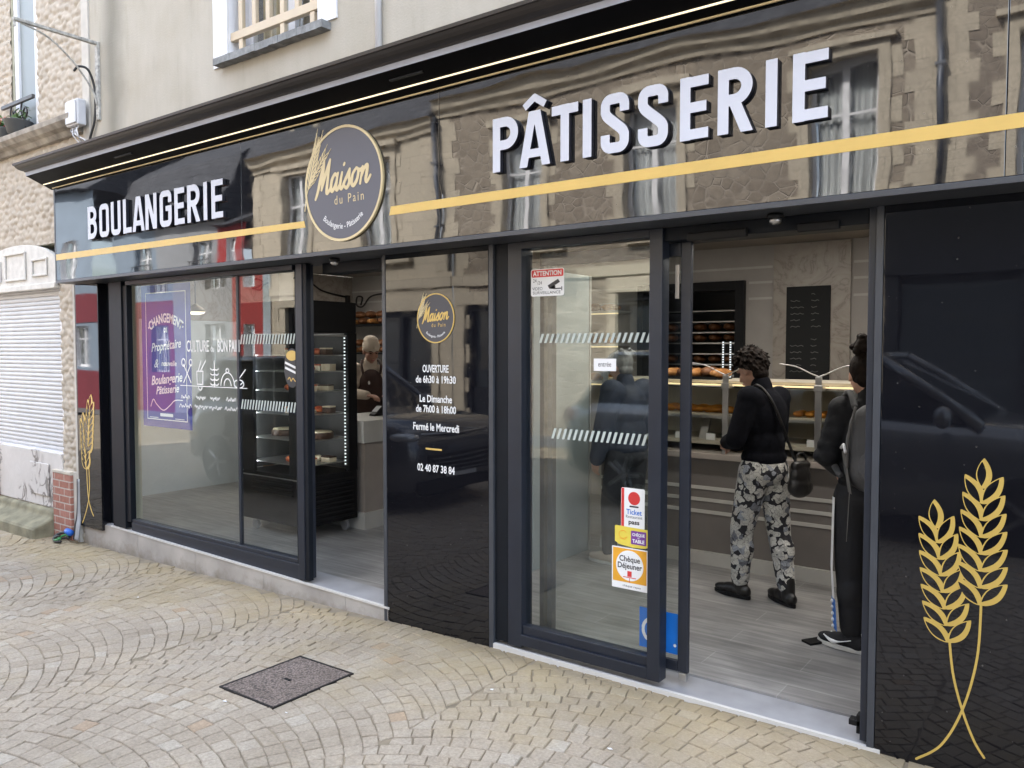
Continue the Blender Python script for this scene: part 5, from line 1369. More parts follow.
def bun_mesh(r, m):
    q = MB(); q.ell((0, 0, r*.55), (r, r, r*.62), M[m]); return q.mesh('bun', True)
def brick_mesh(w, d, h, m, m2=None):
    q = MB(); q.box(-w/2, w/2, -d/2, d/2, 0, h, M[m])
    if m2: q.box(-w/2-.001, w/2+.001, -d/2-.001, d/2+.001, h+.0005, h+.012, M[m2])
    return q.mesh('slab')
def put(name, me, x, y, z, rz, label, cat, group, bev=0):
    o = obj(name, me, None, bev, 2, label, cat, group); o.location = (x, y, z); o.rotation_euler.z = rz; return o
rng = random.Random(11)
LO = [loaf_mesh(.30, .055, 'crust'), loaf_mesh(.22, .065, 'crust_dark')]; CR = croissant_mesh(.075, 'orange_crust'); BU = bun_mesh(.045, 'crust'); BO = bun_mesh(.038, 'orange_crust')
tray(-2.62, 2.5, 1.386, .5, .3, 'black tray of dark loaves on the counter top beside the sliding leaf', 'trays on the counter top')
for k in range(5): put('loaf', LO[k % 2], -2.80+.10*k, 2.5+.03*(k % 2), 1.393, R(80+rng.uniform(-14, 14)), 'dark crusty loaf on the tray beside the sliding leaf', 'loaf', G_top)
put('orange_cake', brick_mesh(.2, .14, .07, 'orange_crust'), -2.08, 2.55, 1.126, .1, 'large orange glazed block cake on the middle display shelf', 'cake', None, .012)
for k in range(9): put('croissant', CR, -2.85+.125*k if k < 5 else -2.85+.125*(k-5), 2.50 if k < 5 else 2.63, 1.128, rng.uniform(-.5, .5), 'flat golden pastry on the display shelf left of the orange cake', 'pastry', G_shelf)
for k in range(14): put('glazed_pastry', BO, -1.80+.085*(k % 7), 2.48+.1*(k//7), 1.126, rng.uniform(0, 3), 'small orange glazed pastry behind the waiting woman', 'pastry', 'orange pastries on the display shelf')
for k in range(8): put('display_card', brick_mesh(.07, .012, .05, 'vinyl_white'), -2.9+.25*k, 2.31, .931, rng.uniform(-.2, .2), 'small white price card on the lower display deck', 'price card', 'price cards in the counter display')

# ------------------------------------------------------------------ oven room window behind the counter
t = thing('oven_alcove', (-3.16, 4.3, .9), 'black framed opening with bread racks in the back wall', 'oven')
b = MB()
for q in ((-4.02, -3.95, .9, 2.29), (-2.95, -2.86, .9, 2.29)): b.box(q[0], q[1], BWY-.06, BWY+.1, q[2], q[3], M['black_plastic'])
b.box(-3.949, -2.951, BWY-.06, BWY+.1, 2.20, 2.29, M['black_plastic']); b.box(-3.949, -2.951, BWY-.06, BWY+.1, .9, .95, M['black_plastic']); b.build('frame', t, bev=.004)
b = MB(); b.box(-4.2, -2.6, 5.2, 5.25, .9, 2.35, M['grey_dark']); b.box(-4.25, -4.2, BWY+.1, 5.25, .9, 2.35, M['taupe_light']); b.box(-2.6, -2.55, BWY+.1, 5.25, .9, 2.35, M['taupe']); b.build('recess', t)
for k in range(9):
    z = 1.1+.115*k
    b = MB(); b.box(-4.1, -2.8, 4.75, 4.77, z, z+.014, M['steel']); b.box(-4.1, -2.8, 4.78, 5.1, z+.002, z+.010, M['black_plastic']); b.build('rack_shelf', t)
for x in (-3.27, -3.19):
    b = MB(); [b.box(x-.007, x+.007, 4.70, 4.712, 1.32+.026*q, 1.334+.026*q, M['led_cold']) for q in range(15)]; b.build('light_strip', t)
rk = 0
for k in (1, 2, 3, 5, 6):
    for j in range(7): put('loaf', LO[1], -3.95+.17*j, 4.9, 1.126+.115*k, R(90), 'loaf cooling on the racks inside the black framed opening', 'loaf', 'loaves on the oven racks')

# hanging shelf with baskets on the back wall left of the oven
t = thing('wall_shelf', (-4.66, 4.1, 1.25), 'long beige bread shelf on the back wall behind the man', 'shelf')
for z in (1.25, 1.65, 2.0):
    b = MB(); b.box(-5.2, -4.12, 3.95, 4.245, z, z+.025, M['plinth']); b.build('board', t, bev=.003)
    b = MB(); b.box(-5.2, -4.12, 3.955, 3.965, z-.012, z-.001, M['led_shelf']); b.build('shelf_light', t)
for z, n in ((1.275, 5), (1.675, 5), (2.025, 5)):
    for j in range(n): put('loaf', LO[j % 2], -5.08+.2*j, 4.1, z, R(75+rng.uniform(0, 30)), 'loaf lying on the beige bread shelf behind the man', 'loaf', 'loaves on the long bread shelf')
t = thing('wall_shelf', (-8.0, 4.1, 1.6), 'dark bread shelf on the far back wall behind the shop worker', 'shelf')
for z in (1.55, 1.93):
    b = MB(); b.box(-8.4, -7.2, 3.9, 4.245, z, z+.02, M['black_plastic']); b.build('board', t)
    for j in range(6): put('loaf', LO[j % 2], -8.3+.2*j, 4.08, z+.02, R(70+rng.uniform(0, 40)), 'brown loaf on the dark shelf behind the shop worker', 'loaf', 'loaves behind the worker')
    for j in range(4): put('loaf', LO[1], -8.2+.23*j, 4.1, z+.11, R(30+rng.uniform(0, 80)), 'brown loaf piled on top of others behind the shop worker', 'loaf', 'loaves behind the worker')
t = thing('iron_scrollwork', (-8.46, 3.5, 2.3), 'black wrought iron scroll hung high on the marbled side wall', 'ironwork')
b = MB()
y0_, y1_ = 2.6, 4.1
b.tube(spline([(LWX+.03, y0_, 2.37), (LWX+.03, y0_+.12, 2.36), (LWX+.03, y0_+.14, 2.46), (LWX+.03, y0_+.03, 2.48), (LWX+.03, y0_+.02, 2.38), (LWX+.03, y0_+.2, 2.44), (LWX+.03, y0_+.5, 2.53), (LWX+.03, y0_+.85, 2.51), (LWX+.03, y1_-.4, 2.40), (LWX+.03, y1_, 2.34)], 7), .012, M['black_iron'], 6)
b.tube([(LWX+.03, y0_-.05, 2.165), (LWX+.03, y1_, 2.165)], .010, M['black_iron'], 6); b.build('scroll', t, True)
b = MB(); b.box(LWX+.02, LWX+.07, y1_, y1_+.05, 1.98, 2.36, M['black_iron']); b.tube(spline([(LWX+.3, y1_+.03, 2.22), (LWX+.33, y1_+.03, 2.32), (LWX+.23, y1_+.03, 2.33), (LWX+.22, y1_+.03, 2.22), (LWX+.34, y1_+.03, 2.2), (LWX+.5, y1_+.03, 2.33), (LWX+.8, y1_+.03, 2.36)], 6), .012, M['black_iron'], 6); b.build('bracket', t)

# ------------------------------------------------------------------ tall cake fridge
t = thing('cake_fridge', (-5.8, 1.2, 0), 'tall black glass sided cake fridge on castors behind the side window', 'fridge')
FX0, FX1, FY0, FY1 = -6.22, -5.36, .86, 1.45
BP = M['black_plastic']
b = MB(); b.box(FX0, FX1, FY0, FY1, 1.76, 2.03, BP); b.build('top_box', t, bev=.01)
b = MB(); b.box(FX0, FX1, FY0, FY1, .11, .54, BP); b.build('base_box', t, bev=.01)
for k in range(9):
    b = MB(); b.prism([(FX1+.001, .145+.04*k), (FX1+.012, .150+.04*k), (FX1+.012, .158+.04*k), (FX1+.001, .172+.04*k)], 1, FY0+.05, FY1-.05, BP); b.build('louvre', t)
for k in range(4):
    b = MB(); b.prism([(FY0-.001, .36+.04*k), (FY0-.012, .365+.04*k), (FY0-.012, .373+.04*k), (FY0-.001, .387+.04*k)], 0, FX0+.15, FX1-.15, BP); b.build('louvre', t)
b = MB(); b.box(FX0, FX1, FY0-.004, FY0-.001, .50, .512, M['steel']); b.build('trim', t)
for x in (FX0, FX1-.05):
    for y in (FY0, FY1-.05):
        b = MB(); b.box(x, x+.05, y-(.05 if y > 1.2 else 0), y+.05, .54, 1.76, BP); b.build('corner_post', t)
for (xa, xb, ya, yb) in ((FX1-.012, FX1-.006, FY0+.05, FY1-.05), (FX0+.05, FX1-.05, FY0+.006, FY0+.012)):
    b = MB(); b.box(xa, xb, ya, yb, .55, 1.75, M['glass_in']); b.build('glass_side', t)
for k, y in enumerate((FY1-.125, FY0+.09)):
    b = MB(); [b.box(FX1-.03, FX1-.018, y, y+.009, .60+.03*q, .612+.03*q, M['led_cold']) for q in range(38)]; b.build('light_strip', t)
b = MB(); b.box(FX1-.034, FX1-.020, FY0+.06, FY1-.06, 1.73, 1.742, M['steel']); b.build('trim', t)
b = MB(); b.box(FX0+.02, FX0+.03, FY0+.05, FY1-.05, .55, 1.75, M['grey_dark']); b.box(FX0+.05, FX1-.05, FY1-.02, FY1-.012, .55, 1.75, M['grey_dark']); b.build('back_panel', t)
b = MB(); b.box(FX0+.051, FX0+.17, FY0, FY0+.03, .54, 1.76, BP); b.box(FX1-.20, FX1-.051, FY0, FY0+.03, .54, 1.76, BP); b.build('front_border', t)
M['fridge_fill'] = emis('fridge_fill_glow', (.93, .97, 1), 7.0)  # added glow, hidden behind the front border, to brighten the cakes
b = MB(); b.box(FX1-.17, FX1-.145, FY0+.032, FY0+.038, .58, 1.72, M['fridge_fill']); b.build('added_fill_strip', t)
b = MB(); b.box(FX0+.10, FX0+.125, FY0+.032, FY0+.038, .58, 1.72, M['fridge_fill']); b.build('added_fill_strip', t)
SHZ = (.62, .83, 1.05, 1.25, 1.42, 1.56)
for z in SHZ:
    b = MB(); b.box(FX0+.05, FX1-.05, FY0+.05, FY1-.06, z, z+.008, M['glass_shelf'] if 'glass_shelf' in M else M['steel']); b.build('shelf', t)
for (x, y) in ((FX0+.08, FY0+.08), (FX1-.08, FY0+.08), (FX1-.08, FY1-.08), (FX0+.08, FY1-.08)):
    b = MB(); b.lathe([(.042, -.014), (.045, -.01), (.045, .01), (.042, .014)], (x, y, .046), M['cable_grey'], 14, 1); b.box(x-.02, x+.02, y-.02, y+.02, .085, .11, M['steel']); b.build('castor', t)
rng = random.Random(21)
cake_me = [brick_mesh(.10, .07, .045, 'cream_cake', 'berry'), brick_mesh(.09, .07, .05, 'choc', 'cream_cake'), bun_mesh(.05, 'berry'), brick_mesh(.11, .08, .04, 'cream_cake', 'choc'), bun_mesh(.045, 'cream_cake'), brick_mesh(.09, .09, .06, 'cream_cake')]
def disc_mesh(r, h, m, m2):
    q = MB(); q.lathe([(r*.97, 0), (r, .004), (r, h), (r*.95, h+.008), (r*.4, h+.012)], (0, 0, 0), M[m], 20); q.lathe([(r*.9, h+.0095), (r*.85, h+.02), (r*.3, h+.024)], (0, 0, 0), M[m2], 20); return q.mesh('round_cake', True)
RC = disc_mesh(.11, .05, 'cream_cake', 'berry'); RC2 = disc_mesh(.12, .045, 'choc', 'cream_cake')
names = ['bottom', 'second', 'third', 'fourth', 'fifth', 'top']
for i, z in enumerate(SHZ):
    for k in range(6):
        x = FX1-.12-.13*(k % 3) if i not in (1,) else FX1-.16-.24*(k % 3); y = FY0+.17+.18*(k//3)
        if i == 1:
            if k < 3: put('round_cake', RC if k % 2 else RC2, x, FY0+.3, z+.009, 0, 'round cake on the second shelf up in the cake fridge', 'cake', 'cakes in the tall fridge')
            continue
        put('small_cake', cake_me[(i*2+k) % 6], x, y+rng.uniform(-.02, .02), z+.009, rng.uniform(-.3, .3), 'small cake on the %s shelf of the tall cake fridge' % names[i], 'cake', 'cakes in the tall fridge')

# side counter with till
t = thing('side_counter', (-5.6, 2.2, 0), 'short beige counter behind the tall cake fridge', 'counter')
b = MB(); b.box(-5.95, -5.32, 1.50, 3.2, .1, .78, M['taupe_light']); b.build('base', t)
b = MB(); b.box(-5.97, -5.30, 1.47, 3.22, 0, .15, M['plinth']); b.build('plinth', t)
b = MB(); b.box(-6.0, -5.29, 1.46, 3.24, .78, .98, M['plinth']); b.build('top', t, bev=.005)
t = thing('card_reader', (-5.6, 1.95, .98), 'small black payment terminal on the short beige counter', 'card reader')
b = MB(); b.prism([(1.87, .981), (2.05, .981), (2.05, 1.06), (1.98, 1.075), (1.88, 1.0)], 0, -5.66, -5.58, BP); b.build('case', t, bev=.006)
b = MB(); b.quad((-5.655, 1.905, 1.022), (-5.585, 1.905, 1.022), (-5.585, 1.97, 1.073), (-5.655, 1.97, 1.073), M['cable_grey']); b.build('screen', t)

# little things on the side wall
t = thing('thermostat', (LWX, 1.0, 1.7), 'white square thermostat with dark screen on the side wall', 'thermostat')
b = MB(); b.box(LWX, LWX+.025, .62, .80, 1.70, 1.88, M['white_paint']); b.build('case', t, bev=.006)
b = MB(); b.box(LWX+.0255, LWX+.028, .67, .75, 1.76, 1.84, M['ink']); b.build('screen', t)
t = thing('exit_sign', (LWX, .9, 1.2), 'green emergency exit sign on the white side wall', 'sign')
b = MB(); b.box(LWX, LWX+.03, .55, .95, 1.24, 1.42, M['green_sign']); b.build('plate', t, bev=.004)
t = thing('pendant_lamp', (-7.1, 1.0, 2.0), 'oval cream pendant lamp lit above the window display', 'lamp')
M['lampglow'] = emis('pendant_glow', (1, .86, .62), .5)
b = MB(); b.lathe([(.015, .075), (.03, .06), (.075, .03), (.095, .0), (.09, -.003)], (-7.15, 1.0, 1.985), M['cream'], 20); b.build('shade', t, True)
b = MB(); b.lathe([(.088, -.002), (.07, -.018), (.03, -.027)], (-7.15, 1.0, 1.982), M['lampglow'], 20); b.build('diffuser', t, True)
b = MB(); b.tube([(-7.15, 1.0, 2.058), (-7.15, 1.0, 2.62)], .005, M['cable_black'], 6); b.build('cord', t)
# plank stand and pillar
t = thing('wooden_stand', (-6.6, 1.9, 0), 'slim upright wooden stand with three dark slots beside the fridge', 'stand')
b = MB(); b.box(-6.42, -6.30, 1.22, 1.26, .28, 1.35, M['wood']); b.build('board', t, bev=.004)
for z in (.72, .83, .94):
    b = MB(); b.box(-6.375, -6.345, 1.212, 1.219, z, z+.05, M['ink']); b.build('slot', t)
b = MB(); b.box(-6.40, -6.32, 1.20, 1.28, 0, .279, M['black_plastic']); b.build('foot', t, bev=.004)
t = thing('pillar', (-8.0, 2.7, 0), 'light grey square pillar inside the shop by the side wall', 'pillar')
b = MB(); b.box(-8.02, -7.82, 2.5, 2.7, 0, CZ, M['wall_in']); b.build('shaft', t)
t = thing('serving_trolley', (-7.4, 2.9, 0), 'low black cabinet against the back of the empty shop floor', 'cabinet')
b = MB(); b.box(-7.7, -6.9, 2.9, 3.4, .06, .78, BP); b.build('body', t, bev=.006)
b = MB(); b.box(-7.72, -6.88, 2.88, 3.42, .782, .82, M['plinth']); b.build('top', t, bev=.004)
for x in (-7.66, -6.98):
    b = MB(); b.box(x, x+.04, 2.92, 2.96, 0, .06, M['steel']); b.build('foot', t)
# sloping door stop bar and mat glimpsed by the teenager
b = MB(); b.prism([(-1.32, 1.02), (-1.26, .98), (-1.02, 1.36), (-1.08, 1.40)], 2, .0005, .012, M['black_plastic']); b.build('floor_strip', label='dark flat bar lying on the floor behind the black and white sneaker', cat='bar')
# ================================================================== OPPOSITE SIDE OF THE STREET (seen mirrored in the black gloss)
OY = -9.9
def opp_wall(mb, x0, x1, z0, z1, holes, y, depth, m, mr=None):
    wall_holes(mb, x0, x1, z0, z1, holes, y, -depth, m, mr)
def opp_window(par, x0, x1, z0, z1, y, casing=None, cm='ashlar', curtain='curtain'):
    w = MB(); fr = M['white_paint']; f = .06; yy = y-.16
    xm = (x0+x1)/2
    for a, c in ((x0, x0+f), (x1-f, x1), (xm-.05, xm+.05)): w.box(a, c, yy-.05, yy, z0, z1, fr)
    for a, c in ((z0, z0+f), (z1-f, z1), (z0+(z1-z0)*.68, z0+(z1-z0)*.68+.04)): w.box(x0+f+.001, xm-.051, yy-.049, yy-.001, a, c, fr); w.box(xm+.051, x1-f-.001, yy-.049, yy-.001, a, c, fr)
    win = w.build('window', par)
    p = MB(); p.box(x0+f, x1-f, yy-.03, yy-.025, z0+f, z1-f, M['glass_in']); p.build('pane', win)
    p = MB(); n = 30
    for i in range(n):
        a = x0+f+(x1-x0-2*f)*i/n; c = x0+f+(x1-x0-2*f)*(i+1)/n
        o1, o2 = .03*math.sin(i*1.7), .03*math.sin((i+1)*1.7)
        p.quad((a, yy-.14+o1, z0), (c, yy-.14+o2, z0), (c, yy-.14+o2, z1), (a, yy-.14+o1, z1), M[curtain])
    p.build('curtain', win)
    if casing:
        p = MB(); cw = casing; m = M[cm]
        p.box(x0-cw, x0-.001, y, y+.05, z0-.05, z1+.001, m); p.box(x1+.001, x1+cw, y, y+.05, z0-.05, z1+.001, m)
        p.box(x0-cw, x1+cw, y, y+.05, z1+.002, z1+cw*1.1, m); p.box(x0-cw-.1, x1+cw+.1, y, y+.16, z1+cw*1.1+.001, z1+cw*1.1+.12, m)
        p.box(x0-cw-.06, x1+cw+.06, y, y+.14, z0-.18, z0-.051, m); p.build('surround', win)
        k = 0; z = z0
        p = MB()
        while z < z1-.25:
            for sx in ((x0-cw-.16, x0-cw-.001), (x1+cw+.001, x1+cw+.16)):
                if k % 2 == 0: p.box(sx[0], sx[1], y, y+.012, z, z+.3, m)
            z += .31; k += 1
        p.build('quoin_block', win)
def downpipe(x, z0, z1, y, label):
    t = thing('downpipe', (x, y, z0), label, 'drainpipe', 'drainpipes across the street')
    b = MB(); b.tube([(x, y+.12, z0), (x, y+.12, z1)], .05, M['zinc'], 10); b.build('pipe', t, True)
    for z in (z0+1, z0+3, z1-1):
        b = MB(); b.box(x-.07, x+.07, y, y+.18, z, z+.04, M['zinc']); b.build('bracket', t)
def shopdoor(par, x0, x1, z1, y):
    p = MB(); p.box(x0, x0+.12, y-.25, y-.05, gz(x0), z1, M['anth_dark']); p.box(x1-.12, x1, y-.25, y-.05, gz(x0), z1, M['anth_dark']); p.box((x0+x1)/2-.06, (x0+x1)/2+.06, y-.25, y-.05, gz(x0), z1-.15, M['anth_dark']); p.box(x0+.121, x1-.121, y-.25, y-.05, z1-.15, z1, M['anth_dark']); p.box(x0+.121, (x0+x1)/2-.061, y-.2, y-.12, gz(x0), .8, M['anth_dark']); p.box((x0+x1)/2+.061, x1-.121, y-.2, y-.12, gz(x0), .8, M['anth_dark'])
    d = p.build('doorway', par)
    p = MB(); p.box(x0+.12, x1-.12, y-.19, y-.18, .8, z1-.15, M['glass_house']); p.build('pane', d)

def stone_row(x0, x1, wins, doors, eave, label, rub, curt='curtain', roof_h=3.0):
    t = thing('street_house', ((x0+x1)/2, OY, 0), label, 'house', 'houses across the street')
    holes = [(w-.5, w+.5, 3.75, 5.9) for w in wins]+[(d0, d1, -.3, z) for d0, d1, z in doors]
    b = MB(); opp_wall(b, x0, x1, -.35, eave, holes, OY, .4, M[rub], M['ashlar']); b.build('wall', t)
    for w in wins: opp_window(t, w-.5, w+.5, 3.75, 5.9, OY, .17, 'ashlar', curt)
    for d0, d1, z in doors:
        shopdoor(t, d0, d1, z, OY)
        b = MB(); b.box(d0-.2, d0-.001, OY, OY+.06, -.3, z, M['ashlar']); b.box(d1+.001, d1+.2, OY, OY+.06, -.3, z, M['ashlar']); b.box(d0-.2, d1+.2, OY, OY+.08, z+.001, z+.28, M['ashlar']); b.build('door_surround', t)
    b = MB(); b.prism([(OY, eave-.35), (OY+.07, eave-.35), (OY+.10, eave-.24), (OY+.20, eave-.18), (OY+.24, eave-.02), (OY+.34, eave), (OY, eave+.02)], 0, x0, x1, M['ashlar']); b.build('eaves_cornice', t)
    b = MB(); b.box(x0, x1, OY, OY+.07, 3.02, 3.22, M['ashlar']); b.build('string_course', t)
    b = MB()
    for xx in (x0, x1-.45):
        z = -.3; k = 0
        while z < eave-.4:
            ww = .45 if k % 2 else .32
            b.box(xx if xx == x0 else x1-ww, xx+ww if xx == x0 else x1, OY, OY+.014, z, z+.328, M['ashlar']); z += .33; k += 1
    b.build('quoins', t)
    r = MB(); r.prism([(OY+.30, eave+.02), (OY-2.2, eave+roof_h), (OY-6, eave+roof_h+.6), (OY-6, eave), (OY, eave+.015)], 0, x0, x1, M['slate']); rf = r.build('roof', t)
    for w in wins[::2]:
        r = MB(); r.box(w-.55, w+.55, OY-1.9, OY-.25, eave+.4, eave+1.9, M['ashlar']); r.prism([(w-.75, eave+1.9), (w+.75, eave+1.9), (w, eave+2.5)], 1, OY-2.2, OY-.15, M['slate']); r.box(w-.38, w+.38, OY-.25, OY-.235, eave+.6, eave+1.75, M['glass_house']); r.build('dormer', rf)
    r = MB(); r.box(x0+.3, x0+1.1, OY-3.2, OY-2.4, eave+1.5, eave+roof_h+1.8, M['brick']); r.build('chimney', rf)
    return t
stone_row(-11.5, -2.03, [-9.4, -6.55, -3.34], [(-11.15, -9.9, 2.6), (-7.5, -5.8, 2.7), (-4.7, -3.2, 2.6)], 6.8, 'rubble stone town house mirrored in the middle of the fascia', 'rubble', 'curtain')
stone_row(-1.98, 7.5, [-.55, 2.3, 5.1], [(-1.4, .6, 2.65), (1.4, 3.0, 2.65), (4, 6, 2.65)], 7.3, 'brown stone town house mirrored behind the end of PÂTISSERIE', 'rubble2', 'curtain', 2.6)
stone_row(-18.05, -11.53, [-16.35, -13.45], [(-17.4, -15.9, 2.7), (-14.2, -12.1, 2.5)], 6.5, 'pale stone house mirrored around the round fascia sign', 'ashlar', 'curtain', 2.8)
downpipe(-2.0, 3.75, 6.6, OY, 'zinc drainpipe mirrored in the fascia beyond the last white letter')
downpipe(-11.51, 3.3, 6.5, OY, 'zinc drainpipe mirrored in the fascia beside the round sign')
# modern block further along
t = thing('apartment_block', (-22, OY, 0), 'grey and red rendered apartment block mirrored in the left window', 'apartment block')
holes = []
for x in (-23.6, -20.6):
    for z in (.9, 3.35): holes.append((x-.5, x+.5, z, z+1.45))
b = MB(); opp_wall(b, -22.8, -19.43, -.4, 5.3, [h for h in holes if h[0] > -22.8], OY, .2, M['render_grey'], M['render_grey']); b.build('grey_wall', t)
b = MB(); opp_wall(b, -25.2, -22.801, -.4, 3.1, [(-24.1, -23.1, .9, 2.35)], OY, .2, M['red_dark'], M['red_dark']); b.build('dark_red_wall', t)
b = MB(); opp_wall(b, -25.2, -22.801, 3.1, 5.3, [(-24.1, -23.1, 3.35, 4.8)], OY, .2, M['render_blue'], M['render_blue']); b.build('blue_wall', t)
b = MB(); hr = [(-18.95, -18.45, z, z+1.4) for z in (.9, 3.3)]; opp_wall(b, -19.4, -18.08, -.4, 5.0, hr, OY+.25, .2, M['render_red'], M['white_paint']); b.box(-19.42, -19.4, OY-.2, OY+.25, -.4, 5.0, M['render_red']); b.build('red_wall', t)
for h in holes:
    opp_window(t, *h, OY)
    b = MB()
    for k in range(9): b.tube([(h[0]+.125*k, OY+.06, h[2]), (h[0]+.125*k, OY+.06, h[2]+.75)], .010, M['black_iron'], 5)
    b.box(h[0]-.05, h[1]+.05, OY+.045, OY+.075, h[2]+.75, h[2]+.78, M['black_iron']); b.build('guard_rail', t)
for h in hr: opp_window(t, *h, OY+.25)
b = MB(); b.prism([(OY+.35, 5.3), (OY-.6, 7.0), (OY-3, 8.4), (OY-7, 8.4), (OY-7, 5.3)], 0, -25.2, -19.43, M['slate']); b.prism([(OY+.5, 5.0), (OY-.6, 5.4), (OY-3, 5.7), (OY-7, 5.7), (OY-7, 5.0)], 0, -19.43, -18.08, M['slate']); b.build('roof', t)
t = thing('blue_house', (-31, OY, 0), 'blue grey rendered house mirrored at the far end of the fascia', 'house')
holes = [(x-.5, x+.5, z, z+1.3) for x in (-36, -33, -29.5, -27) for z in (1.05, 3.8)]
b = MB(); opp_wall(b, -38, -25.4, -.6, 6.6, holes, OY+.6, .2, M['render_blue'], M['white_paint']); b.build('wall', t)
for h in holes: opp_window(t, *h, OY+.6)
b = MB(); b.box(-38, -25.4, OY+.603, OY+.63, 2.45, 3.4, M['red_dark']); b.build('red_band', t)
b = MB(); b.box(-38, -25.4, OY+.603, OY+.63, -.5, .95, M['red_dark']); b.build('red_band', t)
b = MB(); b.prism([(OY+.9, 6.6), (OY-3, 9.4), (OY-7, 6.6)], 0, -38, -25.4, M['slate']); b.build('roof', t)

# dark painted shopfront on the last house
t = thing('street_shopfront', (2.6, OY+.1, 0), 'dark painted shopfront across the street mirrored in the wheat panel', 'shopfront')
b = MB(); b.box(-2.75, 7.3, OY+.085, OY+.2, -.1, .7, M['anth_dark']); b.box(-2.75, 7.3, OY+.085, OY+.26, 2.75, 3.66, M['anth_dark'])
for x in (-2.75, -1.0, .7, 2.95, 5.2, 7.1): b.box(x, x+.2, OY+.085, OY+.22, .701, 2.749, M['anth_dark'])
b.build('frame', t)
b = MB(); b.box(-2.54, 7.09, OY+.10, OY+.11, .702, 2.748, M['glass_house']); b.build('glazing', t)
b = MB(); b.box(-.9, .9, OY+.262, OY+.28, 2.95, 3.12, M['white_paint']); b.build('blank_sign_strip', t)

M['far_paving'] = pbr('far_paving', (.16, .155, .15), .9, vary=.2, nscale=8)
# opposite pavement and road: kerb lines
b = MB(); slope_sheet(b, -40, 20, OY, -8.3, .0, M['far_paving'], 40); b.build('far_pavement', kind='structure', label='pavement along the houses across the street')

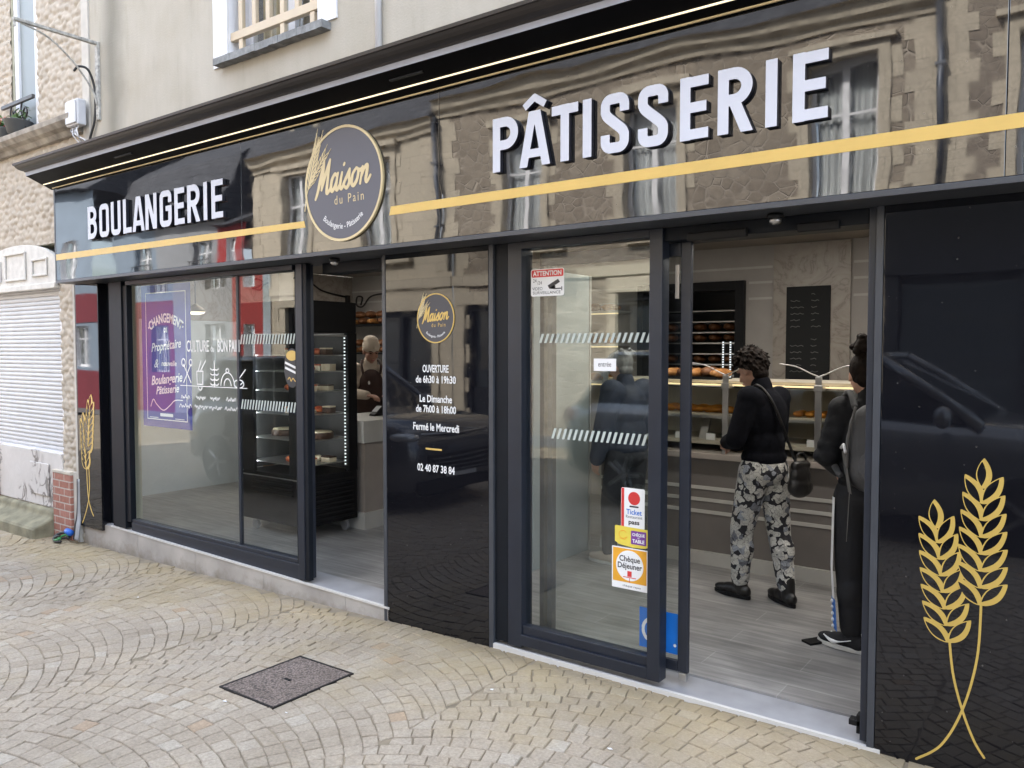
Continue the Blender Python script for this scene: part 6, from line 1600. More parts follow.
# ------------------------------------------------------------------ parked cars
def car(x_nose, L_, y_near, W_, H_, paint, label, suv):
    """nose points to +x; y_near is the side towards the shop"""
    g = gz(x_nose-L_/2)+(-.0)
    t = thing('parked_car', (x_nose-L_/2, y_near-W_/2, g), label, 'car', 'cars parked along the street')
    yc = y_near-W_/2
    hood, belt = (H_*.62, H_*.64)
    # side profile stations: x from nose, lower z, upper z (body), half width factor
    st = [(0, .38, .62, .72), (.06, .26, hood*.86, .88), (.22, .22, hood*.95, .97), (.7, .2, hood*.99, 1), (1.15, .2, belt, 1), (2.2, .2, belt+.01, 1), (L_-1.1, .2, belt+.03, 1), (L_-.45, .22, belt+.04, .99), (L_-.12, .28, belt, .93), (L_, .4, belt*.85, .82)]
    b = MB(); V = []; n = 12
    for x, zl, zu, w in st:
        hw = W_/2*w
        ring = [(-hw*.86, zl), (-hw*.97, zl+.08), (-hw, zl+(zu-zl)*.4), (-hw*.985, zl+(zu-zl)*.75), (-hw*.93, zu-.03), (-hw*.82, zu), (hw*.82, zu), (hw*.93, zu-.03), (hw*.985, zl+(zu-zl)*.75), (hw, zl+(zu-zl)*.4), (hw*.97, zl+.08), (hw*.86, zl)]
        V += [(x_nose-x, yc+yy, g+z) for yy, z in ring]
    F = [(i*n+k, i*n+(k+1) % n, (i+1)*n+(k+1) % n, (i+1)*n+k) for i in range(len(st)-1) for k in range(n)]+[tuple(range(n)), tuple((len(st)-1)*n+k for k in range(n))]
    b.add(V, F, M[paint]); body = b.build('body', t, True)
    rb = L_-(.25 if suv else .7)      # rear base of the glasshouse
    A0, A1, B1, B0 = 1.15, 1.95, rb-.35, rb
    hb, ht = W_/2*.9, W_/2*.70
    b = MB()
    def P(x, z, s, inset=0):
        k = (z-belt)/(H_-belt); return (x_nose-x, yc+s*(hb+(ht-hb)*k-inset), g+z)
    zt = H_-.05
    roof = [(A1, zt, 1), (B1, zt, 1)]
    # roof
    b.add([P(A1, zt, -1), P(B1, zt, -1), P(B1, zt, 1), P(A1, zt, 1), (x_nose-A1-.25, yc-ht*.8, g+H_), (x_nose-B1+.2, yc-ht*.8, g+H_), (x_nose-B1+.2, yc+ht*.8, g+H_), (x_nose-A1-.25, yc+ht*.8, g+H_)], [(4, 5, 6, 7), (0, 1, 5, 4), (1, 2, 6, 5), (2, 3, 7, 6), (3, 0, 4, 7)], M[paint])
    for s in (-1, 1):
        for xa, xb in ((A0, A1), (B0, B1), ((A0+B0)/2+.1, (A1+B1)/2+.1)): b.tube([P(xa, belt-.03, s), P(xb, zt, s)], .045, M[paint], 8)
        b.tube([P(A1, zt, s), P(B1, zt, s)], .045, M[paint], 8)
    b.build('roof', t, True)
    for nm, q in (('windscreen', [P(A0, belt, -1, .03), P(A0, belt, 1, .03), P(A1, zt-.03, 1, .03), P(A1, zt-.03, -1, .03)]), ('rear_window', [P(B0, belt, -1, .03), P(B0, belt, 1, .03), P(B1, zt-.03, 1, .03), P(B1, zt-.03, -1, .03)])):
        b = MB(); b.quad(*q, M['glass_house']); b.build(nm, t)
    for s in (-1, 1):
        b = MB(); b.quad(P(A0+.08, belt, s, .02), P(B0-.08, belt, s, .02), P(B1, zt-.04, s, .02), P(A1, zt-.04, s, .02), M['glass_house']); b.build('side_window', t)
        b = MB(); b.ell((x_nose-A0-.25, yc+s*(W_/2+.08), g+belt+.05), (.07, .1, .075), M[paint]); b.build('wing_mirror', t, True)
        b = MB(); b.ell((x_nose-.20, yc+s*W_/2*.76, g+hood*.80), (.2, .17, .07), M['lamp_clear']); b.build('headlight', t, True)
        b = MB(); b.ell((x_nose-L_+.12, yc+s*W_/2*.80, g+belt*.86), (.12, .12, .12), M['lamp_red']); b.build('tail_light', t, True)
    for x in (.82, L_-.85):
        for s in (-1, 1):
            b = MB(); b.lathe([(.21, -.11), (.31, -.11), (.335, -.09), (.335, .09), (.31, .11), (.21, .11)], (x_nose-x, yc+s*(W_/2-.10), g+.335), M['tyre'], 24, 1); wh = b.build('wheel', t, True)
            b = MB(); b.lathe([(.205, -.10), (.20, .0), (.205, .10)], (x_nose-x, yc+s*(W_/2-.10), g+.335), M['rim'], 24, 1)
            for k in range(5):
                a = 2*PI*k/5; b.tube([(x_nose-x, yc+s*(W_/2+.012), g+.335), (x_nose-x+.2*math.cos(a), yc+s*(W_/2+.008), g+.335+.2*math.sin(a))], .022, M['rim'], 6)
            b.build('rim', wh)
    b = MB(); b.box(x_nose-.035, x_nose+.01, yc-W_*.28, yc+W_*.28, g+.42, g+.62, M['black_plastic'])
    for k in range(4): b.box(x_nose+.011, x_nose+.018, yc-W_*.27, yc+W_*.27, g+.44+.045*k, g+.455+.045*k, M['rim'])
    b.build('grille', t)
    b = MB(); b.box(x_nose-.05, x_nose+.016, yc-W_*.36, yc+W_*.36, g+.22, g+.36, M['black_plastic']); b.build('lower_intake', t, bev=.02)
    b = MB(); b.box(x_nose+.018, x_nose+.026, yc-.26, yc+.26, g+.375, g+.42, M['white_paint']); b.build('blank_number_plate', t)
    b = MB(); b.tube([(x_nose-.25, yc-W_*.40, g+hood*.88), (x_nose-.06, yc-W_*.30, g+hood*.83), (x_nose-.0, yc, g+hood*.81), (x_nose-.06, yc+W_*.30, g+hood*.83), (x_nose-.25, yc+W_*.40, g+hood*.88)], .016, M['rim'], 6); b.build('chrome_strip', t, True)
    return t
car(-5.7, 4.2, -2.35, 1.82, 1.66, 'car_black', 'black parked car mirrored behind the opening hours lettering', True)
car(.35, 5.25, -3.85, 1.82, 1.64, 'car_grey', 'grey parked car mirrored in the wide black wheat panel', True)
# ================================================================== PEOPLE
def blob(name, prims, voxel, mats, parent=None, smooth=3, **tags):
    b = MB(); m = mats
    for p in prims:
        if p[0] == 'c':
            _, a, c, ra, rc = p; a = Vector(a); c = Vector(c); d = c-a
            if d.length > 1e-5:
                n = d.normalized(); pts = []; rs = []
                for t in (-.98, -.8, -.5, 0): pts.append(a+n*ra*t); rs.append(ra*math.sqrt(max(0, 1-t*t)))
                for t in (0, .5, .8, .98): pts.append(c+n*rc*t); rs.append(rc*math.sqrt(max(0, 1-t*t)))
                b.tube(pts, rs, m, 14)
        else:
            _, c, r, rot = p; b.ell(c, r, m, 16, 12, rot)
    me = b.mesh(name)
    o = bpy.data.objects.new('tmp', me); COL.objects.link(o)
    r = o.modifiers.new('r', 'REMESH'); r.mode = 'VOXEL'; r.voxel_size = voxel; r.use_smooth_shade = True
    if smooth:
        k = o.modifiers.new('s', 'SMOOTH'); k.iterations = smooth; k.factor = .5
    dg = bpy.context.evaluated_depsgraph_get(); out = bpy.data.meshes.new_from_object(o.evaluated_get(dg))
    bpy.data.objects.remove(o); bpy.data.meshes.remove(me)
    out.materials.clear(); out.materials.append(m)
    out.polygons.foreach_set('material_index', [0]*len(out.polygons)); out.polygons.foreach_set('use_smooth', [True]*len(out.polygons))
    return obj(name, out, parent, **tags)

class Fig:
    def __init__(s, base, F, H):
        s.o = Vector((base[0], base[1], 0)); s.F = Vector((F[0], F[1], 0)).normalized(); s.Lf = Vector((-s.F.y, s.F.x, 0)); s.k = H/1.70
        s.R = Matrix((s.F, s.Lf, Vector((0, 0, 1)))).transposed()
        s.j = dict(aL=(0, .09, .085), aR=(0, -.09, .085), kL=(.02, .095, .48), kR=(.02, -.095, .48), hL=(0, .085, .89), hR=(0, -.085, .89), waist=(0, 0, 1.06), chest=(0, 0, 1.25),
                   neck=(-.005, 0, 1.43), head=(.03, 0, 1.575), sL=(-.005, .165, 1.375), sR=(-.005, -.165, 1.375), eL=(-.03, .225, 1.10), eR=(-.03, -.225, 1.10), wL=(.07, .23, .86), wR=(.07, -.23, .86))
        s.hy = s.hp = 0.0
    def p(s, f, l, z): return s.o+s.F*f*s.k+s.Lf*l*s.k+Vector((0, 0, z*s.k))
    def J(s, n): return s.p(*s.j[n])
    def hm(s): return s.R @ Matrix.Rotation(s.hy, 3, 'Z') @ Matrix.Rotation(s.hp, 3, 'Y')
    def h(s, f, l, z): return s.J('head')+s.hm() @ (Vector((f, l, z))*s.k)
    def cap(s, a, b, ra, rb): return ('c', s.J(a) if isinstance(a, str) else a, s.J(b) if isinstance(b, str) else b, ra*s.k, rb*s.k)
    def e(s, c, r, head=False, rot=None): return ('e', c, tuple(q*s.k for q in r), (s.hm() if head else s.R) if rot is None else rot)
    def hand(s, side, curl=.6):
        w = s.J('w'+side); el = s.J('e'+side); d = (w-el).normalized()
        sd = 1 if side == 'L' else -1
        across = (s.F if abs(d.dot(s.F)) < .6 else s.Lf*-sd); across = (across-d*across.dot(d)).normalized(); nrm = d.cross(across)*sd
        if nrm.dot(s.Lf)*sd > 0: nrm = -nrm          # palm faces the body
        k = s.k; out = []
        pc = w+d*.05*k
        for t in (-.026, -.009, .009, .026): out.append(('c', w+d*.012*k+across*t*.6*k, w+d*.078*k+across*t*k, .014*k, .0125*k))
        for t, ln in ((-.029, .058), (-.010, .07), (.010, .078), (.029, .072)):
            a = w+d*.082*k+across*t*k; q = (d*(1-.35*curl)+nrm*.55*curl).normalized(); b = a+q*ln*.5*k
            q2 = (d*(1-.9*curl)+nrm*.95*curl).normalized(); c = b+q2*ln*.5*k
            out += [('c', a, b, .0095*k, .0088*k), ('c', b, c, .0088*k, .0078*k)]
        a = w+d*.03*k+across*.028*k; b = a+(d*.7+across*.6+nrm*.3).normalized()*.04*k; c = b+(d*.95+nrm*.35).normalized()*.03*k
        out += [('c', a, b, .0125*k, .011*k), ('c', b, c, .011*k, .009*k)]
        return out
    def body(s):
        P = []
        P += [s.e(s.h(-.012, 0, .03), (.092, .073, .092), True), s.e(s.h(.025, 0, -.03), (.062, .058, .085), True), s.e(s.h(.055, 0, -.088), (.028, .026, .024), True), s.e(s.h(.02, 0, -.06), (.055, .052, .045), True),
              ('c', s.h(.085, 0, .005), s.h(.107, 0, -.032), .010*s.k, .0135*s.k), s.e(s.h(.094, .012, -.038), (.01, .008, .007), True), s.e(s.h(.094, -.012, -.038), (.01, .008, .007), True),
              s.e(s.h(.078, .032, .022), (.014, .022, .009), True), s.e(s.h(.078, -.032, .022), (.014, .022, .009), True), s.e(s.h(.083, 0, -.066), (.012, .024, .009), True),
              s.e(s.h(.055, .042, -.03), (.026, .018, .024), True), s.e(s.h(.055, -.042, -.03), (.026, .018, .024), True)]
        for sd in (1, -1): P += [s.e(s.h(-.008, .074*sd, -.008), (.02, .009, .032), True), s.e(s.h(-.004, .077*sd, -.028), (.011, .008, .012), True)]
        P += [s.cap('neck', s.h(-.01, 0, -.04), .056, .05), s.cap('chest', 'neck', .09, .06)]
        P += [s.e(s.J('chest'), (.10, .145, .17)), s.e(s.J('waist'), (.09, .125, .14)), s.e(s.p(0, 0, .93), (.10, .15, .12))]
        for q in 'LR':
            P += [s.cap('s'+q, 'e'+q, .05, .038), s.cap('e'+q, 'w'+q, .037, .026), s.cap('chest', 's'+q, .07, .055), s.cap('h'+q, 'k'+q, .078, .052), s.cap('k'+q, 'a'+q, .05, .036), s.cap('a'+q, s.J('a'+q)+s.F*.03*s.k-Vector((0, 0, .03*s.k)), .034, .03)]
            P += s.hand(q)
        return P
    def top(s, g=.022, hem=.90, sleeve=1.0, collar=True):
        P = [s.e(s.J('chest')+Vector((0, 0, .0)), (.108+g, .15+g, .185)), s.e(s.J('waist'), (.10+g, .135+g, .16)), s.e(s.p(0, 0, hem+.07), (.108+g, .15+g, .085))]
        P += [s.cap('chest', s.p(s.j['neck'][0], 0, s.j['neck'][2]-.03), .11, .07)]
        if collar: P += [s.cap(s.p(s.j['neck'][0], 0, s.j['neck'][2]-.02), s.p(s.j['neck'][0]+.012, 0, s.j['neck'][2]+.035), .074, .07)]
        for q in 'LR':
            w = s.J('e'+q).lerp(s.J('w'+q), sleeve)
            P += [s.cap('chest', 's'+q, .09, .062+g), s.cap('s'+q, 'e'+q, .056+g, .044+g), ('c', s.J('e'+q), w, (.043+g)*s.k, (.032+g*.8)*s.k)]
        return P
    def trousers(s, g=.018, low=.10, flare=0):
        P = [s.e(s.p(0, 0, .95), (.103+g*.6, .15+g*.6, .10)), s.e(s.p(-.03, 0, .88), (.10+g*.6, .145+g*.5, .10))]
        for q in 'LR':
            a = s.J('a'+q); k_ = s.J('k'+q); e = k_.lerp(a, 1-(low-.085)/.4)
            P += [s.cap('h'+q, 'k'+q, .088+g, .06+g), ('c', k_, e, (.058+g)*s.k, (.042+g+flare)*s.k)]
            m_ = k_.lerp(a, .35); P += [('e', m_-s.F*.01, ((.06+g)*s.k, (.056+g)*s.k, .12*s.k), s.R)]
        return P
    def shoe(s, q, par, mat, sole, turn=0, ankle=.12, name='shoe'):
        a = s.J('a'+q); F2 = Matrix.Rotation(turn, 3, 'Z') @ s.F; Lz = Vector((-F2.y, F2.x, 0)); RR = Matrix((F2, Lz, Vector((0, 0, 1)))).transposed(); k = s.k
        b0 = Vector((a.x, a.y, a.z-.085*k))
        P = [('e', b0+F2*.13*k+Vector((0, 0, .042*k)), (.075*k, .043*k, .032*k), RR), ('e', b0+F2*.05*k+Vector((0, 0, .05*k)), (.10*k, .042*k, .042*k), RR), ('e', b0-F2*.035*k+Vector((0, 0, .05*k)), (.05*k, .04*k, .045*k), RR), ('c', b0-F2*.01*k+Vector((0, 0, .06*k)), b0-F2*.005*k+Vector((0, 0, ankle*k)), .045*k, .046*k)]
        sh = blob(name, P, .007, M[mat], par, 3)
        n = 28; poly = []
        for i in range(n):
            t = 2*PI*i/n; x = math.cos(t); y = math.sin(t)
            poly.append(b0+F2*(.062+.147*x)*k+Lz*y*(.046 if x > -.2 else .041)*k*(1-.12*max(0, x)**3))
        mb = MB(); z0, z1 = b0.z+.001, b0.z+.026*k
        vs = [(p.x, p.y, z0) for p in poly]+[(p.x, p.y, z1) for p in poly]
        mb.add(vs, [tuple(range(n)), tuple(range(2*n-1, n-1, -1))]+[(i, (i+1) % n, n+(i+1) % n, n+i) for i in range(n)], M[sole]); mb.build('sole', sh, bev=.004)
        return sh, b0, F2, Lz
    def face(s, par, eyes=True):
        for sd in (1, -1):
            mb = MB(); mb.ell(s.h(.081, .031*sd, .008), (.009*s.k, .013*s.k, .006*s.k), M['eye'], 10, 6, s.hm()); mb.build('eye', par, True)
            mb = MB(); mb.tube([s.h(.088, .014*sd, .025), s.h(.087, .034*sd, .031), s.h(.072, .052*sd, .024)], [.003*s.k, .004*s.k, .002*s.k], M['hair_dark'], 6); mb.build('eyebrow', par, True)
        mb = MB(); mb.ell(s.h(.088, 0, -.067), (.010*s.k, .022*s.k, .007*s.k), M['lips'], 12, 6, s.hm()); mb.build('mouth', par, True)

# ---- woman at the counter
rng = random.Random(8)
w_ = Fig((-1.745, 1.60), (-.93, .37), 1.63)
w_.j.update(aL=(.13, .07, .085), kL=(.10, .09, .48), aR=(-.15, -.07, .085), kR=(-.055, -.09, .48), head=(.105, .012, 1.545), neck=(.02, 0, 1.42), eL=(.03, .235, 1.10), wL=(.20, .12, 1.06), eR=(.05, -.195, 1.10), wR=(.22, -.06, 1.04), sL=(-.005, .15, 1.37), sR=(.0, -.135, 1.36))
w_.hp = R(24); w_.hy = R(4)
wp = blob('person', w_.body(), .0075, M['skin'], None, 2, label='dark haired person in black jumper and floral trousers waiting at the counter', cat='person')
w_.face(wp)
blob('jumper', w_.top(.022, .90, 1.22), .010, M['knit_black'], wp, 4)
blob('trousers', w_.trousers(.02, .135), .010, M['floral'], wp, 4)
for q in 'LR': w_.shoe(q, wp, 'leather', 'sole_black' if 'sole_black' in M else 'black_plastic', R(6) if q == 'L' else R(-16), .16)
P = []
for i in range(330):
    a = rng.uniform(0, 2*PI); e_ = rng.uniform(-.8, 1.0); ce = math.sqrt(max(0, 1-e_*e_))
    x, y, z = ce*math.cos(a), ce*math.sin(a), e_
    if x > .22 and z < .42: continue
    if z < -.2 and x > -.3: continue
    n_ = Vector((x, y, z)); dn_ = Vector((-.55+rng.uniform(-.5, .7), rng.uniform(-.5, .5), -.75)); tg = (dn_-n_*dn_.dot(n_)); tg = tg.normalized() if tg.length > .05 else Vector((0, 1, 0))
    p0 = Vector((-.018+.098*x, .081*y, .042+.107*z)); p1 = p0+(tg*.85+n_*rng.uniform(.15, .55))*rng.uniform(.03, .055)
    P.append(('c', w_.h(*p0), w_.h(*p1), rng.uniform(.011, .015), .0045))
for i in range(14): P.append(w_.e(w_.h(.055+rng.uniform(-.01, .02), rng.uniform(-.06, .06), .105+rng.uniform(-.02, .02)), (.026, .018, .018), True))
P.append(w_.e(w_.h(-.022, 0, .045), (.098, .079, .098), True)); P.append(w_.e(w_.h(-.06, 0, -.05), (.05, .06, .05), True))
blob('hair', P, .0052, M['hair_dark'], wp, 0)
# shoulder bag
t = thing('shoulder_bag', (-1.56, 1.70, .66), 'small slouchy black leather bag hanging at the floral trousers', 'bag')
bc = w_.p(-.215, -.10, .85)
P = [('e', bc, (.05, .085, .10), w_.R), ('e', bc-Vector((0, 0, .05)), (.06, .10, .075), w_.R), ('c', bc+w_.Lf*.05+Vector((0, 0, .08)), bc-w_.Lf*.05+Vector((0, 0, .08)), .03, .03)]
blob('pouch', P, .008, M['leather'], t, 3)
b = MB(); b.tube(spline([w_.p(.06, .085, 1.40), w_.p(-.02, .095, 1.452), w_.p(-.105, .07, 1.37), w_.p(-.152, .02, 1.22), w_.p(-.158, -.05, 1.08), w_.p(-.17, -.09, .98), w_.p(-.20, -.10, .92)], 7), .010, M['leather'], 8); b.build('strap', t, True)
b = MB(); b.tube(spline([bc+w_.Lf*.055+Vector((0, 0, .09)), bc+w_.Lf*.03+Vector((0, 0, .15)), bc-w_.Lf*.03+Vector((0, 0, .15)), bc-w_.Lf*.055+Vector((0, 0, .09))], 6), .007, M['leather'], 6); b.build('handle', t, True)

# ---- teenager with backpack
g_ = Fig((-1.0, 1.09), (-.45, .89), 1.60)
g_.j.update(eL=(.02, .225, 1.11), wL=(.2, .13, 1.02), sL=(-.005, .15, 1.375), eR=(.03, -.27, 1.12), wR=(.2, -.16, 1.02), aL=(-.02, .085, .085), kL=(.0, .10, .48), aR=(.12, -.09, .085), head=(.045, .03, 1.57))
g_.hp = R(10)
gp = blob('person', g_.body(), .0075, M['skin'], None, 2, label='person with hair bun and black padded coat half hidden by the door jamb', cat='person')
g_.face(gp)
P = g_.top(.022, .90, 1.15)
for q in 'LR':
    for k in range(5):
        c0 = g_.J('s'+q).lerp(g_.J('e'+q), k/4.); P.append(('e', c0, (.074, .074, .05), g_.R))
blob('coat', P, .010, M['jacket'], gp, 3)
blob('trousers', g_.trousers(.02, .13), .010, M['trouser_black'], gp, 3)
# side stripe and printed ankle on the outer seam
def leg_strip(name, fig, q, z0, z1, wd, mat, off=.088):
    a, k_, h_ = fig.J('a'+q), fig.J('k'+q), fig.J('h'+q); sd = 1 if q == 'L' else -1
    mb = MB(); n = 20; L1 = []
    for i in range(n+1):
        z = (z0+(z1-z0)*i/n)*fig.k
        c = a.lerp(k_, (z-a.z)/(k_.z-a.z)) if z < k_.z else k_.lerp(h_, (z-k_.z)/(h_.z-k_.z))
        r = (.064+.02*max(0, (z-.1))/.8+.012)*fig.k+off*.12
        d = (fig.Lf*sd*.96-fig.F*.02).normalized()
        L1.append((c+d*r-fig.F*wd/2, c+d*(r+.004), c+d*r+fig.F*wd/2))
    for i in range(n):
        for k in (0, 1): mb.quad(L1[i][k], L1[i][k+1], L1[i+1][k+1], L1[i+1][k], M[mat])
    return mb
leg_strip('side_stripe', g_, 'L', .30, .88, .055, 'vinyl_white').build('side_stripe', gp, True)
mb = leg_strip('print', g_, 'L', .12, .30, .085, 'blue'); o_ = mb.build('ankle_print', gp, True)
mb = MB()
for k in range(5):
    c = g_.J('aL').lerp(g_.J('kL'), .14+.09*k)+g_.Lf*.093; mb.ell(c, (.013, .008, .010), M['vinyl_white'], 8, 6, g_.R)
mb.build('print_mark', gp, True)
for q in 'LR':
    sh, b0, F2, Lz = g_.shoe(q, gp, 'trouser_black', 'sole', R(48) if q == 'L' else R(20), .105, 'sneaker')
    for sd in (1, -1):
        pts = spline([b0+F2*(.14)+Lz*.037*sd+Vector((0, 0, .062)), b0+F2*.09+Lz*.043*sd+Vector((0, 0, .040)), b0+F2*.05+Lz*.045*sd+Vector((0, 0, .045)), b0-F2*.02+Lz*.043*sd+Vector((0, 0, .070))], 5)
        mb = MB(); n = len(pts); mb.tube(pts, [.003+.009*math.sin(PI*min(1, (i/(n-1))*1.25))**2 if i/(n-1) < .8 else .003 for i in range(n)], M['vinyl_white'], 6); mb.build('side_mark', sh, True)
P = [g_.e(g_.h(-.02, 0, .035), (.10, .082, .10), True), g_.e(g_.h(-.06, 0, -.02), (.055, .06, .06), True)]
for i in range(26): P.append(g_.e(g_.h(-.06+rng.gauss(0, .028), rng.gauss(0, .03), .165+rng.gauss(0, .022)), (.028, .026, .022), True))
blob('hair', P, .007, M['hair_dark'], gp, 2)
t = thing('backpack', (-.93, .93, .95), 'dark grey backpack with hanging straps on the padded coat', 'backpack')
c0 = g_.p(-.215, .02, 1.19)
blob('main_pouch', [('e', c0, (.085, .155, .22), g_.R), ('e', c0-Vector((0, 0, .10)), (.10, .16, .14), g_.R), ('e', c0+Vector((0, 0, .10)), (.08, .14, .13), g_.R)], .010, M['canvas_grey'], t, 3)
blob('front_pocket', [('e', c0-g_.F*.085-Vector((0, 0, .09)), (.04, .115, .10), g_.R)], .008, M['canvas_grey'], t, 3)
for sd in (1, -1):
    b = MB(); b.tube(spline([g_.p(-.15, .12*sd, 1.40), g_.p(-.06, .125*sd, 1.475), g_.p(.06, .13*sd, 1.44), g_.p(.155, .14*sd, 1.30), g_.p(.12, .19*sd, 1.12), g_.p(-.12, .185*sd, 1.02)], 6), .017, M['canvas_grey'], 8); b.build('shoulder_strap', t, True)
b = MB(); b.tube(spline([c0+g_.Lf*.12-g_.F*.06+Vector((0, 0, .21)), c0+g_.Lf*.150-g_.F*.05+Vector((0, 0, .05)), c0+g_.Lf*.155-g_.F*.06-Vector((0, 0, .1))], 6), .007, M['webbing'], 6); b.build('piping', t, True)
b = MB()
q0 = c0+g_.Lf*.165-g_.F*.02-Vector((0, 0, .02)); dn = Vector((0, 0, -1))
b.quad(q0-g_.F*.03, q0+g_.F*.04, q0+g_.F*.02+dn*.21-g_.Lf*.03, q0-g_.F*.055+dn*.21-g_.Lf*.03, M['webbing']); b.quad(q0-g_.F*.02+dn*.2-g_.Lf*.03, q0-g_.F*.002+dn*.2-g_.Lf*.03, q0-g_.F*.002+dn*.46-g_.Lf*.02, q0-g_.F*.014+dn*.46-g_.Lf*.02, M['webbing']); b.build('hanging_strap', t)
b = MB(); b.tube([q0-g_.F*.045+Vector((0, 0, .0)), q0+g_.F*.0+Vector((0, 0, .035)), q0+g_.F*.05+Vector((0, 0, .012))], .008, M['white_paint'], 6); b.build('buckle', t, True)

# ---- man behind the glazed bay
m_ = Fig((-2.86, 1.84), (-.95, .30), 1.62)
m_.j.update(aL=(.10, .09, .085), kL=(.08, .10, .48), aR=(-.08, -.09, .085), eL=(.0, .25, 1.09), wL=(.10, .225, .84), eR=(.02, -.22, 1.10), wR=(.24, -.17, 1.0), head=(.075, 0, 1.555), neck=(.015, 0, 1.425))
m_.hp = R(14)
mp_ = blob('person', m_.body(), .0075, M['skin_pale'], None, 2, label='grey haired person with glasses and dark jacket behind the sticker covered glass', cat='person')
m_.face(mp_)
blob('jacket', m_.top(.035, .86, .96), .010, M['jacket_navy'], mp_, 3)
blob('jeans', m_.trousers(.018, .12), .010, M['jeans'], mp_, 3)
for q in 'LR': m_.shoe(q, mp_, 'beige_cloth', 'sole', R(8), .10)
P = [m_.e(m_.h(-.03, 0, .045), (.094, .08, .092), True), m_.e(m_.h(-.055, 0, -.03), (.05, .064, .05), True), m_.e(m_.h(.03, 0, .10), (.06, .06, .03), True)]
for i in range(40): P.append(m_.e(m_.h(-.03+rng.uniform(-.08, .08), rng.uniform(-.07, .07), .09+rng.uniform(-.02, .035)), (.022, .02, .015), True))
blob('hair', P, .007, M['hair_grey'], mp_, 1)
b = MB()
for sd in (1, -1):
    b.tube([m_.h(.100+.0*math.cos(a), (.033+.022*math.cos(a))*sd, .006+.018*math.sin(a)) for a in [2*PI*i/14 for i in range(15)]], .0022, M['ink'], 6)
    b.tube([m_.h(.098, .055*sd, .010), m_.h(.05, .076*sd, .012), m_.h(-.005, .082*sd, .006)], .0022, M['ink'], 6)
b.tube([m_.h(.102, -.011, .010), m_.h(.106, 0, .014), m_.h(.102, .011, .010)], .0022, M['ink'], 6); b.build('glasses', mp_, True)

# ---- shop worker behind the short counter
M['cap_beige'] = pbr('cap_beige', (.62, .52, .41), .85, vary=.12, bump=.006, bscale=25)
k_ = Fig((-6.28, 2.48), (.80, -.60), 1.74)
k_.j.update(eR=(.10, -.24, 1.14), wR=(.33, -.06, 1.12), eL=(.05, .27, 1.14), wL=(.30, .16, 1.10), head=(.07, 0, 1.56), neck=(.015, 0, 1.425))
k_.hp = R(22); k_.hy = R(14)
kp = blob('person', k_.body(), .0075, M['skin_tan'], None, 2, label='shop worker in beige cap and brown apron bending over the short counter', cat='person')
k_.face(kp)
blob('shirt', k_.top(.018, .92, .92), .010, M['beige_cloth'], kp, 4)
blob('trousers', k_.trousers(.015, .12), .010, M['trouser_black'], kp, 3)
for q in 'LR': k_.shoe(q, kp, 'leather', 'black_plastic', 0, .12)
blob('apron', [k_.e(k_.p(.045, 0, 1.24), (.115, .13, .15)), k_.e(k_.p(.045, 0, 1.12), (.12, .15, .16)), k_.e(k_.p(.04, 0, 1.0), (.13, .168, .14)), k_.e(k_.p(.05, 0, .80), (.125, .175, .16))], .010, M['apron'], kp, 4)
P = [k_.e(k_.h(-.012, 0, .055), (.104, .088, .088), True), k_.e(k_.h(-.03, 0, .10), (.085, .078, .055), True), k_.e(k_.h(-.06, 0, .0), (.055, .07, .06), True)]
for sd in (1, -1):
    b = MB(); b.tube(spline([k_.p(.145, .085*sd, 1.33), k_.p(.10, .10*sd, 1.41), k_.p(.01, .085*sd, 1.465), k_.p(-.07, .05*sd, 1.44)], 6), .014, M['apron'], 8); b.build('apron_strap', kp, True)
blob('cap', P, .007, M['cap_beige'], kp, 3)
b = MB(); b.ell(k_.h(.085, 0, .075), (.018, .022, .02), M['cap_beige'], 10, 8, k_.hm()); b.build('cap_knot', kp, True)
b = MB(); b.ell(k_.p(.152, -.03, 1.24), (.012, .012, .02), M['vinyl_white'], 10, 8, k_.R); b.build('badge', kp, True)
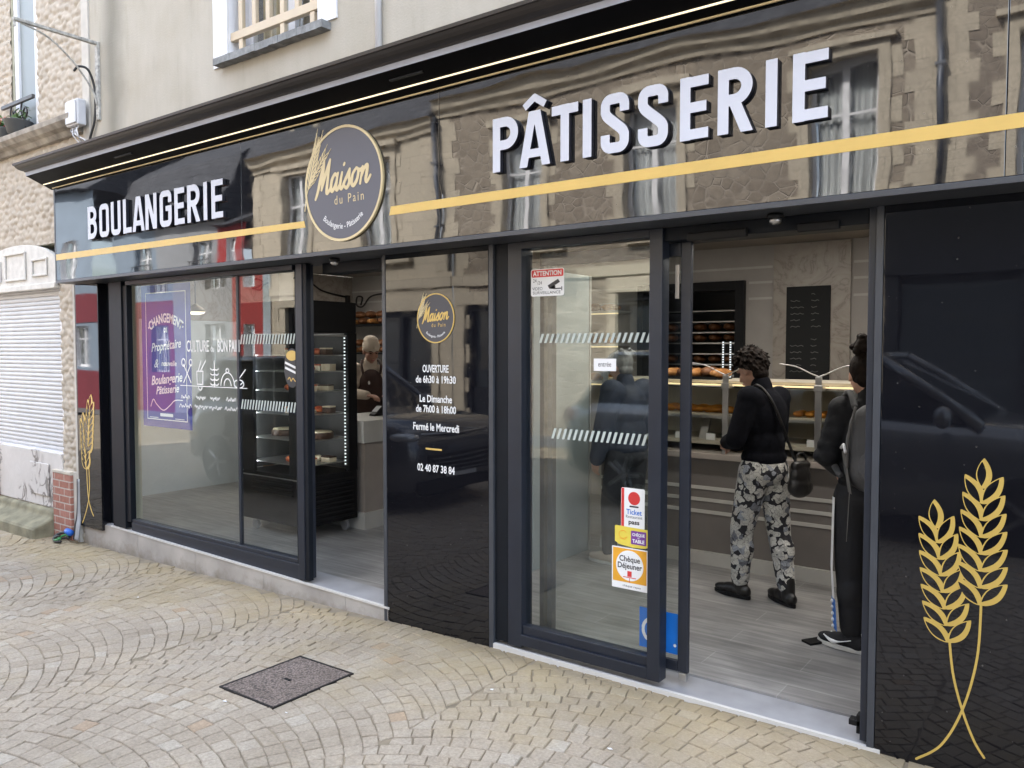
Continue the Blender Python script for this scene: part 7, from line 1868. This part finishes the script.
# ================================================================== LIGHT, SKY, CAMERA
SUN_EL, SUN_AZ = R(41), R(18)     # azimuth measured from +y (behind the shop) towards -x
sd = Vector((-math.sin(SUN_AZ)*math.cos(SUN_EL), math.cos(SUN_AZ)*math.cos(SUN_EL), math.sin(SUN_EL)))
w = bpy.data.worlds.new('World'); SC.world = w; w.use_nodes = True
nt = w.node_tree; bg = nt.nodes['Background']
sky = N(nt, 'ShaderNodeTexSky', sky_type='NISHITA', sun_disc=False, sun_elevation=SUN_EL, sun_rotation=-SUN_AZ, dust_density=2.5, ozone_density=1.0, altitude=50)
tc = N(nt, 'ShaderNodeTexCoord')
mp = N(nt, 'ShaderNodeMapping'); mp.inputs['Scale'].default_value = (1, 1, 2.6); L(nt, tc.outputs['Generated'], mp.inputs[0])
no = N(nt, 'ShaderNodeTexNoise', i_Scale=2.6, i_Detail=8.0, i_Roughness=.58); L(nt, mp.outputs[0], no.inputs['Vector'])
cf = N(nt, 'ShaderNodeMapRange'); cf.inputs[1].default_value = .40; cf.inputs[2].default_value = .62; L(nt, no.outputs[0], cf.inputs[0])
hs = N(nt, 'ShaderNodeHueSaturation'); hs.inputs['Saturation'].default_value = 1.0; L(nt, sky.outputs[0], hs.inputs['Color'])
cl = N(nt, 'ShaderNodeMixRGB'); L(nt, cf.outputs[0], cl.inputs[0]); L(nt, hs.outputs[0], cl.inputs[1]); cl.inputs[2].default_value = (6.6, 7.1, 8.0, 1)
L(nt, cl.outputs[0], bg.inputs[0]); bg.inputs[1].default_value = .15
sl_ = bpy.data.lights.new('Sun', 'SUN'); sl_.energy = 4.4; sl_.angle = R(.53); sl_.color = (1, .96, .9)
so = bpy.data.objects.new('sun', sl_); COL.objects.link(so); so.rotation_euler = sd.to_track_quat('Z', 'Y').to_euler(); so.location = (0, 0, 20)

cam = bpy.data.cameras.new('Camera'); co = bpy.data.objects.new('camera', cam); COL.objects.link(co)
cam.sensor_fit = 'HORIZONTAL'; cam.sensor_width = 36; cam.lens = 801/1024*36; cam.clip_start = .05; cam.clip_end = 500
co.location = (0, -3.45, 1.62)
yaw, pit = R(36.6), R(2.5)
fw = Vector((-math.sin(yaw)*math.cos(pit), math.cos(yaw)*math.cos(pit), -math.sin(pit)))
co.rotation_euler = fw.to_track_quat('-Z', 'Y').to_euler()
SC.camera = co
SC.render.engine = 'CYCLES'
c = SC.cycles
c.max_bounces = 8; c.diffuse_bounces = 4; c.glossy_bounces = 4; c.transmission_bounces = 6; c.transparent_max_bounces = 16
c.caustics_reflective = False; c.caustics_refractive = False; c.use_denoising = True; c.sample_clamp_indirect = 6
try:
    c.denoiser = 'OPENIMAGEDENOISE'; c.denoising_input_passes = 'RGB_ALBEDO_NORMAL'
except Exception: pass
vs = SC.view_settings; vs.view_transform = 'Standard'; vs.look = 'None'; vs.gamma = 1; vs.use_curve_mapping = False; vs.exposure = 2.36
